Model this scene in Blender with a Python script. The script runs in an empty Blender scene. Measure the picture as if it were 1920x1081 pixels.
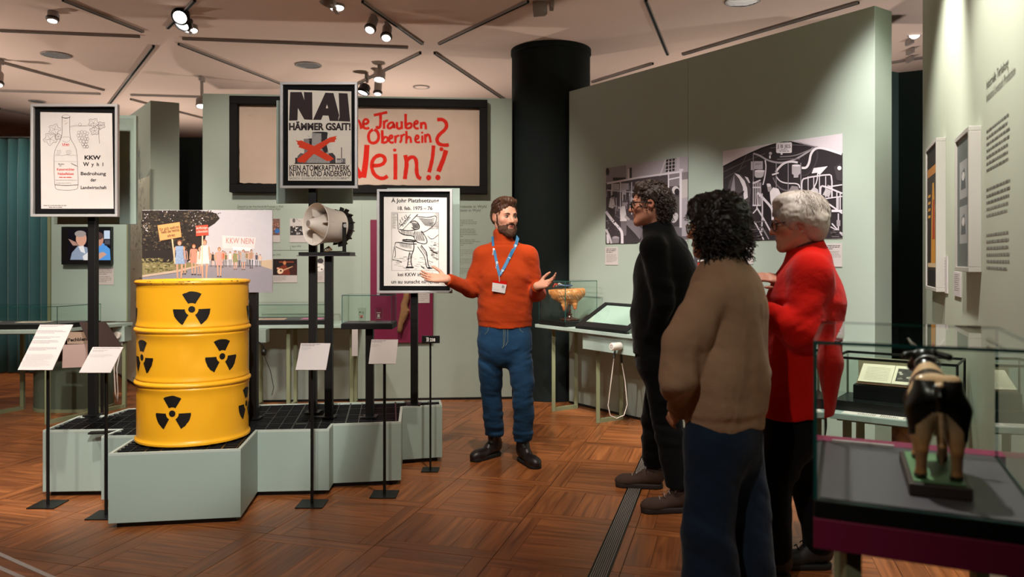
import bpy, math, random
import numpy as np
from mathutils import Vector, Matrix

random.seed(7)
SC = bpy.context.scene
COL = SC.collection

# ------------------------------------------------------------------ camera
F, CX, HY, H = 1450.0, 960.0, 486.0, 1.36      # focal length in pixels, centre column, horizon row, eye height
cam_d = bpy.data.cameras.new('camera')
cam_d.sensor_width = 36.0
cam_d.sensor_fit = 'HORIZONTAL'
cam_d.lens = F / 1920.0 * 36.0
cam_d.shift_y = -(540.5 - HY) / 1920.0
cam_d.clip_start = 0.05
cam_d.dof.use_dof = True
cam_d.dof.focus_distance = 5.0
cam_d.dof.aperture_fstop = 2.2
cam = bpy.data.objects.new('camera', cam_d)
cam.location = (0, 0, H)
cam.rotation_euler = (math.pi / 2, 0, 0)
COL.objects.link(cam)
SC.camera = cam

# ------------------------------------------------------------------ world, exposure
wd = bpy.data.worlds.new('world')
SC.world = wd
wd.use_nodes = True
wd.node_tree.nodes['Background'].inputs[0].default_value = (0.9, 0.8, 0.72, 1)
wd.node_tree.nodes['Background'].inputs[1].default_value = 0.012
vs = SC.view_settings
vs.view_transform = 'Standard'
vs.look = 'None'
vs.exposure = 0.0
vs.gamma = 1.0
vs.use_curve_mapping = False

# ------------------------------------------------------------------ gallery track lights (ceiling spots) and added uplights
WARM = (1.0, 0.89, 0.76)
NEUT = (1.0, 0.95, 0.88)
def spot(loc, aim, power, deg, blend=0.6, col=WARM, size=0.05):
    d = bpy.data.lights.new('spot_light', 'SPOT')
    d.energy = power
    d.spot_size = math.radians(deg)
    d.spot_blend = blend
    d.color = col
    d.shadow_soft_size = size
    o = bpy.data.objects.new('spot_light', d)
    o.location = loc
    o.rotation_euler = (Vector(aim) - Vector(loc)).to_track_quat('-Z', 'Y').to_euler()
    COL.objects.link(o)
    return o
SPOTS = [
    # location             aim                  W    deg  blend colour
    ((-0.45, 0.9, 3.35), (-1.85, 4.3, 0.95),   600,  30, .5, NEUT),   # drum and front plinth
    ((-2.3, 0.6, 3.35), (-2.65, 4.8, 1.9),     150,  22, .6, NEUT),   # bottle poster
    ((-0.2, 1.3, 3.35), (-1.3, 5.0, 1.75),     235,  30, .7, NEUT),   # poster, loudspeaker, march photograph
    ((-1.3, 2.3, 3.35), (0.0, 5.15, 1.35),     290,  26, .6, NEUT),   # speaker
    ((0.35, 2.6, 3.35), (-0.55, 5.2, 1.3),     120,  24, .6, NEUT),   # flag bearer poster
    ((-2.4, 4.9, 3.38), (-2.3, 7.4, 1.5),      250,  70, .9, WARM),   # back wall
    ((-0.9, 4.9, 3.38), (-0.75, 7.5, 1.5),     290,  70, .9, WARM),   # back wall
    ((-0.2, 5.0, 3.38), (0.75, 6.9, 0.95),     300,  26, .5, WARM),   # udder model
    ((0.1, 4.6, 3.38), (1.25, 6.3, .95),       280,  44, .7, NEUT),   # long wall photographs
    ((0.6, 3.4, 3.38), (1.9, 5.4, .95),        280,  44, .7, NEUT),   # long wall photographs
    ((1.3, 2.9, 3.38), (2.1, 3.3, 1.45),       340,  75, .8, NEUT),   # text wall
    ((1.75, 4.1, 3.38), (2.6, 4.6, 1.5),       280,  75, .8, NEUT),   # text wall
    ((-0.9, 1.2, 3.38), (-1.2, 4.9, 2.15),     130,  17, .6, NEUT),   # tallest poster
    ((0.75, 3.0, 3.38), (1.10, 2.0, 0.85),     330,  34, .6, NEUT),   # cow showcase
    ((1.55, 2.2, 3.38), (1.85, 3.6, 0.7),       70,  30, .7, NEUT),
    ((1.75, 1.9, 3.38), (1.15, 3.1, 1.3),       95,  36, .8, WARM),   # visitors from behind
    ((-2.78, 3.72, 3.38), (-2.5, 4.45, 0.3),   70,  50, .5, NEUT),   # plinth from straight above   # book case
    ((-3.6, 5.0, 3.38), (-3.9, 7.2, 1.2),      260,  60, .8, WARM),   # left table
    ((-5.0, 7.0, 3.38), (-5.6, 9.2, 1.4),      250,  60, .8, NEUT),   # curtain
    ((-2.2, 3.2, 3.38), (-2.8, 5.6, 0.0),      260,  60, .8, WARM),   # floor at left
    ((-3.4, 2.6, 3.38), (-3.6, 5.4, 0.0),      220,  60, .8, WARM),   # floor at left
    ((0.0, 3.6, 3.38), (0.0, 5.6, 0.0),        240,  60, .8, WARM),   # floor in the middle
    ((0.5, 4.4, 3.38), (0.65, 6.2, 0.0),       240,  38, .5, WARM),   # floor before the udder table
    ((-0.8, 0.4, 3.38), (-0.4, 3.2, 0.0),      200,  75, .9, WARM),   # floor in front
    # unseen uplights added behind walls and out of view to brighten the ceiling
    ((-1.5, 9.4, 1.7), (-1.5, 8.6, 3.4),       120, 150, .8, WARM),
    ((2.7, 8.6, 1.7), (2.2, 8.0, 3.4),         110, 150, .8, WARM),
    ((-6.8, 7.0, 1.9), (-6.0, 7.4, 3.4),       230, 150, .8, WARM),
    ((-4.9, 10.8, 1.7), (-4.7, 10.4, 3.4),     120, 150, .8, WARM),
    ((4.6, 5.6, 1.7), (4.0, 6.0, 3.4),         90, 150, .8, NEUT),
]
for s_ in SPOTS:
    spot(s_[0], s_[1], s_[2], s_[3], s_[4], s_[5])

# ------------------------------------------------------------------ helpers
def lin(c):
    c = c / 255.0
    return c / 12.92 if c <= 0.04045 else ((c + 0.055) / 1.055) ** 2.4
def rgb(r, g, b):
    return (lin(r), lin(g), lin(b))
def hx(s):
    return rgb(int(s[0:2], 16), int(s[2:4], 16), int(s[4:6], 16))
def W(px, py, D):
    return Vector(((px - CX) / F * D, D, H - (py - HY) / F * D))
def G(px, py, z=0.0):
    D = F * (H - z) / (py - HY)
    return W(px, py, D)

def mat(name, col, rough=0.5, metal=0.0, var=0.06, vscale=6.0, bump=0.0, bscale=200.0, spec=0.5, stretch=None, sheen=0.0, attr=None, emit=0.0, coat=0.0, bump2=0.0, bscale2=20.0):
    m = bpy.data.materials.new(name)
    m.use_nodes = True
    nt = m.node_tree
    b = nt.nodes['Principled BSDF']
    b.inputs['Roughness'].default_value = rough
    b.inputs['Metallic'].default_value = metal
    b.inputs['Specular IOR Level'].default_value = spec
    if sheen:
        b.inputs['Sheen Weight'].default_value = sheen
        b.inputs['Sheen Roughness'].default_value = 0.4
    if coat:
        b.inputs['Coat Weight'].default_value = coat
        b.inputs['Coat Roughness'].default_value = 0.06
    tc = nt.nodes.new('ShaderNodeTexCoord')
    src = tc.outputs['Object']
    if stretch:
        mp = nt.nodes.new('ShaderNodeMapping')
        mp.inputs['Scale'].default_value = stretch
        nt.links.new(src, mp.inputs['Vector'])
        src = mp.outputs['Vector']
    nz = nt.nodes.new('ShaderNodeTexNoise')
    nz.inputs['Scale'].default_value = vscale
    nz.inputs['Detail'].default_value = 4
    nt.links.new(src, nz.inputs['Vector'])
    mr = nt.nodes.new('ShaderNodeMapRange')
    mr.inputs['To Min'].default_value = 1 - var
    mr.inputs['To Max'].default_value = 1 + var
    nt.links.new(nz.outputs['Fac'], mr.inputs['Value'])
    mul = nt.nodes.new('ShaderNodeVectorMath')
    mul.operation = 'SCALE'
    if attr:
        at = nt.nodes.new('ShaderNodeAttribute')
        at.attribute_name = attr
        nt.links.new(at.outputs['Color'], mul.inputs[0])
    else:
        mul.inputs[0].default_value = col
    nt.links.new(mr.outputs['Result'], mul.inputs['Scale'])
    nt.links.new(mul.outputs['Vector'], b.inputs['Base Color'])
    if emit:
        nt.links.new(mul.outputs['Vector'], b.inputs['Emission Color'])
        b.inputs['Emission Strength'].default_value = emit
    if bump:
        n2 = nt.nodes.new('ShaderNodeTexNoise')
        n2.inputs['Scale'].default_value = bscale
        n2.inputs['Detail'].default_value = 3
        nt.links.new(src, n2.inputs['Vector'])
        bp = nt.nodes.new('ShaderNodeBump')
        bp.inputs['Strength'].default_value = bump
        bp.inputs['Distance'].default_value = 0.004
        nt.links.new(n2.outputs['Fac'], bp.inputs['Height'])
        nt.links.new(bp.outputs['Normal'], b.inputs['Normal'])
        if bump2:
            n3 = nt.nodes.new('ShaderNodeTexNoise')
            n3.inputs['Scale'].default_value = bscale2
            n3.inputs['Detail'].default_value = 4
            nt.links.new(src, n3.inputs['Vector'])
            b3 = nt.nodes.new('ShaderNodeBump')
            b3.inputs['Strength'].default_value = bump2
            b3.inputs['Distance'].default_value = 0.02
            nt.links.new(n3.outputs['Fac'], b3.inputs['Height'])
            nt.links.new(b3.outputs['Normal'], bp.inputs['Normal'])
    return m

def glass_mat(name, tint, refl=1.0):
    m = bpy.data.materials.new(name)
    m.use_nodes = True
    nt = m.node_tree
    for n in list(nt.nodes):
        if n.type != 'OUTPUT_MATERIAL':
            nt.nodes.remove(n)
    out = [n for n in nt.nodes if n.type == 'OUTPUT_MATERIAL'][0]
    tr = nt.nodes.new('ShaderNodeBsdfTransparent')
    tr.inputs[0].default_value = (*tint, 1)
    gl = nt.nodes.new('ShaderNodeBsdfGlossy')
    gl.inputs['Roughness'].default_value = 0.0
    gl.inputs[0].default_value = (refl, refl, refl, 1)
    fr = nt.nodes.new('ShaderNodeFresnel')
    fr.inputs['IOR'].default_value = 1.4
    mx = nt.nodes.new('ShaderNodeMixShader')
    ge = nt.nodes.new('ShaderNodeNewGeometry')
    om = nt.nodes.new('ShaderNodeMath'); om.operation = 'SUBTRACT'; om.inputs[0].default_value = 1.0
    nt.links.new(ge.outputs['Backfacing'], om.inputs[1])
    ml_ = nt.nodes.new('ShaderNodeMath'); ml_.operation = 'MULTIPLY'
    nt.links.new(fr.outputs[0], ml_.inputs[0]); nt.links.new(om.outputs[0], ml_.inputs[1])
    nt.links.new(ml_.outputs[0], mx.inputs[0])
    nt.links.new(tr.outputs[0], mx.inputs[1])
    nt.links.new(gl.outputs[0], mx.inputs[2])
    nt.links.new(mx.outputs[0], out.inputs[0])
    return m

M = {}
M['sage'] = mat('sage_paint', rgb(160, 172, 162), 0.75, var=0.03, vscale=3, bump=0.05, bscale=300, spec=0.25)
M['laminate'] = mat('sage_laminate', rgb(160, 178, 170), 0.45, var=0.025, vscale=4, bump=0.03, bscale=500, spec=0.35)
M['edge'] = mat('laminate_edge', rgb(186, 198, 190), 0.5, var=0.02)
M['olive'] = mat('olive_metal', rgb(128, 134, 104), 0.45, var=0.04, spec=0.4)
M['dgreen'] = mat('dark_green_paint', rgb(42, 60, 58), 0.8, var=0.06, vscale=2, spec=0.2)
M['vdark'] = mat('near_black_paint', rgb(23, 31, 31), 0.8, var=0.08, vscale=2, spec=0.2)
M['ceil'] = mat('ceiling_plaster', rgb(222, 196, 184), 0.9, var=0.03, vscale=1.5, spec=0.1)
M['warmwall'] = mat('warm_wall', rgb(176, 140, 118), 0.85, var=0.05, vscale=1)
M['black'] = mat('black_metal', rgb(16, 16, 17), 0.42, var=0.1, spec=0.4)
M['blackmat'] = mat('black_board', rgb(19, 18, 20), 0.55, var=0.1, vscale=20, spec=0.3)
M['slate'] = mat('slate_deck', rgb(78, 72, 78), 0.42, var=0.05, vscale=30, spec=0.4)
M['alu'] = mat('silver_frame', rgb(196, 194, 196), 0.38, metal=0.35, var=0.03)
M['maroon'] = mat('maroon_board', rgb(112, 22, 58), 0.55, var=0.05, spec=0.35)
M['white'] = mat('white_card', rgb(190, 182, 181), 0.6, var=0.02)
M['whiteplastic'] = mat('white_plastic', rgb(214, 208, 200), 0.4, var=0.03)
M['greylamp'] = mat('grey_lamp_body', rgb(150, 140, 136), 0.45, var=0.04)
M['curtain'] = mat('teal_curtain', rgb(52, 88, 90), 0.85, var=0.12, vscale=12, stretch=(1, 1, .1), sheen=0.3, spec=0.15)
M['yellow'] = mat('yellow_enamel', rgb(255, 184, 36), 0.36, var=0.05, vscale=5, bump=0.04, bscale=40, spec=0.45)
M['ink'] = mat('black_paint', rgb(26, 22, 20), 0.5, var=0.2, vscale=60, spec=0.35)
M['rust'] = mat('chipped_rim', rgb(120, 74, 38), 0.7, var=0.4, vscale=80)
M['frameblack'] = mat('satin_black_wood', rgb(13, 12, 14), 0.7, var=0.1, spec=0.15)
M['art'] = mat('printed_sheet', (1, 1, 1), 0.55, var=0.05, vscale=40, attr='col', spec=0.3)
M['paper'] = mat('crinkled_sheet', (1, 1, 1), 0.7, var=0.03, vscale=30, attr='col', spec=0.15, bump=0.35, bscale=14)
M['cloth'] = mat('banner_cloth', (1, 1, 1), 0.85, var=0.08, vscale=9, attr='col', spec=0.1, bump=0.5, bscale=10)
M['screen'] = mat('lit_screen', (1, 1, 1), 0.3, var=0.05, vscale=40, attr='col', emit=0.55)
M['glass'] = glass_mat('showcase_glass', (0.955, 0.985, 0.97), 0.9)
M['framing'] = glass_mat('picture_glass', (0.985, 0.985, 0.985), 0.55)
M['glassedge'] = mat('glass_edge', rgb(30, 78, 74), 0.15, var=0.03)
M['tumbler'] = glass_mat('tumbler_glass', (0.95, 0.96, 0.95), 1.0)
M['lens'] = mat('lamp_lens', (1, 0.97, 0.92), 0.3, var=0.0, emit=9.0)
M['chrome'] = mat('reflector', rgb(190, 180, 172), 0.18, metal=1.0, var=0.05)
M['horn'] = mat('horn_enamel', rgb(214, 204, 194), 0.42, var=0.05, vscale=8, spec=0.4)
M['bark'] = mat('vine_bark', rgb(132, 96, 62), 0.9, var=0.4, vscale=30, bump=0.9, bscale=45)
M['skincol'] = mat('skin', (1, 1, 1), 0.5, var=0.06, vscale=40, attr='col', spec=0.35)
M['skincol'].node_tree.nodes['Principled BSDF'].inputs['Subsurface Weight'].default_value = 0.12
M['skincol'].node_tree.nodes['Principled BSDF'].inputs['Subsurface Radius'].default_value = (0.012, 0.005, 0.003)
M['vcol'] = mat('painted_model', (1, 1, 1), 0.28, var=0.06, vscale=30, attr='col', spec=0.5)

INV = {}
def tag(o, label=None, cat=None, group=None, kind=None):
    if label: o['label'] = label
    if cat: o['category'] = cat
    if group: o['group'] = group
    if kind: o['kind'] = kind
    return o
def thing(name, label, cat, loc, group=None, kind=None):
    o = bpy.data.objects.new(name, None)
    o.empty_display_size = 0.1
    o.location = loc
    COL.objects.link(o)
    INV[o.name] = Vector(loc)
    return tag(o, label, cat, group, kind)

def link_mesh(name, me, V, parent):
    """mesh whose vertices were given in world coordinates: shift to the parent's origin or to its own base"""
    if parent is not None:
        off = INV[parent.name]
    else:
        mn, mx = V.min(0), V.max(0)
        off = Vector(((mn[0] + mx[0]) / 2, (mn[1] + mx[1]) / 2, mn[2]))
    o = bpy.data.objects.new(name, me)
    COL.objects.link(o)
    if parent is not None:
        o.parent = parent
    else:
        o.location = off
    INV[o.name] = Vector(off)
    return o, off

class MB:
    def __init__(s):
        s.v, s.f, s.c, s.m = [], [], [], []
        s.col = None
        s.mi = 0
    def add(s, vs, fs, col=None, mi=None):
        n = len(s.v)
        s.v += [tuple(p) for p in vs]
        s.f += [tuple(i + n for i in f) for f in fs]
        c = col if col is not None else s.col
        s.c += [c] * len(fs)
        s.m += [s.mi if mi is None else mi] * len(fs)
        return s
    def box(s, x0, x1, y0, y1, z0, z1, **k):
        vs = [(x0, y0, z0), (x1, y0, z0), (x1, y1, z0), (x0, y1, z0), (x0, y0, z1), (x1, y0, z1), (x1, y1, z1), (x0, y1, z1)]
        return s.add(vs, [(0, 3, 2, 1), (4, 5, 6, 7), (0, 1, 5, 4), (1, 2, 6, 5), (2, 3, 7, 6), (3, 0, 4, 7)], **k)
    def slab(s, pl, u0, u1, v0, v1, n0, n1, **k):
        vs = [pl.pt(u, v, n) for n in (n0, n1) for (u, v) in ((u0, v0), (u1, v0), (u1, v1), (u0, v1))]
        return s.add(vs, [(0, 3, 2, 1), (4, 5, 6, 7), (0, 1, 5, 4), (1, 2, 6, 5), (2, 3, 7, 6), (3, 0, 4, 7)], **k)
    def prism(s, pts, z0, z1, **k):
        n = len(pts)
        vs = [(p[0], p[1], z0) for p in pts] + [(p[0], p[1], z1) for p in pts]
        fs = [tuple(range(n - 1, -1, -1)), tuple(range(n, 2 * n))]
        fs += [(i, (i + 1) % n, (i + 1) % n + n, i + n) for i in range(n)]
        return s.add(vs, fs, **k)
    def beam(s, a, b, w, h, up=(0, 0, 1), **k):
        """rectangular bar from a to b, w across, h along up"""
        a, b, up = Vector(a), Vector(b), Vector(up)
        d = (b - a).normalized()
        x = d.cross(up)
        if x.length < 1e-5:
            x = d.cross(Vector((0, 1, 0)))
        x.normalize()
        y = x.cross(d).normalized()
        vs = []
        for p in (a, b):
            for (i, j) in ((-1, -1), (1, -1), (1, 1), (-1, 1)):
                vs.append(p + x * (i * w / 2) + y * (j * h / 2))
        return s.add(vs, [(0, 3, 2, 1), (4, 5, 6, 7), (0, 1, 5, 4), (1, 2, 6, 5), (2, 3, 7, 6), (3, 0, 4, 7)], **k)
    def tube(s, pts, r, n=8, closed=False, cap=True, **k):
        pts = [Vector(p) for p in pts]
        m = len(pts)
        rs = r if isinstance(r, (list, tuple)) else [r] * m
        vs, fs = [], []
        prev = None
        for i, p in enumerate(pts):
            if closed:
                t = (pts[(i + 1) % m] - pts[i - 1]).normalized()
            else:
                t = (pts[min(i + 1, m - 1)] - pts[max(i - 1, 0)]).normalized()
            if prev is None:
                x = t.orthogonal().normalized()
            else:
                x = (prev - t * prev.dot(t))
                x = x.normalized() if x.length > 1e-6 else t.orthogonal().normalized()
            prev = x
            y = t.cross(x)
            for j in range(n):
                a = 2 * math.pi * j / n
                vs.append(p + (x * math.cos(a) + y * math.sin(a)) * rs[i])
        for i in range(m if closed else m - 1):
            i2 = (i + 1) % m
            for j in range(n):
                j2 = (j + 1) % n
                fs.append((i * n + j, i * n + j2, i2 * n + j2, i2 * n + j))
        if cap and not closed:
            fs.append(tuple(range(n - 1, -1, -1)))
            fs.append(tuple((m - 1) * n + j for j in range(n)))
        return s.add(vs, fs, **k)
    def cyl(s, a, b, r0, r1=None, n=20, **k):
        return s.tube([a, b], [r0, r0 if r1 is None else r1], n, **k)
    def lathe(s, o, ax, prof, n=32, ref=None, cap=False, **k):
        """profile [(radius, distance along ax)] turned about ax through o"""
        o, ax = Vector(o), Vector(ax).normalized()
        x = Vector(ref) if ref else ax.orthogonal()
        x = (x - ax * x.dot(ax)).normalized()
        y = ax.cross(x)
        vs, fs = [], []
        for (r, t) in prof:
            for j in range(n):
                a = 2 * math.pi * j / n
                vs.append(o + ax * t + (x * math.cos(a) + y * math.sin(a)) * r)
        for i in range(len(prof) - 1):
            for j in range(n):
                j2 = (j + 1) % n
                fs.append((i * n + j, i * n + j2, (i + 1) * n + j2, (i + 1) * n + j))
        if cap:
            fs.append(tuple(range(n - 1, -1, -1)))
            fs.append(tuple((len(prof) - 1) * n + j for j in range(n)))
        return s.add(vs, fs, **k)
    def ell(s, c, r, R=None, n=14, m=9, **k):
        c = Vector(c)
        R = R or (Vector((1, 0, 0)), Vector((0, 1, 0)), Vector((0, 0, 1)))
        vs, fs = [], []
        for i in range(m + 1):
            th = math.pi * i / m
            for j in range(n):
                a = 2 * math.pi * j / n
                vs.append(c + R[0] * (r[0] * math.sin(th) * math.cos(a)) + R[1] * (r[1] * math.sin(th) * math.sin(a)) + R[2] * (-r[2] * math.cos(th)))
        for i in range(m):
            for j in range(n):
                j2 = (j + 1) % n
                fs.append((i * n + j, i * n + j2, (i + 1) * n + j2, (i + 1) * n + j))
        return s.add(vs, fs, **k)
    def build(s, name, m, parent=None, smooth=False, bevel=0.0, seg=2, weld=False):
        V = np.array(s.v, dtype=float)
        me = bpy.data.meshes.new(name)
        o, off = link_mesh(name, me, V, parent)
        me.from_pydata([tuple(p) for p in (V - np.array(off))], [], s.f)
        ms = m if isinstance(m, (list, tuple)) else [m]
        for q in ms:
            me.materials.append(q)
        if len(ms) > 1:
            me.polygons.foreach_set('material_index', s.m)
        if any(c is not None for c in s.c):
            at = me.attributes.new('col', 'FLOAT_COLOR', 'FACE')
            buf = []
            for c in s.c:
                c = c or (1, 1, 1)
                buf += [c[0], c[1], c[2], 1.0]
            at.data.foreach_set('color', buf)
        if smooth:
            me.polygons.foreach_set('use_smooth', [True] * len(me.polygons))
            if smooth == 'auto':
                try:
                    me.set_sharp_from_angle(angle=math.radians(40))
                except Exception:
                    pass
        me.update()
        if bevel:
            b = o.modifiers.new('bevel', 'BEVEL')
            b.width = bevel
            b.segments = seg
            b.limit_method = 'ANGLE'
        return o

class Plane:
    def __init__(s, O, U, V=(0, 0, 1)):
        s.O, s.U, s.V = Vector(O), Vector(U).normalized(), Vector(V).normalized()
        s.N = s.U.cross(s.V).normalized()
    def pt(s, u, v, n=0.0):
        return s.O + s.U * u + s.V * v + s.N * n
    def off(s, n):
        return Plane(s.O + s.N * n, s.U, s.V)
    def uv(s, px, py):
        C = Vector((0, 0, H))
        d = Vector(((px - CX) / F, 1, -(py - HY) / F))
        t = (s.O - C).dot(s.N) / d.dot(s.N)
        p = C + d * t - s.O
        return p.dot(s.U), p.dot(s.V)
    def at(s, px, py, n=0.0):
        u, v = s.uv(px, py)
        return s.pt(u, v, n)

GLY = {}
def glyphs(txt, bold=0.0):
    k = (txt, bold)
    if k not in GLY:
        cu = bpy.data.curves.new('t', 'FONT')
        cu.body = txt
        cu.size = 1.0
        cu.offset = bold
        cu.resolution_u = 3
        ob = bpy.data.objects.new('t', cu)
        me = ob.to_mesh()
        vs = [(v.co.x, v.co.y) for v in me.vertices]
        fs = [tuple(p.vertices) for p in me.polygons]
        ob.to_mesh_clear()
        bpy.data.objects.remove(ob)
        bpy.data.curves.remove(cu)
        GLY[k] = (vs, fs)
    return GLY[k]

class Art:
    """flat printed artwork on a plane: shapes are given in picture units and laid on the sheet"""
    STEP = 0.0002
    def __init__(s, pl, n0=0.0, T=(0, 0, 1)):
        s.pl, s.n0, s.T = pl, n0, T
        s.mb = MB()
        s.boxes = []
    def _put(s, pts, fs, col):
        x0, y0, k = s.T
        pp = [(x0 + p[0] / k, y0 + p[1] / k) for p in pts]
        xs, ys = [p[0] for p in pp], [p[1] for p in pp]
        bb = (min(xs), min(ys), max(xs), max(ys))
        L = 0
        for (b, l) in s.boxes:
            if b[0] < bb[2] and b[2] > bb[0] and b[1] < bb[3] and b[3] > bb[1]:
                L = max(L, l + 1)
        s.boxes.append((bb, L))
        vs = []
        for p in pp:
            u, v = s.pl.uv(*p)
            vs.append(s.pl.pt(u, v, s.n0 + L * s.STEP))
        s.mb.add(vs, fs, col=col)
    def poly(s, pts, col):
        a = sum(pts[i][0] * pts[(i + 1) % len(pts)][1] - pts[(i + 1) % len(pts)][0] * pts[i][1] for i in range(len(pts)))
        if a > 0:
            pts = pts[::-1]
        s._put(pts, [tuple(range(len(pts)))], hx(col) if isinstance(col, str) else col)
    def rect(s, x0, y0, x1, y1, col):
        s.poly([(x0, y0), (x1, y0), (x1, y1), (x0, y1)], col)
    def ell(s, cx, cy, rx, ry, col, n=18, rot=0.0):
        c, q = math.cos(rot), math.sin(rot)
        s.poly([(cx + rx * math.cos(t) * c - ry * math.sin(t) * q, cy + rx * math.cos(t) * q + ry * math.sin(t) * c) for t in [2 * math.pi * i / n for i in range(n)]], col)
    def stroke(s, pts, w, col, closed=False, jit=0.0, smooth=0):
        for _ in range(smooth):
            q = []
            m = len(pts)
            if not closed: q.append(pts[0])
            for i in range(m if closed else m - 1):
                a, b = pts[i], pts[(i + 1) % m]
                q.append((a[0] * .75 + b[0] * .25, a[1] * .75 + b[1] * .25))
                q.append((a[0] * .25 + b[0] * .75, a[1] * .25 + b[1] * .75))
            if not closed: q.append(pts[-1])
            pts = q
        m = len(pts)
        Lp, Rp = [], []
        for i in range(m):
            if closed:
                a, b = pts[i - 1], pts[(i + 1) % m]
            else:
                a, b = pts[max(i - 1, 0)], pts[min(i + 1, m - 1)]
            dx, dy = b[0] - a[0], b[1] - a[1]
            l = math.hypot(dx, dy) or 1
            ww = w * (1 + jit * random.uniform(-1, 1)) / 2
            Lp.append((pts[i][0] - dy / l * ww, pts[i][1] + dx / l * ww))
            Rp.append((pts[i][0] + dy / l * ww, pts[i][1] - dx / l * ww))
        vs = Lp + Rp
        fs = [(i, (i + 1) % m, m + (i + 1) % m, m + i) for i in range(m if closed else m - 1)]
        s._put(vs, fs, hx(col) if isinstance(col, str) else col)
    def text(s, t, x, y, h, col, bold=0.0, fit=None, shear=0.0, rot=0.0, align='l'):
        """baseline start (x, y), letter size h, optional total width fit"""
        vs, fs = glyphs(t, bold)
        if not vs: return
        xs = [v[0] for v in vs]
        x0, x1 = min(xs), max(xs)
        sx = h if fit is None else fit / max(x1 - x0, 1e-6)
        wd_ = (x1 - x0) * sx
        ox = {'l': 0, 'c': -wd_ / 2, 'r': -wd_}[align]
        c, q = math.cos(rot), math.sin(rot)
        out = []
        for v in vs:
            a = (v[0] - x0) * sx + v[1] * h * shear + ox
            b = -v[1] * h
            out.append((x + a * c - b * q, y + a * q + b * c))
        s._put(out, fs, hx(col) if isinstance(col, str) else col)
    def para(s, x0, y0, x1, lines, step, th, col, last=0.6, slope=0.0):
        """fine print too small to read: broken rules of ink"""
        vs, fs = [], []
        for i in range(lines):
            xe = x0 + (x1 - x0) * (random.uniform(.82, 1.0) if i < lines - 1 else last)
            x = x0
            while x < xe:
                wl = random.uniform(1.2, 4.5) * th * 1.6
                e = min(x + wl, xe)
                n = len(vs)
                yy = y0 + i * step
                vs += [(x, yy + slope * (x - x0)), (e, yy + slope * (e - x0)), (e, yy + th + slope * (e - x0)), (x, yy + th + slope * (x - x0))]
                fs.append((n + 3, n + 2, n + 1, n))
                x = e + th * 0.8
        if vs:
            s._put(vs, fs, hx(col) if isinstance(col, str) else col)
    def build(s, name, m, parent=None):
        return s.mb.build(name, m, parent)
# ------------------------------------------------------------------ room shell
CEIL = 3.45
def struct(o, label=None, cat=None):
    o['kind'] = 'structure'
    if label: o['label'] = label
    if cat: o['category'] = cat
    return o

# floor: parquet squares of planks
S_ = 0.585
AX = Vector((410 / F, 1, 0)).normalized()
BX = Vector((AX.y, -AX.x, 0))
FO = G(702, 1022)
floor = struct(MB().box(-9.5, 7.5, -4, 14.5, -0.2, -0.004).build('floor', mat('parquet_bed', rgb(58, 34, 20), 0.6, var=0.2)),
               'brown parquet floor laid in squares of oak planks', 'floor')
mp_ = bpy.data.materials.new('oak_parquet')
mp_.use_nodes = True
nt = mp_.node_tree
b_ = nt.nodes['Principled BSDF']
uvn = nt.nodes.new('ShaderNodeUVMap'); uvn.uv_map = 'grain'
mpp = nt.nodes.new('ShaderNodeMapping'); mpp.inputs['Scale'].default_value = (2.2, 34, 1)
nt.links.new(uvn.outputs[0], mpp.inputs[0])
nz = nt.nodes.new('ShaderNodeTexNoise'); nz.inputs['Scale'].default_value = 1.0; nz.inputs['Detail'].default_value = 6; nz.inputs['Distortion'].default_value = 0.6
nt.links.new(mpp.outputs[0], nz.inputs['Vector'])
cr = nt.nodes.new('ShaderNodeValToRGB')
cr.color_ramp.elements[0].position = 0.3; cr.color_ramp.elements[0].color = (*rgb(112, 62, 31), 1)
cr.color_ramp.elements[1].position = 0.72; cr.color_ramp.elements[1].color = (*rgb(172, 106, 59), 1)
nt.links.new(nz.outputs['Fac'], cr.inputs[0])
att = nt.nodes.new('ShaderNodeAttribute'); att.attribute_name = 'tone'
vm = nt.nodes.new('ShaderNodeVectorMath'); vm.operation = 'SCALE'
nt.links.new(cr.outputs[0], vm.inputs[0]); nt.links.new(att.outputs['Fac'], vm.inputs['Scale'])
nt.links.new(vm.outputs[0], b_.inputs['Base Color'])
nr = nt.nodes.new('ShaderNodeMapRange'); nr.inputs['To Min'].default_value = 0.26; nr.inputs['To Max'].default_value = 0.42
nt.links.new(nz.outputs['Fac'], nr.inputs['Value']); nt.links.new(nr.outputs[0], b_.inputs['Roughness'])
b_.inputs['Specular IOR Level'].default_value = 0.5
bp_ = nt.nodes.new('ShaderNodeBump'); bp_.inputs['Strength'].default_value = 0.12; bp_.inputs['Distance'].default_value = 0.002
nt.links.new(nz.outputs['Fac'], bp_.inputs['Height']); nt.links.new(bp_.outputs[0], b_.inputs['Normal'])
M['oak'] = mp_

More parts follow.
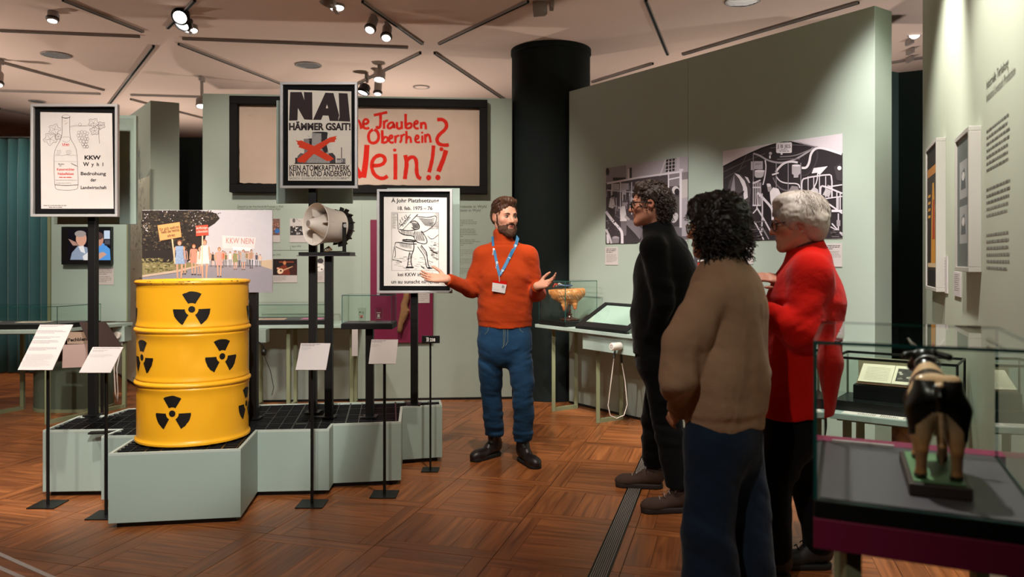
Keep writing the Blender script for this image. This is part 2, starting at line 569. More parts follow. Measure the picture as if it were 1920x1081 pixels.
planks = []
for i in range(-3, 12):
    for j in range(-12, 10):
        o0 = FO + AX * (i * S_) + BX * (j * S_)
        flip = (i + j) % 2
        a, b = (BX, AX) if flip else (AX, BX)
        # two end planks across, five planks between them
        e = 0.088
        cells = [(0, e, 0, S_, 1), (S_ - e, S_, 0, S_, 1)]
        nP = 5
        for q in range(nP):
            cells.append((e, S_ - e, S_ * q / nP, S_ * (q + 1) / nP, 0))
        for (a0, a1, b0, b1, cross) in cells:
            g = 0.0009
            ga = 0.0018
            A0 = a0 + (ga if a0 == 0 else g); A1 = a1 - (ga if a1 == S_ else g)
            B0 = b0 + (ga if b0 == 0 else g); B1 = b1 - (ga if abs(b1 - S_) < 1e-6 else g)
            c4 = [o0 + a * x + b * y for (x, y) in ((A0, B0), (A1, B0), (A1, B1), (A0, B1))]
            if (c4[1] - c4[0]).cross(c4[3] - c4[0]).z < 0:
                c4 = [c4[0], c4[3], c4[2], c4[1]]
            cen = sum(c4, Vector()) / 4
            if cen.y < 1.9 or cen.y > 9.6: continue
            px = CX + F * cen.x / cen.y; py = HY + F * H / cen.y
            vis = 0 < px < 1920 and py < 1085
            along = (b if cross else a)
            planks.append(((1e3 if vis else 0) + 1 / cen.y ** 2, c4, along))
planks.sort(key=lambda t: -t[0])
rp = random.Random(3)
def plank_mesh(name, items):
    vs, fs, uvs, tones = [], [], [], []
    for (_, c4, al) in items:
        n = len(vs)
        t = rp.choice([.78, .88, .95, 1.0, 1.04, 1.1, 1.17]) * rp.uniform(.95, 1.05)
        o1, o2 = rp.uniform(0, 50), rp.uniform(0, 50)
        ac = Vector((-al.y, al.x, 0))
        for z in (-0.006, 0.0):
            for p in c4:
                vs.append((p.x, p.y, z)); 
        for f in [(4, 5, 6, 7), (0, 1, 5, 4), (1, 2, 6, 5), (2, 3, 7, 6), (3, 0, 4, 7)]:
            fs.append(tuple(k + n for k in f)); tones.append(t)
            for k in f:
                p = c4[k % 4]
                uvs.append((p.dot(al) + o1, p.dot(ac) + o2))
    V = np.array(vs)
    me = bpy.data.meshes.new(name)
    o, off = link_mesh(name, me, V, floor)
    me.from_pydata([tuple(p) for p in V - np.array(off)], [], fs)
    ul = me.uv_layers.new(name='grain')
    ul.data.foreach_set('uv', [c for u in uvs for c in u])
    at = me.attributes.new('tone', 'FLOAT', 'FACE')
    at.data.foreach_set('value', tones)
    me.materials.append(M['oak'])
    return o
for it in planks[:300]:
    plank_mesh('plank', [it])
tag(plank_mesh('parquet_planks', planks[300:]), kind='stuff')

# ceiling
struct(MB().box(-9.5, 7.5, -4, 14.5, CEIL, CEIL + .2).build('ceiling', M['ceil']), 'pale plaster ceiling crossed by slim dark lighting tracks', 'ceiling')
struct(MB().box(-9.5, 7.5, 14.5, 14.7, -.2, CEIL + .2).build('wall_far', M['warmwall']), 'warm brown far wall glimpsed beyond the curtain', 'wall')
struct(MB().box(-9.7, -9.5, -4, 14.7, -.2, CEIL + .2).build('wall_left', M['warmwall']), 'warm brown side wall beyond the teal curtain', 'wall')
struct(MB().box(7.5, 7.7, -4, 14.7, -.2, CEIL + .2).build('wall_right', M['dgreen']), 'dark side wall behind the text wall', 'wall')
struct(MB().box(-9.7, 7.7, -4.2, -4, -.2, CEIL + .2).build('wall_rear', M['dgreen']), 'dark wall at the rear of the gallery', 'wall')

def wallbox(name, a, b, th, z1, m, label, z0=0.0):
    """free-standing wall from a to b (plan), thickness behind"""
    a, b = Vector((a[0], a[1], 0)), Vector((b[0], b[1], 0))
    u = (b - a).normalized()
    n = Vector((-u.y, u.x, 0))
    if n.y < 0: n = -n
    pts = [a, b, b + n * th, a + n * th]
    o = MB().prism([(p.x, p.y) for p in pts], z0, z1).build(name, m, bevel=0.004)
    return struct(o, label, 'wall')

WB0, WB1 = Vector((-2.93, 7.32, 0)), Vector((0.0, 7.55, 0))
wall_back = wallbox('wall_back', WB0, WB1, 0.16, 2.93, M['sage'], 'sage green partition wall hung with the framed red-lettered banner')
PB = Plane(WB0, WB1 - WB0)
struct(MB().slab(PB, 0, (WB1 - WB0).length, 0, .022, -.01, .004).build('baseboard_back', M['black']), 'thin black shadow gap along the foot of the banner wall', 'baseboard')

LW1, LW0 = Vector((0.541, 7.33, 0)), Vector((2.273, 4.846, 0))
wall_long = wallbox('wall_long', LW1, LW0, 0.2, 2.95, M['sage'], 'tall sage green wall carrying two black and white barn photographs')
PL = Plane(LW1, LW0 - LW1)
struct(MB().slab(PL, 0, (LW0 - LW1).length, 0, .022, -.01, .004).build('baseboard_long', M['black']), 'thin black shadow gap along the foot of the photograph wall', 'baseboard')
# joint between two wall boards
struct(MB().slab(PL, PL.uv(1290, 300)[0] - .0015, PL.uv(1290, 300)[0] + .0015, 0.02, 2.945, 0, .0008).build('trim_joint', M['olive']), 'fine upright board joint in the photograph wall', 'trim')

RT1 = Vector((2.92, 5.5, 0))
RTU = Vector((590 / F, 1, 0)).normalized()
RT0 = RT1 - RTU * 3.75
wall_text = struct(MB().prism([(p.x, p.y) for p in (RT0, RT0 + Vector((RTU.y, -RTU.x, 0)) * .15, RT1 + Vector((RTU.y, -RTU.x, 0)) * .15, RT1)], 0, 3.3).build('wall_text', mat('text_wall_paint', rgb(176, 184, 165), 0.75, var=0.03, vscale=3, spec=.25), bevel=.004),
                   'pale sage wall with printed heading and paragraphs about livestock', 'wall')
PR = Plane(RT1, -RTU)
# tall birch-pattern wall at left
BW1 = Vector((-3.62, 7.74, 0)); BW0 = Vector((-4.72, 9.2, 0)); BW2 = Vector((-3.38, 7.86, 0))
d_ = (BW0 - BW1).normalized()
bw = MB().prism([(BW0.x, BW0.y), (BW1.x, BW1.y), (BW2.x, BW2.y), ((BW2 + d_ * 1.8).x, (BW2 + d_ * 1.8).y)], 0, 2.95).build('wall_birch', M['sage'], bevel=.004)
struct(bw, 'tall sage wall end printed with grey birch trunk drawing', 'wall')
PW = Plane(BW0, BW1 - BW0)
struct(MB().slab(PW, 0, (BW1 - BW0).length, 0, .03, -.01, .004).build('baseboard_birch', M['black']), 'thin black shadow gap along the foot of the birch wall', 'baseboard')
birch = Art(PW, .0015)
rb = random.Random(11)
Lw = (BW1 - BW0).length
class UVPlane:
    """same plane, drawn in metres (u right, v up)"""
    def __init__(s, pl): s.pl = pl
    def uv(s, u, v): return (u, v)
    def pt(s, u, v, n): return s.pl.pt(u, v, n)
ba = Art(UVPlane(PW), .0015)
ba.poly([(Lw * .30, .03), (Lw * .30, 1.85), (Lw * .36, 2.2), (Lw * .99, 2.2), (Lw * .99, .03)], 'D2D6C4')
for k in range(34):
    v = rb.uniform(.05, 1.75)
    u = rb.choice([.33, .42, .55, .63, .72, .8]) * Lw + rb.uniform(-.02, .02)
    ba.rect(u, v, u + rb.uniform(.05, .12), v + .008, '6A4A34')
    ba.rect(u, v - .07, u + .006, v, '8A8470')
for k in range(420):
    t = rb.uniform(0, 1)
    u = Lw * (.66 + .30 * rb.uniform(-1, 1) * (1 - t) ** .6)
    v = 1.35 + 1.25 * t
    if u > Lw * .985: continue
    l = rb.uniform(.012, .05)
    ba.rect(u, v, u + .010, v + l, rb.choice(['6E7A7C', '8A9596', '5C6668']))
ba.build('birch_drawing', M['art'], bw)

# dark volumes and the column
struct(MB().prism([(-4.1, 9.3), (-4.02, 9.0), (-3.55, 9.0), (-3.55, 10.0), (-4.1, 10.0)], 0, 2.78).build('wall_dark', M['vdark']), 'near black cabin wall standing behind the birch wall', 'wall')
struct(MB().prism([(3.02, 6.32), (3.21, 6.42), (3.42, 6.30), (3.75, 6.30), (3.75, 7.4), (3.02, 7.4)], 0, 2.91).build('wall_niche', M['dgreen']), 'dark green wall in the gap beside the photograph wall', 'wall')
col = thing('column', 'thick near black round column between the two sage walls', 'column', (.39, 7.76, 0), kind='structure')
MB().lathe((.39, 7.76, 0), (0, 0, 1), [(.0, 0), (.392, 0), (.392, CEIL - .03)], 56).build('shaft', M['vdark'], col, smooth='auto')
MB().lathe((.39, 7.76, 0), (0, 0, 1), [(.392, CEIL - .05), (.402, CEIL - .05), (.402, CEIL - .002)], 56).build('collar', M['vdark'], col, smooth='auto')

# ceiling tracks
def ctr(px, py, z=CEIL):
    D = F * (z - H) / (HY - py)
    return W(px, py, D)
tracks = [((288, 84), (200, 200)), ((118, -3), (268, 57)), ((335, 80), (540, 160)), ((0, 55), (262, 66)), ((342, 70), (765, 87)),
          ((680, 0), (792, 80)), ((815, 97), (950, 188)), ((990, 0), (823, 80)), ((788, 97), (660, 160)), ((1211, -2), (1252, 100)),
          ((1110, 152), (1224, 117)), ((1280, 100), (1610, 2)), ((0, 114), (195, 167)), ((0, 168), (188, 174)), ((245, 176), (385, 180)), ((245, 184), (390, 222)), ((0, 202), (60, 214)), ((1655, 118), (1735, 105)), ((365, -2), (314, 50))]
TRL = 'running towards the teal curtain|over the bottle poster, left of its crossing|from the left crossing to the tallest poster|passing level above the bottle poster|level between the two crossings|carrying the slim pair of spotlights|from the right crossing to the edge of the banner wall|rising to the right of the crossing before the column|carrying the can spotlight above the banner|coming down towards the photograph wall|short and close beside the column|along the top edge of the photograph wall|slanting above the curtain side|level over the curtain|short and level behind the birch wall|slanting behind the birch wall|at the far end over the curtain|over the dark green niche|carrying the twin lens spotlight'.split('|')
for k, (p, q) in enumerate(tracks):
    a, b = ctr(*p), ctr(*q)
    t = MB()
    dn = Vector((0, 0, .012))
    t.beam(a - dn, b - dn, .018, .020)
    sd = (b - a).normalized().cross(Vector((0, 0, 1)))
    tr = thing('lighting_track', 'slim dark ceiling track ' + TRL[k], 'track', (a + b) / 2, 'ceiling lighting tracks')
    t.build('channel', M['vdark'], tr)
    r = MB()
    for sg in (-1, 1):
        r.beam(a + sd * .0125 * sg - Vector((0, 0, .012)), b + sd * .0125 * sg - Vector((0, 0, .012)), .004, .022)
    r.build('rail_lip', M['greylamp'], tr)

# recessed downlights
for (px, py, lab) in ((105, 103, 'round recessed downlight with louvred reflector beyond the bottle poster'), (578, 122, 'round recessed downlight with louvred reflector above the banner wall'),
                      (1392, 2, 'round recessed downlight with louvred reflector above the photograph wall'), (70, 190, 'small dark recessed downlight over the teal curtain'), (790, 163, 'flat round ceiling vent over the framed banner')):
    c = ctr(px, py, CEIL - .004)
    t = thing('ceiling_downlight', lab, 'downlight', c)
    r = .125 if py < 130 else .085
    MB().lathe(c, (0, 0, -1), [(r, -.002), (r + .018, 0), (r + .016, .006), (r - .004, .008), (r - .008, -.001)], 32).build('trim_ring', M['greylamp'], t, smooth=True)
    MB().lathe(c, (0, 0, -1), [(0, .0035), (r - .006, .0035)], 32).build('reflector', M['alu'] if 'vent' not in lab else M['ceil'], t)
    lv = MB()
    if 'vent' not in lab:
        for k in range(-3, 4):
            w_ = math.sqrt(max(r * r - (k * r / 3.6) ** 2, 0)) * .95
            lv.box(c.x - w_, c.x + w_, c.y + k * r / 3.6 - .002, c.y + k * r / 3.6 + .002, c.z - .006, c.z - .003)
        lv.build('louvre', M['black'], t)

# track spotlights
def lamp(px, py, D, aim, label, kind='tube', on=True, group=None):
    """lens centre seen at px, py; head points along aim"""
    p = W(px, py, D)
    aim = Vector(aim).normalized()
    piv = p - aim * .15
    t = thing('track_spotlight', label, 'spotlight', (piv.x, piv.y, CEIL), group)
    MB().box(piv.x - .016, piv.x + .016, piv.y - .06, piv.y + .06, CEIL - .055, CEIL - .005).build('adapter', M['greylamp'], t, bevel=.004)
    MB().box(piv.x - .014, piv.x + .014, piv.y - .014, piv.y + .014, piv.z - .01, CEIL - .05).build('stem', M['greylamp'], t, bevel=.003)
    r = .042 if kind == 'tube' else .062
    L = .16 if kind == 'tube' else .11
    MB().lathe(p, aim, [(0, -L), (r * .75, -L), (r, -L + .02), (r, -.03), (r * 1.02, -.03), (r * 1.02, 0), (r * .9, 0), (r * .86, -.018)], 28).build('lamp_head', M['greylamp'] if kind != 'dark' else M['black'], t, smooth='auto')
    if kind != 'can':
        MB().lathe(p, aim, [(r * 1.05, -.034), (r * 1.22, -.03), (r * 1.22, -.02), (r * 1.05, -.016)], 24).build('clip_ring', M['black'], t, smooth='auto')
    MB().lathe(p, aim, [(0, -.012), (r * .9, -.012)], 28).build('lens', M['lens'] if on else M['black'], t)
    return t
lamp(98, 40, 6.5, (.06, -.25, -1), 'grey tubular spotlight with lit lens above the bottle poster')
lamp(341, 48, 6.7, (-.2, -.7, -1), 'dark twin lens spotlight with its lower lens lit on the left track', 'dark')
lamp(358, 58, 6.9, (.15, -.2, -1), 'grey can spotlight shining straight down beside the twin lens one', 'can')
lamp(337, 33, 6.45, (.1, -.9, -.7), 'small dark upper spotlight above the twin lens one', 'dark')
lamp(632, 16, 6.35, (.1, -.15, -1), 'wide grey can spotlight with lit lens before the anti power station poster', 'can')
lamp(612, 8, 6.3, (-.5, .5, -.8), 'pale spotlight turned away from the hall, on the middle track', 'can', on=False)
lamp(693, 57, 6.55, (-.15, -.6, -.9), 'slim lit spotlight nearer to the ceiling edge of a pair on the crossing tracks')
lamp(724, 72, 6.75, (.02, -.6, -.9), 'slim lit spotlight hanging lower in a pair on the crossing tracks')
lamp(711, 150, 8.3, (.0, -.3, -1), 'grey can spotlight lit above the framed banner', 'can')
lamp(708, 177, 8.6, (.0, -.3, -1), 'small tubular spotlight lit just over the top of the banner frame')
lamp(680, 175, 8.7, (-.3, -.3, -1), 'small dark spotlight beside the upper corner of the poster frame', 'dark')
lamp(1000, 17, 6.3, (-1, .1, -.05), 'unlit grey cylinder spotlight turned sideways before the dark column', 'can', on=False)
lamp(1712, 15, 7.6, (-.05, -.5, -1), 'topmost dark ringed spotlight in the gap beside the text wall', 'dark')
lamp(1711, 29, 7.9, (-.05, -.5, -1), 'second dark ringed spotlight in the gap beside the text wall', 'dark')
lamp(1716, 62, 7.2, (-.1, -.9, -.5), 'large bright grey spotlight in the gap beside the text wall', 'can')
lamp(1720, 85, 8.8, (0, -.2, -1), 'small lowest spotlight in the gap beside the text wall')
lamp(378, 200, 8.8, (0.1, -.3, -1), 'small grey spotlight at the upper corner of the banner wall', 'can')
lamp(-3, 160, 8.0, (.2, -.4, -1), 'small spotlight over the teal curtain')

# curtain
cv = MB()
n_ = 150
x0, x1 = -7.4, -5.42
pts = []
rc = random.Random(5)
for i in range(n_ + 1):
    t = i / n_
    x = x0 + (x1 - x0) * t
    ph = t * 2 * math.pi * 15
    pts.append((x + .02 * math.sin(ph * 1.0 + 1), 9.25 + .055 * math.sin(ph) + .018 * math.sin(ph * .37 + 2)))
vsx = []
zs = [0.015, .6, 1.5, 2.3, 2.7, 2.80]
for zi, z in enumerate(zs):
    for i, p in enumerate(pts):
        k = 1.0 if z < 2.6 else .6
        vsx.append((p[0], 9.25 + (p[1] - 9.25) * k, z))
m_ = n_ + 1
fsx = [(a * m_ + i, a * m_ + i + 1, (a + 1) * m_ + i + 1, (a + 1) * m_ + i) for a in range(len(zs) - 1) for i in range(n_)]
cv.add(vsx, fsx)
co = cv.build('curtain', M['curtain'], smooth=True)
sm = co.modifiers.new('thickness', 'SOLIDIFY'); sm.thickness = .006
tag(co, 'floor length teal pleated curtain beside the left table', 'curtain')
tag(MB().cyl((-7.6, 9.25, 2.82), (-5.3, 9.25, 2.82), .012).build('curtain_rail', M['black'], smooth='auto'), 'thin dark rail carrying the teal curtain', 'rail')

# floor drain grille and white floor stripes
dr0, dr1 = G(1124, 1075), G(1222, 838)
dd = (dr1 - dr0).normalized()
dr0 = dr0 - dd * 1.2
sd = Vector((dd.y, -dd.x, 0))
up = Vector((0, 0, 1))
dg = thing('floor_grille', 'long narrow slotted black grille let into the parquet', 'grille', (dr0 + dr1) / 2)
MB().beam(dr0 + up * .0008, dr1 + up * .0008, .085, .0012).build('tray', M['black'], dg)
for k in range(8):
    o = sd * ((k - 3.5) * .0092)
    MB().beam(dr0 + o + up * .003, dr1 + o + up * .003, .0036, .0035).build('rod', M['greylamp'], dg)
for sg in (-1, 1):
    MB().beam(dr0 + sd * sg * .041 + up * .003, dr1 + sd * sg * .041 + up * .003, .004, .005).build('edge_bar', M['black'], dg)
for (p, q, w_, lab) in (((-60, 1012), (120, 1092), .022, 'white line on the parquet running nearer the plinth'), ((-60, 1038), (90, 1104), .022, 'white line on the parquet running farther from the plinth')):
    a, b = G(*p), G(*q)
    tag(MB().beam(a + up * .001, b + up * .001, w_, .0016).build('floor_stripe', M['white']), lab, 'marking')
# ------------------------------------------------------------------ stepped plinth
PT = 0.382
OUT = [(-2.034, 3.896), (-1.402, 3.995), (-1.457, 4.43), (-1.055, 4.46), (-1.063, 4.60), (-.669, 4.664), (-.727, 5.14), (-.471, 5.21),
       (-.498, 5.39), (-1.17, 5.29), (-1.9, 5.19), (-2.52, 5.08), (-2.55, 4.87), (-2.71, 4.84), (-2.688, 4.43), (-2.262, 4.45), (-2.275, 4.284), (-2.084, 4.296)]
def inset(poly, d):
    n = len(poly); res = []
    for i in range(n):
        p0, p1, p2 = Vector(poly[i - 1]), Vector(poly[i]), Vector(poly[(i + 1) % n])
        e1, e2 = (p1 - p0).normalized(), (p2 - p1).normalized()
        n1, n2 = Vector((-e1.y, e1.x)), Vector((-e2.y, e2.x))
        k = (n1 + n2); k = k / max(k.dot(n1), .2)
        res.append((p1.x + k.x * d, p1.y + k.y * d))
    return res
plinth = thing('stepped_plinth', 'low sage green stepped plinth with black grating top under the yellow drum', 'plinth', (-1.6, 4.6, 0))
IN1 = inset(OUT, .016); IN2 = inset(OUT, .03)
MB().prism(IN2, 0, .034).build('recessed_base', M['black'], plinth)
n = len(OUT)
for i in range(n):
    a, b, b2, a2 = OUT[i], OUT[(i + 1) % n], IN1[(i + 1) % n], IN1[i]
    MB().prism([a, b, b2, a2], .03, PT - .012, mi=0).prism([a, b, b2, a2], PT - .0118, PT, mi=1).build('side_panel', [M['laminate'], M['edge']], plinth)
MB().prism(IN2, .036, .05).build('inner_floor', M['greylamp'], plinth)
# grating: bars clipped to the outline
gb = MB()
an = math.atan2(.099, .632)
e1 = Vector((math.cos(an), math.sin(an))); e2 = Vector((-e1.y, e1.x))
def clip(poly, o, d):
    ts = []
    m = len(poly)
    for i in range(m):
        p, q = Vector(poly[i]), Vector(poly[(i + 1) % m])
        e = q - p
        den = d.x * e.y - d.y * e.x
        if abs(den) < 1e-9: continue
        w = p - o
        t = (w.x * e.y - w.y * e.x) / den
        s = (w.x * d.y - w.y * d.x) / den
        if 0 <= s < 1: ts.append(t)
    ts.sort()
    return [(ts[i], ts[i + 1]) for i in range(0, len(ts) - 1, 2)]
org = Vector((-1.6, 4.6))
for k in range(-36, 37):
    for (t0, t1) in clip(IN1, org + e2 * (k * .05), e1):
        a, b = org + e2 * (k * .05) + e1 * t0, org + e2 * (k * .05) + e1 * t1
        gb.beam((a.x, a.y, PT - .015), (b.x, b.y, PT - .015), .004 if k % 4 else .009, .022)
for k in range(-24, 25):
    for (t0, t1) in clip(IN1, org + e1 * (k * .075), e2):
        a, b = org + e1 * (k * .075) + e2 * t0, org + e1 * (k * .075) + e2 * t1
        gb.beam((a.x, a.y, PT - .0145), (b.x, b.y, PT - .0145), .004 if k % 4 else .009, .023)
tag(gb.build('grating', mat('grating_steel', rgb(40, 40, 42), .32, metal=.4, var=.1), plinth), kind='stuff')
for (u, v, w, m) in ((-.45, .1, 2, 'black'), (.37, .15, 1, 'black'), (.67, .1, 1, 'slate'), (.3, -.05, 1, 'black'), (.075, .3, 1, 'blackmat'), (-.825, -.1, 2, 'blackmat')):
    a = org + e1 * u + e2 * v
    MB().prism([tuple(a), tuple(a + e1 * .075 * w), tuple(a + e1 * .075 * w + e2 * .05), tuple(a + e2 * .05)], PT - .012, PT - .003).build('blank_plate', M[m], plinth)

# ------------------------------------------------------------------ yellow drum
DC = Vector((-1.77, 4.302, 0)); DZ = PT
DR = .289
drum = thing('steel_drum', 'yellow steel drum with black radiation trefoils on the plinth', 'drum', (DC.x, DC.y, DZ))
prof = [(.0, .0), (.27, .0), (.291, .0), (.299, .006), (.299, .016), (.291, .024), (DR, .034)]
def hoop(z):
    return [(DR, z - .034), (DR + .004, z - .026), (DR + .004, z - .02), (DR + .001, z - .015), (DR + .012, z - .006), (DR + .0135, z), (DR + .012, z + .006), (DR + .001, z + .015), (DR + .004, z + .02), (DR + .004, z + .026), (DR, z + .034)]
for z in [.06, .1, .15, .2, .25]: prof.append((DR, z))
prof += hoop(.318)
for z in [.37, .42, .47, .52]: prof.append((DR, z))
prof += hoop(.602)
for z in [.66, .7, .75, .8, .83]: prof.append((DR, z))
prof += [(DR, .845)]
db = MB().lathe((DC.x, DC.y, DZ), (0, 0, 1), prof, 96, ref=(1, 0, 0))
rd = random.Random(9)
dents = [(math.radians(a), z, r, d) for (a, z, r, d) in ((-62, .47, .07, .012), (-56, .22, .05, .008), (-75, .52, .05, .009), (-40, .12, .04, .005), (-110, .2, .06, .006), (-84, .75, .06, .004), (-60, .7, .05, .005))]
nv = []
for (x, y, z) in db.v:
    dx, dy = x - DC.x, y - DC.y
    th = math.atan2(dy, dx); r = math.hypot(dx, dy)
    zz = z - DZ
    k = 0
    for (a, zc, rr, dp) in dents:
        dd_ = math.hypot((math.atan2(math.sin(th - a), math.cos(th - a))) * DR, zz - zc)
        if dd_ < rr and .04 < zz < .84: k += dp * (1 - (dd_ / rr) ** 2) ** 2
    if r > .2:
        r2 = r - k
        nv.append((DC.x + dx / r * r2, DC.y + dy / r * r2, z))
    else:
        nv.append((x, y, z))
db.v = nv
body = db.build('drum_body', M['yellow'], drum, smooth='auto')
MB().lathe((DC.x, DC.y, DZ), (0, 0, 1), [(DR, .843), (.296, .848), (.299, .856), (.296, .864), (.286, .866), (.28, .856), (.0, .85)], 96).build('rim', M['yellow'], drum, smooth='auto')
ch = MB()
for k in range(70):
    a = rd.uniform(0, 2 * math.pi); w = rd.uniform(.006, .05)
    z = rd.choice([.853, .861, .864]); h_ = rd.uniform(.002, .005)
    vs_ = []
    for t in (0, .5, 1):
        aa = a + t * w
        vs_ += [(DC.x + .2996 * math.cos(aa), DC.y + .2996 * math.sin(aa), DZ + z - h_ / 2), (DC.x + .2996 * math.cos(aa), DC.y + .2996 * math.sin(aa), DZ + z + h_ / 2)]
    ch.add(vs_, [(0, 2, 3, 1), (2, 4, 5, 3)])
tag(ch.build('chipped_paint', M['rust'], drum), kind='stuff')
def trefoil(th0, zc, R=.092):
    m = MB()
    def P_(a, r):
        x, z = r * math.cos(a), r * math.sin(a)
        t = th0 + x / (DR + .0012)
        return (DC.x + (DR + .0012) * math.cos(t), DC.y + (DR + .0012) * math.sin(t), DZ + zc + z)
    for q in range(3):
        c = math.pi / 2 + q * 2 * math.pi / 3
        vs_, fs_ = [], []
        nn = 9
        for i in range(nn):
            a = c - math.radians(31) + math.radians(62) * i / (nn - 1)
            for r in (.033, .05, .07, R * (1 + .02 * rd.uniform(-1, 1))):
                vs_.append(P_(a, r))
        for i in range(nn - 1):
            for j in range(3):
                fs_.append((i * 4 + j, i * 4 + j + 1, (i + 1) * 4 + j + 1, (i + 1) * 4 + j))
        m.add(vs_, fs_)
    vs_ = [P_(0, 0)] + [P_(2 * math.pi * i / 10, .0175) for i in range(10)]
    m.add(vs_, [(0, i + 1, (i + 1) % 10 + 1) for i in range(10)])
    return m.build('trefoil', M['ink'], drum)
thc = math.atan2(-DC.y, -DC.x)
for k in range(4):
    trefoil(thc + math.radians(1 + 90 * k - 3), .718)
    trefoil(thc + math.radians(29 + 90 * k), .462)
    trefoil(thc + math.radians(-21 + 90 * k), .178)

# ------------------------------------------------------------------ poster stands
def frontal(D):
    return Plane((0, D, 0), (1, 0, 0))
def pole(parent, px, D, ztop, r=.0235, zb=PT, square=True):
    x = (px - CX) / F * D
    MB().box(x - r, x + r, D - r, D + r, zb, ztop).build('pole', M['black'], parent, bevel=.003)
    MB().box(x - r * 1.9, x + r * 1.9, D - r * 1.9, D + r * 1.9, zb, zb + .008).build('foot_plate', M['black'], parent)
def poster(name, label, D, fr, sheet, pole_px, back, T, draw, poleback=.05):
    pl = frontal(D)
    (x0, y0, x1, y1) = fr
    u0, v1 = pl.uv(x0, y0); u1, v0 = pl.uv(x1, y1)
    Dp = D + poleback
    t = thing(name, label, 'poster stand', ((pole_px - CX) / F * Dp, Dp, PT))
    w = .016
    m = MB()
    m.slab(pl, u0, u1, v0, v0 + w, 0, .03); m.slab(pl, u0, u1, v1 - w, v1, 0, .03)
    m.slab(pl, u0, u0 + w, v0 + w, v1 - w, 0, .03); m.slab(pl, u1 - w, u1, v0 + w, v1 - w, 0, .03)
    m.build('frame', M['alu'], t, bevel=.0015)
    MB().slab(pl, u0 + w, u1 - w, v0 + w, v1 - w, 0, .008).build('mount_board', M['frameblack'], t)
    a = Art(pl.off(.0085), 0, T)
    draw(a, sheet)
    a.build('poster_print', M['paper'], t)
    MB().slab(pl, u0 + w, u1 - w, v0 + w, v1 - w, .024, .0255).build('glass', M['framing'], t)
    if back:
        Db = D + back[4]
        pb = frontal(Db)
        bu0, bv1 = pb.uv(back[0], back[1]); bu1, bv0 = pb.uv(back[2], back[3])
        MB().slab(pb, bu0, bu1, bv0, bv1, -.03, 0).build('back_panel', M['laminate'], t, bevel=.002)
    ztop = v1 - .12
    pole(t, pole_px, Dp, ztop)
    return t

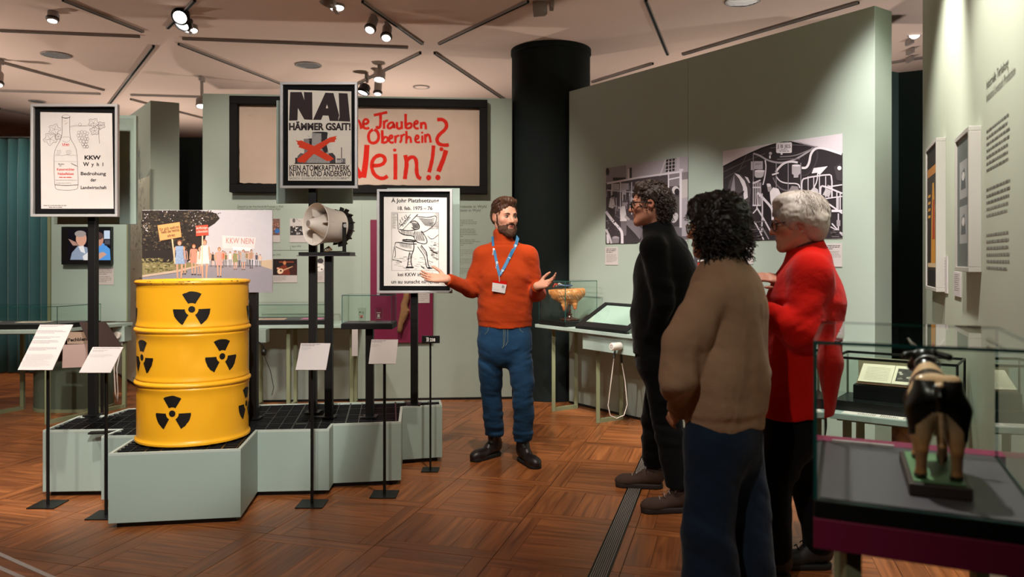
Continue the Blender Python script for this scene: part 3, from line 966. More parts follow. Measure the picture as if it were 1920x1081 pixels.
INKC = '2A2426'
def draw_bottle(a, sh):
    a.poly(sh, 'DCD5D3')
    L = lambda pts, w=2.6, c=INKC, s=2: a.stroke(pts, w, c, smooth=s)
    # bottle
    L([(300, 160), (298, 230), (300, 300), (285, 350), (246, 415), (232, 460), (232, 600), (238, 755), (262, 768), (335, 774), (410, 768), (437, 755), (432, 600), (424, 440), (405, 395), (374, 345), (364, 300), (364, 230), (364, 160)], 3)
    a.ell(332, 150, 36, 15, INKC); a.ell(332, 149, 33, 12, 'DCD5D3'); a.stroke([(296, 156), (332, 168), (368, 156)], 2.5, INKC, smooth=1)
    L([(316, 190), (335, 186)], 2, 'B06A50', 0); L([(322, 218), (345, 200)], 2.4, 'B06A50', 0)
    L([(300, 330), (318, 320), (335, 326), (352, 320), (368, 332), (366, 355), (335, 372), (302, 356)], 1.8, '70686A')
    a.text('Uran', 301, 393, 26, 'D23A2E', .03, fit=58); a.rect(301, 397, 358, 399, 'D23A2E')
    for (x0_, x1_, y) in ((250, 320, 436), (255, 322, 448), (248, 318, 460), (246, 300, 470), (335, 402, 436), (330, 410, 448), (338, 398, 460), (334, 386, 470)):
        a.para(x0_, y, x1_, 1, 8, 3, '8A8284')
    L([(240, 478), (262, 482), (280, 474), (300, 484), (335, 470), (370, 482), (400, 474), (424, 480)], 1.6, '8A8284')
    L([(234, 530), (335, 528), (432, 532)], 1.6, '8A8284')
    a.text('Baden', 268, 556, 15, INKC, .02, fit=50); a.text('1981', 276, 571, 11, INKC, .02)
    L([(374, 542), (424, 566)], 2.4); L([(378, 548), (426, 572)], 2)
    a.text('Kaiserstühler', 256, 606, 29, 'D23A2E', .02, fit=150)
    a.text('Nebelfelsen', 264, 643, 29, 'D23A2E', .02, fit=134)
    a.para(274, 660, 386, 1, 8, 7, 'D23A2E', last=1)
    a.para(244, 686, 424, 1, 8, 4, '8A8284', last=1); a.para(250, 710, 376, 1, 8, 4, '8A8284', last=1)
    L([(238, 726), (335, 734), (434, 726)], 4.5)
    # vine, leaves, grapes
    L([(368, 232), (420, 222), (470, 228), (560, 222), (660, 222)], 2, '6E6668'); L([(366, 240), (430, 230), (520, 234)], 1.6, '6E6668')
    def leaf(cx, cy, s, rot=0):
        pts = []
        for i in range(26):
            t = 2 * math.pi * i / 26
            r = s * (1 + .22 * math.cos(5 * t) + (.08 if i % 2 else -.06))
            pts.append((cx + r * math.cos(t + rot), cy + r * math.sin(t + rot) * .9))
        a.stroke(pts, 2.6, '5E5658', closed=True)
        for q in range(5):
            t = rot + 2 * math.pi * q / 5
            a.stroke([(cx, cy), (cx + s * .95 * math.cos(t), cy + s * .85 * math.sin(t))], 1.8, '7A7274')
    leaf(235, 258, 44); leaf(200, 340, 50, .4); leaf(268, 320, 26, .9); leaf(565, 205, 40, .2); leaf(630, 225, 30, .5); leaf(575, 270, 36, .9)
    L([(612, 230), (610, 300), (616, 378)], 2.2)
    a.stroke([(452 + 12 * math.cos(t), 218 + 13 * math.sin(t)) for t in [i * .52 for i in range(12)]], 2, '6E6668', closed=True)
    rr = random.Random(2)
    for (x, y) in [(440, 285), (465, 280), (492, 282), (512, 292), (435, 310), (458, 308), (484, 308), (508, 318), (444, 335), (470, 334), (498, 338), (515, 340), (455, 358), (482, 362), (508, 362), (475, 384), (500, 386), (488, 404), (512, 404)]:
        a.stroke([(x + 12 * math.cos(t), y + 12 * math.sin(t)) for t in [i * .63 for i in range(10)]], 2.2, '605860', closed=True)
    a.text('KKW', 488, 512, 46, INKC, .045, fit=138); 
    for (c, x, s_) in (('W', 476, 46), ('y', 546, 42), ('h', 592, 42), ('l', 641, 42)):
        a.text(c, x, 568, s_, INKC, .03)
    a.text('Bedrohung', 457, 645, 40, INKC, .025, fit=213); a.text('der', 539, 698, 38, INKC, .025, fit=50); a.text('Landwirtschaft', 457, 762, 38, INKC, .025, fit=218)
    a.para(142, 899, 336, 1, 8, 5, '5A5254', last=1); a.para(188, 913, 300, 1, 8, 5, '5A5254', last=1)
T1 = (50, 185, 4.505)
poster('poster_stand', 'tall stand with framed white poster of a drawn wine bottle and vine', 4.80, (62.5, 196.5, 224.5, 406.5),
       [(115, 112), (722, 122), (735, 928), (122, 928)], 175, (101, 216, 255, 420, .19), T1, draw_bottle)

def draw_nai(a, sh):
    a.poly(sh, 'E6DED2')
    K = '3A3032'
    a.poly([(148, 140), (240, 140), (262, 205), (258, 140), (326, 142), (328, 366), (262, 362), (210, 270), (206, 370), (138, 372)], K)
    # A with counter
    a.poly([(432, 146), (498, 148), (545, 330), (540, 345), (536, 376), (468, 374), (458, 332), (412, 330), (398, 366), (332, 366)], K)
    a.poly([(446, 238), (456, 272), (436, 272)], 'E6DED2')
    a.poly([(540, 148), (612, 152), (634, 380), (536, 376), (548, 340)], K)
    a.text('HÄMMER GSAIT!', 138, 447, 78, K, .045, fit=500)
    # cooling towers
    a.rect(188, 672, 230, 716, '3C383A'); a.poly([(205, 716), (206, 660), (232, 634), (262, 640), (262, 716)], '6C6668')
    a.poly([(256, 520), (325, 515), (322, 600), (330, 716), (240, 716), (262, 620)], '8A8688'); a.poly([(298, 517), (325, 515), (322, 600), (310, 600)], '2E2A2C')
    a.poly([(325, 466), (452, 470), (442, 560), (455, 620), (485, 700), (478, 720), (285, 718), (300, 660), (322, 600)], 'A8A4A2')
    a.poly([(400, 470), (452, 470), (442, 560), (455, 620), (430, 640), (400, 590)], '3A3638')
    a.ell(388, 468, 64, 6, '2E2A2C')
    a.poly([(460, 638), (490, 632), (514, 660), (516, 716), (470, 716)], '4A4648')
    rr = random.Random(4)
    for k in range(170):
        x, y = rr.uniform(290, 470), rr.uniform(480, 712)
        a.rect(x, y, x + rr.uniform(2, 5), y + rr.uniform(2, 5), rr.choice(['5A5658', '4A4446', 'C8C4C0']))
    a.rect(560, 588, 566, 676, '3A3638'); a.rect(524, 678, 595, 722, '7A7678'); a.rect(524, 690, 560, 722, 'B8B4B0'); a.ell(564, 695, 10, 10, 'D0CCC8'); a.ell(564, 695, 5, 5, '3A3638')
    a.rect(182, 715, 596, 722, '3A3638')
    R_ = 'E2482E'
    a.poly([(190, 530), (212, 536), (240, 532), (270, 548), (330, 572), (420, 626), (470, 655), (504, 682), (482, 690), (476, 700), (462, 694), (452, 702), (340, 640), (280, 608), (214, 586), (222, 574), (204, 562), (208, 548)], R_)
    a.poly([(528, 494), (516, 508), (524, 520), (510, 530), (512, 544), (470, 548), (400, 600), (330, 650), (262, 716), (246, 706), (230, 712), (204, 700), (212, 690), (200, 686), (280, 626), (350, 572), (410, 540), (470, 508)], R_)
    a.text('KEIN ATOMKRAFTWERK', 140, 776, 62, K, .025, fit=492)
    a.text('IN WYHL UND ANDERSWO', 140, 822, 62, K, .025, fit=500)
    a.text('BADISCH - ELSÄSSISCHE BÜRGERINITIATIVEN', 142, 848, 26, '6A6062', 0, fit=408)
    a.para(556, 832, 636, 2, 9, 5, '7A7072')
    a.rect(638, 610, 641, 725, '9A9092')
T2 = (510, 140, 4.322)
poster('poster_stand', 'tallest stand with framed poster of a red cross over cooling towers', 4.89, (527.5, 155.5, 671.5, 353.3),
       [(130, 122), (643, 135), (645, 860), (130, 857)], 587, (518, 188, 660, 381, .2), T2, draw_nai)

def draw_flag(a, sh):
    a.poly(sh, 'ECE6E2')
    K = '262224'
    a.text('Ä Johr Platzbsetzung', 165, 192, 50, K, .02, fit=440)
    a.text('18. feb. 1975 – 76', 226, 262, 46, K, .02, fit=318)
    a.text('kei KKW in Wyhl', 226, 872, 46, K, .02, fit=320)
    a.text('un au sunscht nirgends', 166, 938, 46, K, .02, fit=440)
    # picture frame
    a.stroke([(168, 285), (602, 287), (602, 822), (170, 820)], 3.2, K, closed=True)
    L = lambda pts, w=3.0, s=2: a.stroke(pts, w * 1.55, K, smooth=s, jit=.25)
    rr = random.Random(8)
    # sky hatching and ground hatching
    for k in range(26):
        y = 292 + k * 5.6
        x = 172 + rr.uniform(0, 4)
        a.stroke([(x, y), (x + rr.uniform(25, 48), y + rr.uniform(-2, 2))], 1.5, K)
        a.stroke([(600 - rr.uniform(10, 40), y), (600, y + rr.uniform(-2, 2))], 1.5, K)
    for k in range(9):
        y = 380 + k * 7
        a.stroke([(505 + rr.uniform(0, 30), y), (600, y + rr.uniform(-3, 3))], 1.5, K)
    for k in range(60):
        x, y = rr.uniform(175, 560), rr.uniform(690, 815)
        a.stroke([(x, y), (x + rr.uniform(15, 46), y + rr.uniform(-4, 6))], rr.choice([1.3, 1.8, 2.6]), K)
    # plain generic flag bearer striding with a billowing flag
    a.poly([(222, 290), (410, 292), (400, 330), (270, 440), (236, 446), (226, 400)], 'ECE6E2')
    L([(222, 292), (228, 440), (262, 450), (412, 302)], 3.4, 0)
    a.poly([(236, 428), (340, 300), (404, 300), (270, 444)], 'F4F0EC'); L([(236, 428), (344, 302)], 3, 0); L([(270, 446), (406, 304)], 3, 0)
    a.text('freiheit', 272, 418, 40, K, .01, rot=-.86, fit=112)
    for (x, y) in ((262, 330), (285, 318), (246, 352), (300, 305), (240, 380)):
        L([(x, y), (x + 6, y + 22), (x + 14, y + 26)], 3.4, 1)
    L([(400, 320), (470, 330), (520, 330), (585, 310), (578, 380), (540, 420), (490, 456), (452, 470)], 3.4)
    for k in range(8):
        L([(416 + k * 8, 336 + k * 9), (470 + k * 5, 344 + k * 9), (520 + k * 3, 350 + k * 8), (566 - k * 3, 338 + k * 12)], 1.9)
    # body
    L([(232, 452), (250, 478), (300, 496), (360, 498), (380, 520)], 4.5); L([(240, 440), (300, 452), (372, 448), (410, 440)], 4)
    for k in range(12):
        L([(258 + k * 9, 452 + (k % 3)), (264 + k * 9, 486 + k)], 2, 0)
    L([(340, 380), (370, 360), (405, 372), (428, 410), (420, 440), (380, 442), (352, 420)], 4.5)
    for k in range(10):
        L([(350 + k * 7, 375 + k), (362 + k * 6, 400), (372 + k * 6, 432)], 2.2, 1)
    L([(380, 455), (372, 500), (390, 552), (440, 572), (490, 575), (498, 545), (470, 490), (440, 455)], 4.5)
    for k in range(7):
        L([(388 + k * 11, 460), (392 + k * 11, 500), (400 + k * 12, 545)], 3, 1)
    L([(270, 536), (330, 534), (400, 548), (368, 556), (300, 552), (268, 546)], 6)
    for k in range(6): L([(285 + k * 14, 534), (292 + k * 14, 552)], 3, 0)
    # legs
    L([(400, 575), (330, 575), (250, 560), (205, 560)], 4); L([(205, 600), (250, 620), (310, 640), (372, 640)], 4); L([(205, 560), (196, 600), (208, 680), (196, 700)], 3.4)
    L([(372, 560), (376, 620), (352, 680), (345, 760), (365, 784), (312, 794), (318, 760), (326, 690), (336, 650)], 4.5)
    L([(440, 585), (492, 650), (496, 700), (506, 780), (536, 800)], 4.5); L([(408, 600), (452, 660), (476, 700), (488, 790), (520, 806)], 4)
    for k in range(11):
        L([(246 + k * 10, 566 + k), (252 + k * 10, 600 + k * 2)], 2.2, 0); L([(330 + k * 3, 660 + k * 10), (352, 664 + k * 10)], 2, 0); L([(430 + k * 5, 602 + k * 8), (446 + k * 5, 598 + k * 8)], 1.8, 0)
    # shrub and slope at right
    L([(500, 500), (540, 540), (600, 490)], 2.4); L([(510, 600), (560, 660), (600, 640)], 2.4)
    for k in range(46):
        x, y = rr.uniform(525, 596), rr.uniform(545, 720)
        a.stroke([(x + 8 * math.cos(t), y + 7 * math.sin(t)) for t in (0, .9, 1.8, 2.7, 3.4)], 2.6, K)
    L([(190, 600), (180, 680), (176, 720)], 2.5); L([(176, 720), (230, 728), (262, 742)], 4); L([(300, 790), (372, 790)], 9, 0); L([(440, 780), (470, 800)], 6, 0); L([(500, 792), (540, 800)], 7, 0)
T4 = (700, 340, 4.913)
poster('poster_stand', 'stand with framed black woodcut poster of a striding flag bearer', 5.16, (708, 355, 848.6, 549),
       [(97, 142), (677, 148), (677, 962), (97, 960)], 777, (725.5, 352.5, 862, 537, .16), T4, draw_flag)

# march photograph on a pole
def draw_march(a):
    a.poly([(42, 55), (1545, 52), (1548, 1006), (42, 1006)], 'BDBAC2')
    rr = random.Random(21)
    # road, verge, field
    a.poly([(42, 810), (560, 690), (1400, 690), (1548, 742), (1548, 1006), (42, 1006)], '8E8890')
    a.poly([(1400, 640), (1548, 626), (1548, 742), (1420, 700)], 'C0A88E'); a.poly([(42, 640), (250, 640), (560, 650), (700, 690), (430, 750), (42, 806)], '8A7E58')
    # dark trees: overlapping leaf clumps
    a.poly([(42, 58), (700, 56), (900, 90), (940, 150), (880, 210), (800, 260), (760, 430), (700, 560), (560, 660), (42, 660)], '2E2724')
    for k in range(420):
        x = 42 + abs(rr.gauss(0, 1)) * 330
        y = rr.uniform(60, 520)
        if x > 900 - max(0, y - 180) * .9: continue
        a.ell(x, y, rr.uniform(5, 20), rr.uniform(4, 13), rr.choice(['26201E', '3C342C', '564A3A', '2A2422', '6A5A48', '463C30', '1E1A18']), 7)
    for k in range(150):
        x = rr.uniform(560, 950); y = rr.uniform(62, 250)
        if y > 120 + (935 - x) * .6: continue
        a.ell(x, y, rr.uniform(4, 13), rr.uniform(3, 9), rr.choice(['3A322C', '5A4E40', '2E2826', '6E6050']), 6)
    for k in range(60):
        a.ell(rr.choice([rr.uniform(50, 130), rr.uniform(250, 480), rr.uniform(600, 760)]), rr.uniform(62, 300), rr.uniform(3, 9), rr.uniform(3, 8), rr.choice(['CFC8CC', 'B4A8A4', 'E0DADC']), 5)
    for k in range(170):
        a.ell(rr.uniform(46, 560), rr.uniform(610, 770) , rr.uniform(6, 22), rr.uniform(4, 12), rr.choice(['6E6840', '94885C', '585234', 'A89A70', '7A6E48']), 6)
    a.poly([(42, 806), (430, 750), (700, 690), (720, 700), (440, 775), (42, 830)], 'C4AC98')
    # banner KKW NEIN
    a.poly([(964, 345), (1362, 372), (1345, 500), (966, 495)], 'CFCBCE'); a.stroke([(964, 345), (966, 500)], 3, 'B8B0B0'); a.stroke([(1362, 372), (1340, 520)], 3, 'B8A8A0')
    a.text('KKW NEIN', 1012, 436, 92, 'B8847E', .01, fit=318, rot=.03)
    a.poly([(1092, 472), (1300, 492), (1296, 525), (1092, 512)], 'E4E0E2')
    SK = 'C89A80'
    def person(x, y0, y1, dress, hair='8A5A38', w=1.0, legs=SK, trousers=False):
        h = y1 - y0
        hw = h * .085 * w
        for sgn in (-1, 1):
            a.poly([(x + sgn * hw * .75 - hw * .32, y0 + h * .55), (x + sgn * hw * .75 + hw * .32, y0 + h * .55), (x + sgn * hw * .5 + hw * .2, y1), (x + sgn * hw * .5 - hw * .25, y1)], legs)
            a.ell(x + sgn * hw * .55, y1, hw * .45, hw * .25, '4A4044', 8)
            a.poly([(x + sgn * hw * 1.1, y0 + h * .17), (x + sgn * hw * 1.5, y0 + h * .2), (x + sgn * hw * 1.75, y0 + h * .5), (x + sgn * hw * 1.4, y0 + h * .5)], SK)
        if trousers:
            a.poly([(x - hw * 1.1, y0 + h * .16), (x + hw * 1.1, y0 + h * .16), (x + hw, y0 + h * .5), (x - hw, y0 + h * .5)], dress)
        else:
            a.poly([(x - hw * 1.1, y0 + h * .16), (x + hw * 1.1, y0 + h * .16), (x + hw * 1.0, y0 + h * .36), (x + hw * 1.55, y0 + h * .62), (x - hw * 1.55, y0 + h * .62), (x - hw * 1.0, y0 + h * .36)], dress)
        a.ell(x, y0 + h * .075, hw * .72, h * .075, hair, 10); a.ell(x, y0 + h * .09, hw * .52, h * .055, SK, 10)
    for k in range(16):
        x = rr.uniform(790, 1300); y0 = rr.uniform(528, 560)
        person(x, y0, rr.uniform(690, 712), rr.choice(['C8C2BE', '5A5654', 'B49A84', '8A8A92', 'D6D2CE', '6E6A48']), rr.choice(['3A302C', '6A4A34']), .9, '5A5458', True)
    person(1408, 562, 706, 'D0B4A4', '5A4030', 1, '5C5660', True); person(1366, 548, 706, '4A4C5A', '3A302C', 1, '4A4850', True)
    person(1305, 508, 726, 'B08A74', '3A2C28', 1.05, '3C383E', True)
    person(1214, 508, 740, 'A8A4A8', '4A3428', 1.1); person(1120, 520, 738, '8A8A62', '5A3A2C', 1.1); person(1060, 530, 708, 'DAD6D4', '4A3A34', 1, '6A686C', True)
    person(975, 520, 715, 'D8563C', '2E2826', .9, '7A767C', True); person(860, 540, 698, '3A3634', '5A3A2C', .95)
    person(935, 480, 822, 'C09A94', '9A6A44', .95)
    person(525, 470, 790, '8A7A8A', 'A86A3C', 1.0); person(640, 445, 796, 'D08A78', 'A05A34', 1.0); person(705, 480, 800, 'D6CCC4', '9A6A50', .8)
    person(475, 396, 850, '8FA4C4', '7A4A34', 1.05)
    for k in range(50):
        a.ell(rr.uniform(425, 530), rr.uniform(480, 665), 5, 4, rr.choice(['B8C6DC', '6E86AC', 'A6B6D2']), 5)
    person(765, 392, 850, 'E8DCD6', '9A6A50', 1.0)
    a.poly([(383, 388), (400, 386), (432, 670), (416, 672)], 'D8BC98'); a.poly([(735, 345), (750, 345), (742, 700), (728, 700)], 'D8C4A8')
    a.poly([(222, 230), (478, 192), (500, 364), (250, 408)], 'DDA066'); a.stroke([(222, 230), (478, 192), (500, 364), (250, 408)], 4, 'B87A48', closed=True)
    a.text('für sich wehren', 248, 296, 52, '4A2C20', .01, fit=232, rot=-.15); a.text('heißt die heimat', 266, 328, 50, '4A2C20', .01, fit=215, rot=-.15); a.text('ehren', 340, 368, 50, '4A2C20', .01, fit=88, rot=-.15)
    a.poly([(664, 234), (806, 222), (812, 342), (668, 356)], 'C2503C')
    a.text('die Mächtigen', 670, 276, 40, 'E8D4C8', .01, fit=132, rot=-.07); a.text('im Einverständnis', 672, 318, 40, 'E8D4C8', .01, fit=132, rot=-.07)
Dm = 4.72
pm = frontal(Dm)
t = thing('photo_stand', 'colour photograph board of protest marchers on a black pole behind the drum', 'photo stand', ((476 - CX) / F * (Dm + .04), Dm + .04, PT))
u0, v1 = pm.uv(266.8, 393.5); u1, v0 = pm.uv(510.6, 548)
MB().slab(pm, u0, u1, v0, v1, -.012, 0).build('board', M['white'], t, bevel=.001)
a = Art(pm, .0006, (260, 385, 6.177)); draw_march(a); a.build('photograph', M['art'], t)
pole(t, 476, Dm + .04, v0 + .35)

# ------------------------------------------------------------------ loudspeaker on its stand
Dl = 4.80
t = thing('loudspeaker_stand', 'black pole stand with small shelf carrying the horn loudspeaker', 'stand', ((617 - CX) / F * Dl, Dl, PT))
zs_ = H - (475 - HY) / F * Dl
pole(t, 617, Dl, zs_ - .012)
x0 = (563 - CX) / F * Dl; x1 = (661 - CX) / F * Dl
MB().box(x0 + .012, x1, Dl - .085, Dl + .085, zs_ - .012, zs_ + .008).build('shelf', M['black'], t, bevel=.002)
MB().box(x0 + .002, x1 + .004, Dl - .092, Dl + .092, zs_ - .0165, zs_ - .0125).build('shelf_plate', M['slate'], t)
hc = W(591.5, 420, Dl - .10); ha = Vector((-.64, -.765, .06)).normalized()
t = thing('horn_loudspeaker', 'round off-white horn loudspeaker with black finned rear on the small shelf', 'loudspeaker', (hc.x + .06, Dl, zs_ + .008))
MB().lathe(hc, ha, [(.126, .0), (.130, .004), (.131, -.002), (.127, -.008), (.115, -.045), (.106, -.09), (.101, -.14), (.098, -.19), (.09, -.215), (.06, -.225), (0, -.225)], 48).build('horn_shell', M['horn'], t, smooth='auto')
MB().lathe(hc, ha, [(.126, .0), (.118, -.03), (.108, -.07), (.095, -.12), (.07, -.15)], 48).build('inner_flare', M['horn'], t, smooth=True)
MB().lathe(hc, ha, [(.0, .052), (.022, .052), (.026, .047), (.031, .03), (.052, -.02), (.072, -.07), (.082, -.11), (.08, -.14)], 40).build('centre_cone', M['horn'], t, smooth='auto')
MB().lathe(hc, ha, [(.0, .0535), (.0195, .0535), (.0195, .051)], 24).build('nose_cap', M['greylamp'], t)
xr = ha.orthogonal().normalized(); yr = ha.cross(xr)
for k in range(3):
    an_ = 2 * math.pi * k / 3 + .5
    rdv = xr * math.cos(an_) + yr * math.sin(an_)
    MB().beam(hc + ha * -.04 + rdv * .05, hc + ha * -.06 + rdv * .112, .003, .08, up=ha).build('rib', M['horn'], t)
rear = hc - ha * .2
MB().lathe(rear, -ha, [(.09, -.03), (.103, -.03), (.104, .0), (.098, .012), (.08, .03), (.0, .034)], 36).build('driver_cap', M['black'], t, smooth='auto')
for k in range(14):
    an_ = 2 * math.pi * k / 14
    rdv = xr * math.cos(an_) + yr * math.sin(an_)
    MB().beam(rear + rdv * .095 + ha * .012, rear + rdv * .122 + ha * .006, .006, .03, up=ha).build('fin', M['black'], t)
sidev = Vector((ha.y, -ha.x, 0)).normalized()
mid = hc - ha * .13
br = MB()
for sg in (-1, 1):
    top = mid + sidev * sg * .112
    br.beam(top + Vector((0, 0, .02)), Vector((top.x, top.y, zs_ + .014)), .026, .006, up=sidev)
br.beam(Vector((mid.x, mid.y, zs_ + .012)) - sidev * .115, Vector((mid.x, mid.y, zs_ + .012)) + sidev * .115, .028, .006)
br.build('bracket', M['black'], t, bevel=.001)
for sg in (-1, 1):
    MB().cyl(mid + sidev * sg * .095, mid + sidev * sg * .122, .012, n=12).build('clamp_bolt', M['alu'], t, smooth='auto')
cable = [hc - ha * .05 + Vector((0, 0, -.11)), hc - ha * .05 + Vector((.02, -.01, -.125)), hc - ha * .05 + Vector((.035, -.015, -.14))]
cb = MB()
for q in range(4):
    pts_ = []
    for i in range(14):
        an_ = i / 13 * 2 * math.pi
        pts_.append(Vector((hc.x + .05 + .006 * q + (.018 - .002 * q) * math.cos(an_ + q), hc.y + .09 + .01 * math.sin(an_), zs_ + .013 + .003 * q + .011 * (1 + math.sin(an_ + q * .7)))))
    cb.tube(pts_, .0028, 6)
cb.build('cable_coil', M['bark'], t, smooth=True)

# ------------------------------------------------------------------ showcases, tables
def glass_box(parent, pts, z0, z1, th=.006, name='glass_pane', inset_=.0):
    """four side panes and a lid over a plan quadrilateral"""
    P4 = [Vector((p[0], p[1], 0)) for p in pts]
    cen = sum(P4, Vector()) / 4
    for i in range(4):
        a, b = P4[i], P4[(i + 1) % 4]
        u = (b - a).normalized(); nn_ = Vector((-u.y, u.x, 0))
        if nn_.dot(cen - a) < 0: nn_ = -nn_
        m = MB()
        q = [a, b, b + nn_ * th, a + nn_ * th]
        vs_ = [(p.x, p.y, z) for z in (z0, z1 - th) for p in q]
        m.add(vs_, [(0, 1, 5, 4), (2, 3, 7, 6)], mi=0)
        m.add(vs_, [(0, 3, 2, 1), (4, 5, 6, 7), (1, 2, 6, 5), (3, 0, 4, 7)], mi=1)
        m.build(name, [M['glass'], M['glassedge']], parent)
    m = MB()
    vs_ = [(p.x, p.y, z) for z in (z1 - th, z1) for p in P4]
    m.add(vs_, [(3, 2, 1, 0), (4, 5, 6, 7)], mi=0)
    m.add(vs_, [(0, 1, 5, 4), (1, 2, 6, 5), (2, 3, 7, 6), (3, 0, 4, 7)], mi=1)
    m.build('glass_lid', [M['glass'], M['glassedge']], parent)
def quadpts(a, u, L, w):
    """plan quad: corner a, length L along u, width w to the left/back"""
    a = Vector((a[0], a[1])); u = Vector(u).normalized(); n_ = Vector((-u.y, u.x))
    return [a, a + u * L, a + u * L + n_ * w, a + n_ * w]
def table(name, label, quad, z, frames, th=.028, mtop='laminate', leg=.032, ins=.1, group=None):
    c = sum((Vector(p) for p in quad), Vector((0, 0))) / 4
    t = thing(name, label, 'table', (c.x, c.y, 0), group)
    MB().prism([tuple(p) for p in quad], z - th, z).build('table_top', M[mtop], t, bevel=.002)
    A, B, C_, D_ = [Vector(p) for p in quad]
    for f in frames:
        p, q = A.lerp(B, f), D_.lerp(C_, f)
        d = (q - p).normalized()
        p2, q2 = p + d * ins, q - d * .03
        for e in (p2, q2):
            MB().box(e.x - leg / 2, e.x + leg / 2, e.y - leg / 2, e.y + leg / 2, 0, z - th).build('leg', M['olive'], t, bevel=.002)
        MB().beam((p2.x, p2.y, leg / 2), (q2.x, q2.y, leg / 2), leg, leg).build('foot_bar', M['olive'], t)
    MB().beam((*(A.lerp(B, .02) + (D_ - A) * .3), z - th - .012), (*(B.lerp(A, .02) + (D_ - A) * .3), z - th - .012), .03, .024).build('rail', M['olive'], t)
    return t

# small case with two tumblers on a pole
Dg = 4.80
xg0, xg1 = (646 - CX) / F * Dg, (740 - CX) / F * Dg
zg = H - (617 - HY) / F * (Dg - .1)
t = thing('tumbler_case', 'small glass showcase on a black pole holding two printed tumblers', 'showcase', ((693 - CX) / F * Dg, Dg, PT))
pole(t, 693.5, Dg, zg)
MB().box(xg0, xg1, Dg - .1, Dg + .1, zg, zg + .034).build('base', M['black'], t, bevel=.002)
MB().box(xg0 + .008, xg1 - .008, Dg - .092, Dg + .092, zg + .034, zg + .037).build('deck', M['slate'], t)
glass_box(t, [(xg0 + .004, Dg - .096), (xg1 - .004, Dg - .096), (xg1 - .004, Dg + .096), (xg0 + .004, Dg + .096)], zg + .036, zg + .036 + .172, .004)
for (px, red, lab) in ((679, True, 'small tumbler printed with red and black marks in the pole showcase'), (711, False, 'small tumbler printed with grey marks in the pole showcase')):
    x = (px - CX) / F * Dg; z = zg + .0372
    tt = thing('tumbler', lab, 'glass', (x, Dg, z), 'printed tumblers')
    MB().lathe((x, Dg, z), (0, 0, 1), [(0, 0), (.018, 0), (.020, .004), (.0262, .088), (.0245, .088), (.0185, .012), (0, .012)], 24).build('glass_body', M['tumbler'], tt, smooth='auto')
    def cylp(u, v):
        r = .0203 + v * .075
        a_ = -math.pi / 2 + u / r
        return (x + (r + .0006) * math.cos(a_), Dg + (r + .0006) * math.sin(a_), z + v)
    shapes = [([(-.013, .05), (-.008, .066), (-.004, .052), (-.004, .066), (-.007, .06), (-.013, .066)], '2A2426'), ([(0, .05), (.004, .066), (.008, .05), (.004, .058)], '2A2426'), ([(.010, .05), (.013, .05), (.013, .066), (.010, .066)], '2A2426'),
              ([(-.012, .028), (-.008, .026), (.012, .044), (.008, .046)], 'C8322A'), ([(-.012, .044), (-.008, .046), (.012, .028), (.008, .026)], 'C8322A'), ([(-.006, .024), (.006, .024), (.004, .034), (-.004, .034)], '5A5456')] if red else \
             [([(-.012, .056), (.012, .056), (.012, .061), (-.012, .061)], 'A8A4A0'), ([(-.008, .03), (.008, .03), (.006, .05), (-.006, .05)], 'B4B0AC'), ([(-.012, .022), (.012, .022), (.012, .026), (-.012, .026)], 'A8A4A0')]
    for (ps, c_) in shapes:
        MB().add([cylp(*p) for p in ps], [tuple(range(len(ps)))], col=hx(c_)).build('print', M['art'], tt)

# udder table at the photograph wall
dv = (LW0 - LW1).normalized()
du2 = Vector((dv.x, dv.y)); dn2 = Vector((-du2.y, du2.x))
Tz = .78
A0 = Vector((.446, 6.6)) - du2 * .42
ut = table('display_table', 'sage display table along the photograph wall carrying the udder case', quadpts(A0, du2, 1.5, .42), Tz, [.07, .47, .9], ins=.13)
nc = Vector((.446, 6.6)) + dn2 * .01
uq = [nc - du2 * .375, nc, nc + dn2 * .36, nc - du2 * .375 + dn2 * .36]
t = thing('udder_case', 'glass showcase with black base holding the udder model', 'showcase', (*((uq[0] + uq[2]) / 2), Tz))
MB().prism([tuple(p) for p in uq], Tz + .001, Tz + .042).build('base', M['black'], t, bevel=.002)
glass_box(t, uq, Tz + .042, Tz + .395)
# sloping glazed panel on the same table
sA = Vector((.446, 6.6)) + du2 * .13 + dn2 * .015; sB = sA + du2 * .62
Vs = Vector((dn2.x * .34, dn2.y * .34, .185))
ps = Plane((sA.x, sA.y, Tz + .012), (du2.x, du2.y, 0), Vs)
t = thing('sloping_panel', 'sloping dark framed glass panel propped on the table beside the udder case', 'display panel', (*(sA.lerp(sB, .5)), Tz))
Lh = Vs.length
m = MB()
m.slab(ps, 0, .62, 0, .075, 0, .016); m.slab(ps, 0, .62, Lh - .03, Lh, 0, .016); m.slab(ps, 0, .05, .075, Lh - .03, 0, .016); m.slab(ps, .57, .62, .075, Lh - .03, 0, .016)
m.build('frame', M['blackmat'], t, bevel=.002)
MB().slab(ps, .05, .57, .075, Lh - .03, .006, .010).build('pane', [M['glass']], t)
MB().slab(ps, .05, .57, .075, Lh - .03, .0, .004).build('added_sheet', M['laminate'], t)  # sage sheet added under the glass in place of what the pane would show
b2 = ps.pt(.25, .1, 0); b3 = ps.pt(.3, Lh * .5, 0)
MB().tube([ps.pt(.18, .2, -.004), ps.pt(.28, .12, -.01), Vector((*(sA + du2 * .3 + dn2 * .12), Tz + .004))], .005, 8).build('prop', M['black'], t)
for q in (.01, .61):
    p = ps.pt(q, Lh - .02, -.003)
    MB().cyl((p.x, p.y, Tz + .001), (p.x, p.y, p.z), .006, n=8).build('strut', M['black'], t)
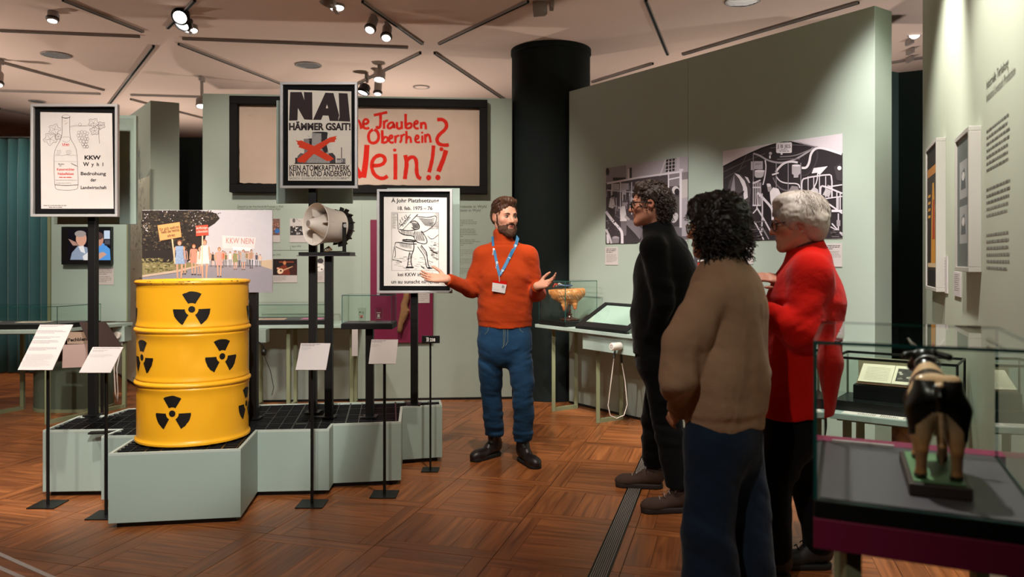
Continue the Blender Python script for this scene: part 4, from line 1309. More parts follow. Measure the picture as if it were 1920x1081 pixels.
MB().slab(Plane((sA.x, sA.y, Tz + .001), (du2.x, du2.y, 0), (dn2.x, dn2.y, 0)), .0, .62, .0, .03, 0, .012).build('foot', M['black'], t)
# apron box with audio handset
ab = Vector((.446, 6.6)) + du2 * .2 + dn2 * .035
t = thing('apron_box', 'sage box fixed under the table top beside the white handset', 'box', (*(ab + du2 * .3), Tz - .17))
MB().prism([tuple(p) for p in quadpts(ab, du2, .62, .07)], Tz - .165, Tz - .029).build('body', M['laminate'], t, bevel=.002)
hq = W(1165, 648, 6.06)
hpos = hq - Vector((dn2.x, dn2.y, 0)) * .105
t = thing('audio_handset', 'white cylindrical listening handset on a cord below the sloping panel', 'handset', (hpos.x, hpos.y, 0.1))
MB().lathe(hpos, (hq - hpos), [(0, 0), (.026, 0), (.029, .003), (.03, .008), (.03, .09), (.027, .095), (.0, .095)], 28).build('body', M['whiteplastic'], t, smooth='auto')
MB().lathe(hpos, (hq - hpos), [(.010, -.0008), (.013, -.0008)], 16).build('ring_mark', M['black'], t)
cp = [W(1153, 656, 6.12), W(1151, 672, 6.1), W(1145, 720, 6.1), W(1140, 760, 6.1), W(1144, 778, 6.1), W(1156, 784, 6.12), W(1170, 778, 6.15), W(1176, 758, 6.16), W(1172, 715, 6.16), W(1166, 680, 6.16), W(1164, 656, 6.15)]
MB().tube(cp, .0042, 6).build('cord', M['horn'], t, smooth=True)
for k in (0, -2):
    MB().tube([cp[k if k == 0 else -1], cp[1 if k == 0 else -2]], .008, 8).build('strain_relief', M['black'], t)

# middle table along the banner wall
wu = Vector((PB.U.x, PB.U.y)); wn = Vector((-wu.y, wu.x))
cA = Vector(((440 - CX) / F * 6.82, 6.78))
table('display_table', 'sage display table before the banner wall with the flat pink papers', quadpts(cA, wu, 1.06, .50), Tz, [.12, .42, .95], ins=.16)
cq = quadpts(cA + wu * .10 + wn * .04, wu, .70, .42)
t = thing('flat_case', 'flat glass showcase with pink papers on the middle table', 'showcase', (*((cq[0] + cq[2]) / 2), Tz))
MB().prism([tuple(p) for p in cq], Tz + .001, Tz + .04).build('base', M['black'], t, bevel=.002)
MB().prism([tuple(p) for p in inset([tuple(p) for p in cq], .012)], Tz + .04, Tz + .043).build('deck', M['slate'], t)
glass_box(t, cq, Tz + .04, Tz + .18, .005)
def sheet(name, label, cat, o, u, w, h_, z, col, lines=None, th=.0012, parent=None, pic=None):
    """a loose sheet lying flat: corner o (plan), along u"""
    q = quadpts(o, u, w, h_)
    s = thing(name, label, cat, (*((q[0] + q[2]) / 2), z))
    MB().prism([tuple(p) for p in q], z, z + th, col=hx(col)).build('page', M['art'], s)
    pl = Plane((*q[0], z + th), (u.x, u.y, 0), (-u.y, u.x, 0))
    a_ = Art(UVPlane(pl), .0003)
    for k in range(lines or 0):
        yy = h_ * (.12 + .76 * k / max(lines - 1, 1))
        a_.rect(w * .1, yy, w * random.uniform(.6, .9), yy + h_ * .04, '8A4A4E' if col != 'E8E0D6' else '6A6462')
    if pic: a_.rect(w * pic[0], h_ * pic[1], w * pic[2], h_ * pic[3], pic[4])
    if lines or pic: a_.build('print', M['art'], s)
    return s
sheet('leaflet', 'pink paper sheet lying by itself in the flat showcase', 'paper', cA + wu * .56 + wn * .10, wu, .19, .16, Tz + .0435, 'D67FA8', 2)
sheet('leaflet', 'pale leaflet with red print lying in the flat showcase', 'paper', cA + wu * .22 + wn * .09, wu, .20, .14, Tz + .0435, 'E6B8A6', 4)
sheet('leaflet', 'narrow cream leaflet with red print beside the drum in the flat showcase', 'paper', cA + wu * .125 + wn * .09, wu, .085, .13, Tz + .0435, 'E8D2C2', 4)
t = thing('hanging_headphones', 'black headphones hanging under the middle table', 'headphones', (*W(484, 660, 6.7).xy, .45))
hb = W(484, 652, 6.7)
MB().tube([hb + Vector((.055 * math.cos(q), 0, .07 * math.sin(q) - .02)) for q in [math.pi * i / 12 for i in range(13)]], .006, 8).build('headband', M['black'], t, smooth=True)
for sg in (-1, 1):
    MB().lathe(hb + Vector((sg * .05, 0, -.035)), (sg, 0, 0), [(0, -.012), (.03, -.012), (.034, 0), (.03, .014), (0, .016)], 20).build('ear_cup', M['black'], t, smooth='auto')
MB().tube([hb + Vector((.05, 0, -.06)), hb + Vector((.1, .02, -.2)), hb + Vector((.12, .05, -.35)), hb + Vector((.1, .06, -.42))], .003, 6).build('cord', M['black'], t, smooth=True)
MB().box(hb.x - .03, hb.x + .06, 6.72, 6.82, hb.z + .045, Tz - .03).build('hook_box', M['laminate'], t)
t = thing('hanging_card', 'narrow beige card hanging at the end of the middle table', 'card', (*W(666, 660, 6.8).xy, .55))
pk = frontal(6.8); q0 = pk.uv(660, 617); q1 = pk.uv(671, 667)
MB().slab(pk, q0[0], q1[0], q1[1], q0[1], 0, .004).build('card', M['white'], t)
MB().box(pk.pt(q0[0], 0, 0).x + .015, pk.pt(q0[0], 0, 0).x + .025, 6.80, 6.83, q0[1] - .01, Tz - .029).build('hook', M['black'], t)

# left table with upright panel, monitor and flat case
lA = Vector((-3.80, 6.34)); lu = Vector((-.98, -.10)).normalized()
lback = Vector((.30, .80))
lq = [lA + lu * 1.7, lA, lA + lback, lA + lu * 1.7 + lback]
lt = table('display_table', 'sage display table by the teal curtain with the monitor panel', lq, Tz, [.97, .45], ins=.05)
c4 = [lA + lu * 1.6 + lback * .12, lA - lu * .0 + lback * .12 + Vector((-.02, 0)), lA + lback * .62 + Vector((-.02, 0)), lA + lu * 1.6 + lback * .62]
t = thing('flat_case', 'flat glass showcase with prints on the table by the curtain', 'showcase', (*((c4[0] + c4[2]) / 2), Tz))
MB().prism([tuple(p) for p in c4], Tz + .001, Tz + .04).build('base', M['black'], t, bevel=.002)
MB().prism([tuple(p) for p in inset([tuple(p) for p in c4], .012)], Tz + .04, Tz + .043).build('deck', M['slate'], t)
glass_box(t, c4, Tz + .04, Tz + .19, .005)
sheet('print_sheet', 'cream print with a grey landscape strip in the flat case by the curtain', 'print', Vector((-4.22, 6.56)), Vector((1, .05)), .25, .15, Tz + .0435, 'E2D6CA', 0, pic=(.1, .45, .9, .8, '57504C'))
sheet('print_sheet', 'cream print cut off by the picture edge in the flat case by the curtain', 'print', Vector((-4.62, 6.52)), Vector((1, .05)), .22, .15, Tz + .0435, 'E2D6CA', 0, pic=(.1, .3, .9, .8, '6A5550'))
# upright panel with the monitor
pt_ = thing('monitor_panel', 'upright sage panel behind the left table carrying the small monitor', 'panel', (-3.98, 7.26, Tz))
Pm = frontal(7.24)
ua, _ = Pm.uv(92, 500); ub, _ = Pm.uv(240, 500)
MB().slab(Pm, ua + .02, ub, Tz, 2.45, -.05, 0).build('board', M['laminate'], pt_, bevel=.002)
MB().slab(Pm, ua - .01, ua + .018, Tz, 2.45, -.05, .01).build('edge_post', M['olive'], pt_)
MB().slab(Pm, ub - .012, ub, Tz, 2.45, 0.0005, .004).build('edge_strip', M['olive'], pt_)
t = thing('monitor', 'small black monitor showing two people talking', 'monitor', (*Pm.at(166, 495).xy, Pm.at(166, 495).z))
u0, v1 = Pm.uv(120.5, 425); u1, v0 = Pm.uv(213, 495.5)
MB().slab(Pm, u0, u1, v0, v1, .0005, .05).build('housing', M['black'], t, bevel=.004)
a = Art(Pm.off(.0508), 0, (0, 360, 3))
a.rect(381, 208, 622, 382, '0E0C14')
a.poly([(395, 380), (405, 340), (440, 300), (490, 310), (505, 380)], '7C8CA4'); a.poly([(384, 262), (425, 280), (440, 300), (410, 300)], '9A7A70'); a.ell(457, 262, 30, 42, 'B88E7C'); a.ell(452, 234, 32, 18, '8A8484'); a.poly([(440, 305), (470, 300), (480, 345), (455, 335)], 'C8CCD4')
a.poly([(465, 360), (505, 330), (512, 382), (470, 382)], 'C4C8CE')
a.poly([(515, 382), (530, 300), (580, 285), (618, 320), (622, 382)], '4A86C8'); a.ell(556, 268, 26, 36, 'A87C6C'); a.ell(552, 246, 30, 22, '4A3A38'); a.poly([(520, 355), (580, 335), (600, 350), (560, 378)], 'B08A7A')
a.rect(585, 216, 618, 264, 'A4B8D0'); a.rect(588, 262, 620, 300, '26222A')
for k in range(6): a.rect(590 + k * 5, 268, 592 + k * 5, 292, '5A6070')
a.build('picture', M['screen'], t)
t = thing('wall_label', 'small white text card under the monitor', 'label', Pm.at(198, 533))
u0, v1 = Pm.uv(182, 501.5); u1, v0 = Pm.uv(213.5, 533.5)
MB().slab(Pm, u0, u1, v0, v1, .0005, .003).build('card', M['white'], t)
a = Art(Pm.off(.0034), 0, (0, 0, 1)); a.para(184, 504, 211, 4, 3, 1.1, '7A7472'); a.para(184, 518, 211, 4, 3, 1.1, '8A8482'); a.build('print', M['art'], t)
t = thing('control_knob', 'round white knob on a small sage box under the left table', 'knob', (*W(220, 628, 7.1).xy, .6))
kp = W(220, 628, 7.02)
MB().box(kp.x - .05, kp.x + .06, 7.03, 7.16, kp.z - .06, Tz - .0275).build('box', M['laminate'], t, bevel=.002)
MB().lathe(kp + Vector((0, .01, 0)), (0, -1, 0), [(.0, .03), (.03, .03), (.034, .026), (.034, 0)], 24).build('knob', M['whiteplastic'], t, smooth='auto')
MB().tube([kp + Vector((.0, 0, -.03)), W(214, 690, 7.0), W(216, 735, 7.0), W(220, 752, 7.0), W(221, 735, 7.05), W(219, 690, 7.08), kp + Vector((.02, .06, -.05))], .005, 6).build('cord', M['horn'], t, smooth=True)

# rounded stool
stl = thing('rounded_seat', 'low sage seat block with rounded ends beside the left table', 'seat', (-3.95, 7.1, 0))
def stadium(cx, cy, L, r, n=14):
    pts_ = []
    for i in range(n + 1): 
        q = -math.pi / 2 + math.pi * i / n
        pts_.append((cx + L / 2 + r * math.cos(q), cy + r * math.sin(q)))
    for i in range(n + 1):
        q = math.pi / 2 + math.pi * i / n
        pts_.append((cx - L / 2 + r * math.cos(q), cy + r * math.sin(q)))
    return pts_
MB().prism(stadium(-4.02, 7.1, .2, .235), 0.03, .40).build('seat_body', mat('seat_green', rgb(88, 100, 84), .7, var=.05), stl, smooth='auto')
MB().prism(stadium(-4.02, 7.1, .2, .243), 0.0, .03).build('foot_rim', M['olive'], stl, smooth='auto')

# ------------------------------------------------------------------ label stands
def lean_plane(tl, tr, br, bl, Db):
    Dt = Db * (CX - bl[0]) / (CX - tl[0])
    b0 = W(bl[0], bl[1], Db); t0 = W(tl[0], tl[1], Dt); b1 = W(br[0], br[1], Db)
    return Plane(b0, Vector((1, 0, 0)), t0 - b0), (b1 - b0).length, (t0 - b0).length
def label_stand(label, pole_px, base_y, tl, tr, br, bl, draw, m='white', zb=0.0, base=.075, name='label_stand'):
    D = F * (H - zb) / (base_y - HY)
    x = (pole_px - CX) / F * D
    t = thing(name, label, 'label stand', (x, D, zb))
    pl, w, h_ = lean_plane(tl, tr, br, bl, D - .09)
    MB().slab(pl, 0, w, 0, h_, -.004, 0).build('card', M[m], t)
    a = Art(pl, .0006); draw(a)
    if a.mb.v: tag(a.build('print', M['art'], t), kind='stuff')
    MB().slab(pl, w * .2, w * .8, h_ * .08, h_ * .6, -.007, -.0042).build('holder', M['black'], t)
    q = pl.pt(w * .5, h_ * .35, -.007)
    MB().cyl((x, D, zb + .005), (x, D, pl.pt(0, h_ * .2, 0).z), .0085, n=12).build('rod', M['black'], t, smooth='auto')
    MB().beam((x, D, pl.pt(0, h_ * .2, 0).z - .01), (x, q.y, q.z - .004), .014, .010).build('arm', M['black'], t)
    MB().box(x - base, x + base, D - base, D + base, zb, zb + .006).build('base_plate', M['black'], t, bevel=.001)
    return t
def d1(a):
    for (x, y, n_) in ((76, 609, 2), (70, 619, 3), (62, 631, 2), (60, 638, 3), (54, 651, 3)):
        a.para(x, y, x + 55, n_, 2.2, .8, '8A8286')
    a.para(48, 664, 104, 6, 2.0, .7, 'A09A9C'); a.para(42, 676, 98, 6, 2.0, .7, 'A8A2A4')
label_stand('tall label stand with the largest white sheet left of the bottle poster', 90, 946, (75, 608), (141, 607), (98, 692.5), (33, 693), d1)
def d2(a):
    a.para(176, 652, 226, 1, 2, 1, '6A6266', last=1); a.para(174, 656, 208, 2, 2, .8, '8A8286'); a.para(168, 664, 216, 3, 2.2, .7, 'A09A9C')
label_stand('label stand with a white card touching the front plinth corner', 199, 966, (174, 650), (230, 649), (207, 697.5), (148, 698), d2)
def d3(a):
    a.para(566, 645, 606, 2, 2.2, 1, '7A7276'); a.para(565, 651, 586, 3, 2, .7, 'A09A9C')
label_stand('label stand with a white card below the horn loudspeaker', 585, 945, (564, 643), (618, 643), (611, 693.5), (554, 693), d3)
def d4(a):
    a.para(697, 638, 730, 2, 2.2, 1, '7A7276'); a.para(697, 645, 713, 3, 2, .7, 'A09A9C')
label_stand('label stand with a white card below the tumbler showcase', 721, 927, (696.5, 636), (747, 635.5), (742, 681), (691, 681.5), d4)
# audio number sign
D5 = F * H / (881 - HY); x5 = (807 - CX) / F * D5
t = thing('audio_sign', 'small black sign with audio number 238 on a thin rod', 'sign', (x5, D5, 0))
p5 = frontal(D5 - .03)
u0, v1 = p5.uv(791, 629); u1, v0 = p5.uv(824.5, 643)
MB().slab(p5, u0, u1, v0, v1, -.006, 0).build('plate', M['black'], t, bevel=.001)
a = Art(p5, .0006); a.text('238', 806, 639.5, 8.2, 'E8E4E0', .03, fit=10)
for k in range(3):
    a.stroke([(800.5 + k * 1.6 + (1.2 if q in (0, 4) else 0) * -1 + 0.2 * q * 0, 632 + q * 2) for q in range(5)], .8, 'E8E4E0')
a.build('print', M['art'], t)
MB().cyl((x5, D5, .005), (x5, D5, v0 + .02), .0065, n=12).build('rod', M['black'], t, smooth='auto')
MB().box(x5 - .055, x5 + .055, D5 - .055, D5 + .055, 0, .006).build('base_plate', M['black'], t)
MB().beam((x5, D5, v0 + .015), (x5, D5 - .026, v0 + .015), .012, .012).build('clip', M['black'], t)

# stand with two cards behind the plinth, and the dark tilted screen
D6 = 6.0
x6 = (189 - CX) / F * D6
t = thing('text_stand', 'stand behind the plinth with a beige heading card above a blank pink card', 'label stand', (x6, D6, 0))
pf = frontal(D6)
u0, v1 = pf.uv(127, 622); u1, v0 = pf.uv(176, 644)
MB().slab(pf, u0, u1, v0, v1, 0, .006).build('heading_card', mat('beige_card', rgb(206, 178, 156), .6), t)
a = Art(pf.off(.0065)); a.text('Pechblende', 127.5, 640, 9, '1E1A1C', .03, fit=44, rot=-.06); a.build('print', M['art'], t)
pf2 = frontal(D6 - .03)
MB().add([pf2.at(118, 646), pf2.at(116.5, 689.5), pf2.at(172, 687), pf2.at(172, 644), pf2.at(118, 646, -.005), pf2.at(116.5, 689.5, -.005), pf2.at(172, 687, -.005), pf2.at(172, 644, -.005)],
         [(0, 1, 2, 3), (7, 6, 5, 4), (0, 4, 5, 1), (1, 5, 6, 2), (2, 6, 7, 3), (3, 7, 4, 0)]).build('pink_card', mat('pink_card', rgb(226, 196, 188), .6), t)
MB().cyl((x6, D6 + .02, 0), (x6, D6 + .02, .82), .012, n=12).build('rod', M['black'], t, smooth='auto')
bz = pf.pt(0, (v0 + v1) / 2, 0).z
MB().beam((x6, D6 + .012, bz), ((130 - CX) / F * D6, D6 + .012, bz), .014, .012).build('cross_bar', M['black'], t)
bz2 = H - (665 - HY) / F * D6
MB().beam((x6, D6 + .004, bz2), ((135 - CX) / F * D6, D6 + .004, bz2), .02, .012).build('cross_bar', M['black'], t)
MB().box(x6 - .09, x6 + .09, D6 - .09, D6 + .09, 0, .008).build('base_plate', M['black'], t)
# dark glossy tilted board
ptl = [W(148, 603, 5.95), W(198.5, 603, 5.95), W(229.5, 649, 5.62), W(170, 650, 5.62)]
nb = (ptl[1] - ptl[0]).cross(ptl[3] - ptl[0]).normalized()
x7 = (200 - CX) / F * 5.8
t = thing('tilted_board', 'dark glossy tilted board behind the bottle poster pole', 'display board', (x7, 5.8, 0))
MB().add(ptl + [p + nb * .008 for p in ptl], [(0, 1, 2, 3), (7, 6, 5, 4), (0, 4, 5, 1), (1, 5, 6, 2), (2, 6, 7, 3), (3, 7, 4, 0)]).build('board', mat('dark_glossy_board', rgb(48, 32, 32), .16, var=.1), t)
cbz = sum(ptl, Vector()) / 4
MB().cyl((x7, 5.8, 0), (x7, 5.8, cbz.z + .0), .012, n=12).build('rod', M['black'], t, smooth='auto')
MB().box(x7 - .09, x7 + .09, 5.71, 5.89, 0, .008).build('base_plate', M['black'], t)

# ------------------------------------------------------------------ framed banner on the back wall
fb = thing('framed_banner', 'huge black framed cloth banner painted with red words about grapes and wine', 'banner', PB.at(672, 363))
Pf = PB.off(.11)
u0, v1 = Pf.uv(429.5, 178); u1, v0 = Pf.uv(914, 363)
_, v1b = Pf.uv(914, 187.5)
v1 = (v1 + v1b) / 2
w = .075
m = MB()
m.slab(PB, u0, u1, v0, v0 + w, .0, .11); m.slab(PB, u0, u1, v1 - w, v1, 0, .11); m.slab(PB, u0, u0 + w, v0 + w, v1 - w, 0, .11); m.slab(PB, u1 - w, u1, v0 + w, v1 - w, 0, .11)
m.build('frame', M['frameblack'], fb, bevel=.004)
MB().slab(PB, u0 + w, u1 - w, v0 + w, v1 - w, 0, .02).build('backing_board', M['frameblack'], fb)
a = Art(PB.off(.04), 0, (660, 180, 5.689))
CB = 'C2AC9D'
rr = random.Random(31)
def edge(p, q, n_, j):
    return [(p[0] + (q[0] - p[0]) * i / n_ + rr.uniform(-j, j), p[1] + (q[1] - p[1]) * i / n_ + rr.uniform(-j, j)) for i in range(n_)]
cl = edge((-1215, 92), (1372, 122), 40, 3) + edge((1372, 122), (1360, 962), 18, 3) + edge((1360, 962), (-1195, 925), 50, 6) + edge((-1195, 925), (-1215, 92), 18, 5)
a.poly(cl, CB)
for k in range(36):
    x, y = rr.uniform(-1150, 1300), rr.uniform(140, 900)
    a.stroke([(x, y), (x + rr.uniform(-60, 60), y + rr.uniform(-14, 14))], rr.uniform(1, 2.2), rr.choice(['A89282', 'B49C8C', '8E7868']))
a.poly([(-390, 750), (-260, 770), (-240, 925), (-400, 925)], 'CDB6A6')
RD = 'C8281E'
B = lambda pts, w=34, s=2: a.stroke(pts, w, RD, smooth=s, jit=.10)
# "he Trauben"
B([(20, 210), (22, 300), (20, 350)], 30); B([(22, 300), (60, 255), (86, 280), (100, 350)], 28)
B([(112, 298), (160, 296), (178, 270), (160, 246), (130, 250), (116, 290), (124, 340), (160, 348), (184, 336)], 27)
B([(232, 205), (300, 190), (376, 172)], 30); B([(304, 195), (306, 260), (302, 330), (270, 345), (262, 318)], 30)
B([(340, 262), (342, 350)], 27); B([(342, 290), (362, 262), (386, 262)], 25)
B([(448, 290), (420, 278), (386, 300), (378, 335), (404, 348), (438, 322), (450, 288), (452, 345)], 26)
B([(480, 276), (478, 335), (500, 352), (530, 335)], 26); B([(530, 268), (532, 352)], 27)
B([(572, 190), (572, 280), (574, 346)], 30); B([(574, 320), (600, 290), (636, 292), (634, 330), (602, 346), (576, 340)], 26)
B([(660, 300), (694, 296), (706, 276), (688, 262), (664, 280), (662, 330), (690, 350), (712, 340)], 25)
B([(736, 278), (738, 350)], 26); B([(738, 305), (766, 280), (786, 300), (788, 355)], 26)
# "Oberrhein"
B([(225, 356), (188, 380), (172, 430), (186, 490), (230, 506), (276, 480), (288, 425), (270, 375), (238, 356)], 32)
B([(322, 362), (324, 430), (326, 505)], 30); B([(326, 470), (352, 430), (384, 446), (380, 486), (330, 502)], 26)
B([(392, 455), (426, 450), (434, 428), (414, 416), (394, 440), (398, 485), (424, 500), (444, 490)], 24)
B([(462, 420), (464, 490), (456, 498)], 26); B([(464, 450), (484, 420), (506, 424)], 22)
B([(526, 410), (528, 470), (510, 498)], 26); B([(528, 440), (546, 410), (566, 412)], 22)
B([(580, 372), (582, 440), (578, 505)], 26); B([(582, 460), (606, 430), (626, 446), (630, 500)], 24)
B([(670, 462), (704, 456), (712, 430), (694, 416), (674, 440), (676, 484), (700, 496), (726, 488)], 24)
B([(750, 420), (750, 500)], 24); a.ell(748, 390, 13, 12, RD)
B([(780, 405), (784, 498)], 26); B([(784, 440), (808, 404), (828, 424), (840, 496)], 26)
# "Nein!!"
B([(-70, 540), (-75, 700), (-70, 880)], 60, 1); B([(-66, 560), (10, 700), (100, 870)], 52, 1); B([(160, 520), (148, 690), (122, 870)], 56, 1)
B([(214, 742), (300, 740), (352, 706), (350, 650), (300, 626), (240, 650), (206, 720), (222, 820), (282, 874), (340, 880), (380, 852)], 40)
B([(462, 616), (464, 720), (462, 890)], 42, 1); a.ell(456, 576, 19, 17, RD)
B([(568, 628), (586, 720), (574, 800), (564, 886)], 44); B([(584, 690), (622, 650), (668, 650), (690, 700), (688, 810), (706, 868), (738, 880)], 40)
B([(870, 526), (862, 640), (842, 740), (822, 812)], 42); a.ell(818, 870, 28, 30, RD)
B([(1004, 576), (980, 660), (948, 740), (922, 806)], 50); a.ell(916, 868, 28, 30, RD)
# mark in front of the exclamation marks
B([(908, 252), (968, 246), (1012, 290), (1004, 350), (930, 410), (902, 460), (920, 510), (984, 526), (1034, 520)], 38); a.ell(954, 566, 22, 22, RD)
a.build('banner_cloth', M['cloth'], fb)
MB().slab(PB, u0 + w, u1 - w, v0 + w, v1 - w, .085, .089).build('glass', M['framing'], fb)

# wall print, timeline, small photographs
a = Art(PB, .001)
a.text('Zeitstrahl zu den Anti-Atomkraft-Protesten in Wyhl', 445, 389, 6.2, '3A4038', 0, fit=86); a.text('Timeline of anti-nuclear power protests in Wyhl', 445, 393.8, 6.2, '4A5048', 0, fit=80)
a.text('Anti-Atomkraft-Proteste in Wyhl', 912, 389.5, 7.6, '3A4038', .0, fit=106, align='r'); a.text('Anti-Nuclear Power Protests in Wyhl', 901, 396.5, 7.6, '4A5048', 0, fit=110, align='r')
for (y, n_) in ((412, 4), (429, 5), (449, 4), (468, 4), (485, 4), (502, 4)):
    a.para(822, y, 900, n_, 3.3, 1.1, '6A7066' if y < 460 else '8A9086')
a.rect(505, 468.6, 590, 469.4, '4A5048'); a.rect(544.6, 464, 545.2, 469, '4A5048')
a.text('1. April 1975', 544, 463, 4.6, '3A4038', 0, fit=20); a.text('März 1975', 508, 479, 4.6, '3A4038', 0, fit=18)
a.rect(678.2, 378, 678.8, 745, '8E9C8A')
a.build('wall_print', M['art'], wall_back)
def wcard(label, rect_, draw, cat='photo card'):
    t = thing('photo_card', label, cat, PB.at((rect_[0] + rect_[2]) / 2, rect_[3]))
    u0, v1 = PB.uv(rect_[0], rect_[1]); u1, v0 = PB.uv(rect_[2], rect_[3])
    MB().slab(PB, u0, u1, v0, v1, .0006, .006).build('card', M['white'], t)
    a = Art(PB.off(.0064), 0, (440, 375, 4.323)); draw(a); a.build('print', M['art'], t)
def w1(a):
    rr = random.Random(1)
    a.rect(250, 150, 366, 284, '7A5A50')
    for k in range(70): a.ell(rr.uniform(256, 360), rr.uniform(156, 278), rr.uniform(3, 8), rr.uniform(3, 7), rr.choice(['B0705A', '4A3436', 'C89A86', '2E2A3A', '8A4A3E']), 6)
    a.ell(345, 250, 22, 20, '2E6CB4', 8)
wcard('colour crowd photograph card half hidden by the march board', (497, 409.5, 525.5, 454), w1)
def w2(a):
    rr = random.Random(2)
    a.rect(450, 210, 600, 284, '2E2A2C')
    for k in range(34): a.ell(rr.uniform(455, 596), rr.uniform(214, 280), rr.uniform(3, 10), rr.uniform(3, 8), rr.choice(['E0DCD8', '8A8688', '151214', 'B8B4B2']), 6)
    a.ell(480, 165, 12, 18, '5A5658', 8); a.stroke([(500, 150), (510, 162)], 3, '4A4648'); a.stroke([(516, 165), (530, 172)], 3, '4A4648'); a.para(455, 292, 590, 3, 8, 2.6, 'A8A4A0')
wcard('white card with a dark grey crowd picture left of the loudspeaker', (543.8, 409.5, 582, 454.2), w2)
def w3(a):
    a.rect(310, 476, 506, 608, '1E1210'); a.rect(360, 496, 480, 506, '8A3A22'); a.poly([(420, 560), (500, 512), (506, 560), (506, 608), (440, 600)], '3C1712')
    a.poly([(345, 550), (410, 520), (440, 560), (450, 606), (350, 600)], '7A2A1C'); a.ell(405, 508, 13, 16, 'C8805A', 10); a.ell(370, 575, 26, 22, 'E8C8A8', 12, -.4); a.ell(374, 572, 8, 8, '3A1A12', 8); a.poly([(392, 562), (470, 534), (472, 540), (396, 572)], 'C89A74'); a.ell(352, 552, 12, 8, 'D8A080', 8)
    a.para(312, 618, 425, 5, 8, 3, '8A8480'); a.para(312, 655, 330, 1, 8, 3, '8A8480')
wcard('card with a dark red photograph of a seated guitar player', (508, 484.8, 557.5, 529.3), w3)
def w4(a):
    a.rect(608, 474, 792, 610, 'B8B4B2'); a.poly([(608, 474), (660, 474), (640, 540), (608, 560)], '2A2628'); a.ell(695, 492, 26, 22, '3A3638', 10); a.poly([(740, 480), (792, 474), (792, 610), (750, 590)], '3A3436'); a.ell(690, 545, 36, 34, 'E6E2DE', 12); a.ell(706, 560, 8, 6, '2A2628', 8); a.stroke([(670, 545), (690, 540)], 4, '2A2628'); a.para(668, 618, 720, 4, 8, 3, '9A9490')
wcard('card with a pale grey portrait photograph behind the loudspeaker poles', (580.5, 484.8, 623.5, 529), w4)
# maroon board with vine wood
mb_ = thing('maroon_board', 'tall maroon board on the banner wall behind the flag bearer poster', 'board', PB.at(753, 644))
u0, v1 = PB.uv(695, 412); u1, v0 = PB.uv(812, 641)
MB().slab(PB, u0, u1, v0, v1, .001, .035).build('board', M['maroon'], mb_, bevel=.002)
PBm = PB.off(.036)
vp = [PBm.at(x, y, .052) for (x, y) in ((763, 540), (763, 556), (758, 570), (760, 580), (757, 592), (752, 606), (751, 615), (749, 622))]
vw = MB().tube(vp, [.026, .030, .034, .042, .038, .024, .024, .019], 14)
rr = random.Random(6)
vw.v = [(x + rr.uniform(-.004, .004), y + rr.uniform(-.004, .004), z + rr.uniform(-.003, .003)) for (x, y, z) in vw.v]
vw.tube([vp[3], vp[3] + Vector((.03, -.02, .0)), vp[3] + Vector((.045, -.025, -.01))], [.022, .016, .008], 10)
tag(vw.build('vine_wood', M['bark'], smooth=True), 'gnarled brown piece of vine wood mounted on the maroon board', 'wood')
t = thing('wall_label', 'small white text card on the maroon board beside the vine wood', 'label', PBm.at(794, 567))
u0, v1 = PBm.uv(783, 548); u1, v0 = PBm.uv(805.5, 567.5)
MB().slab(PBm, u0, u1, v0, v1, .0005, .004).build('card', M['white'], t)
a = Art(PBm.off(.0044)); a.para(785, 551, 803, 4, 3.6, 1.1, '9A9490'); a.build('print', M['art'], t)

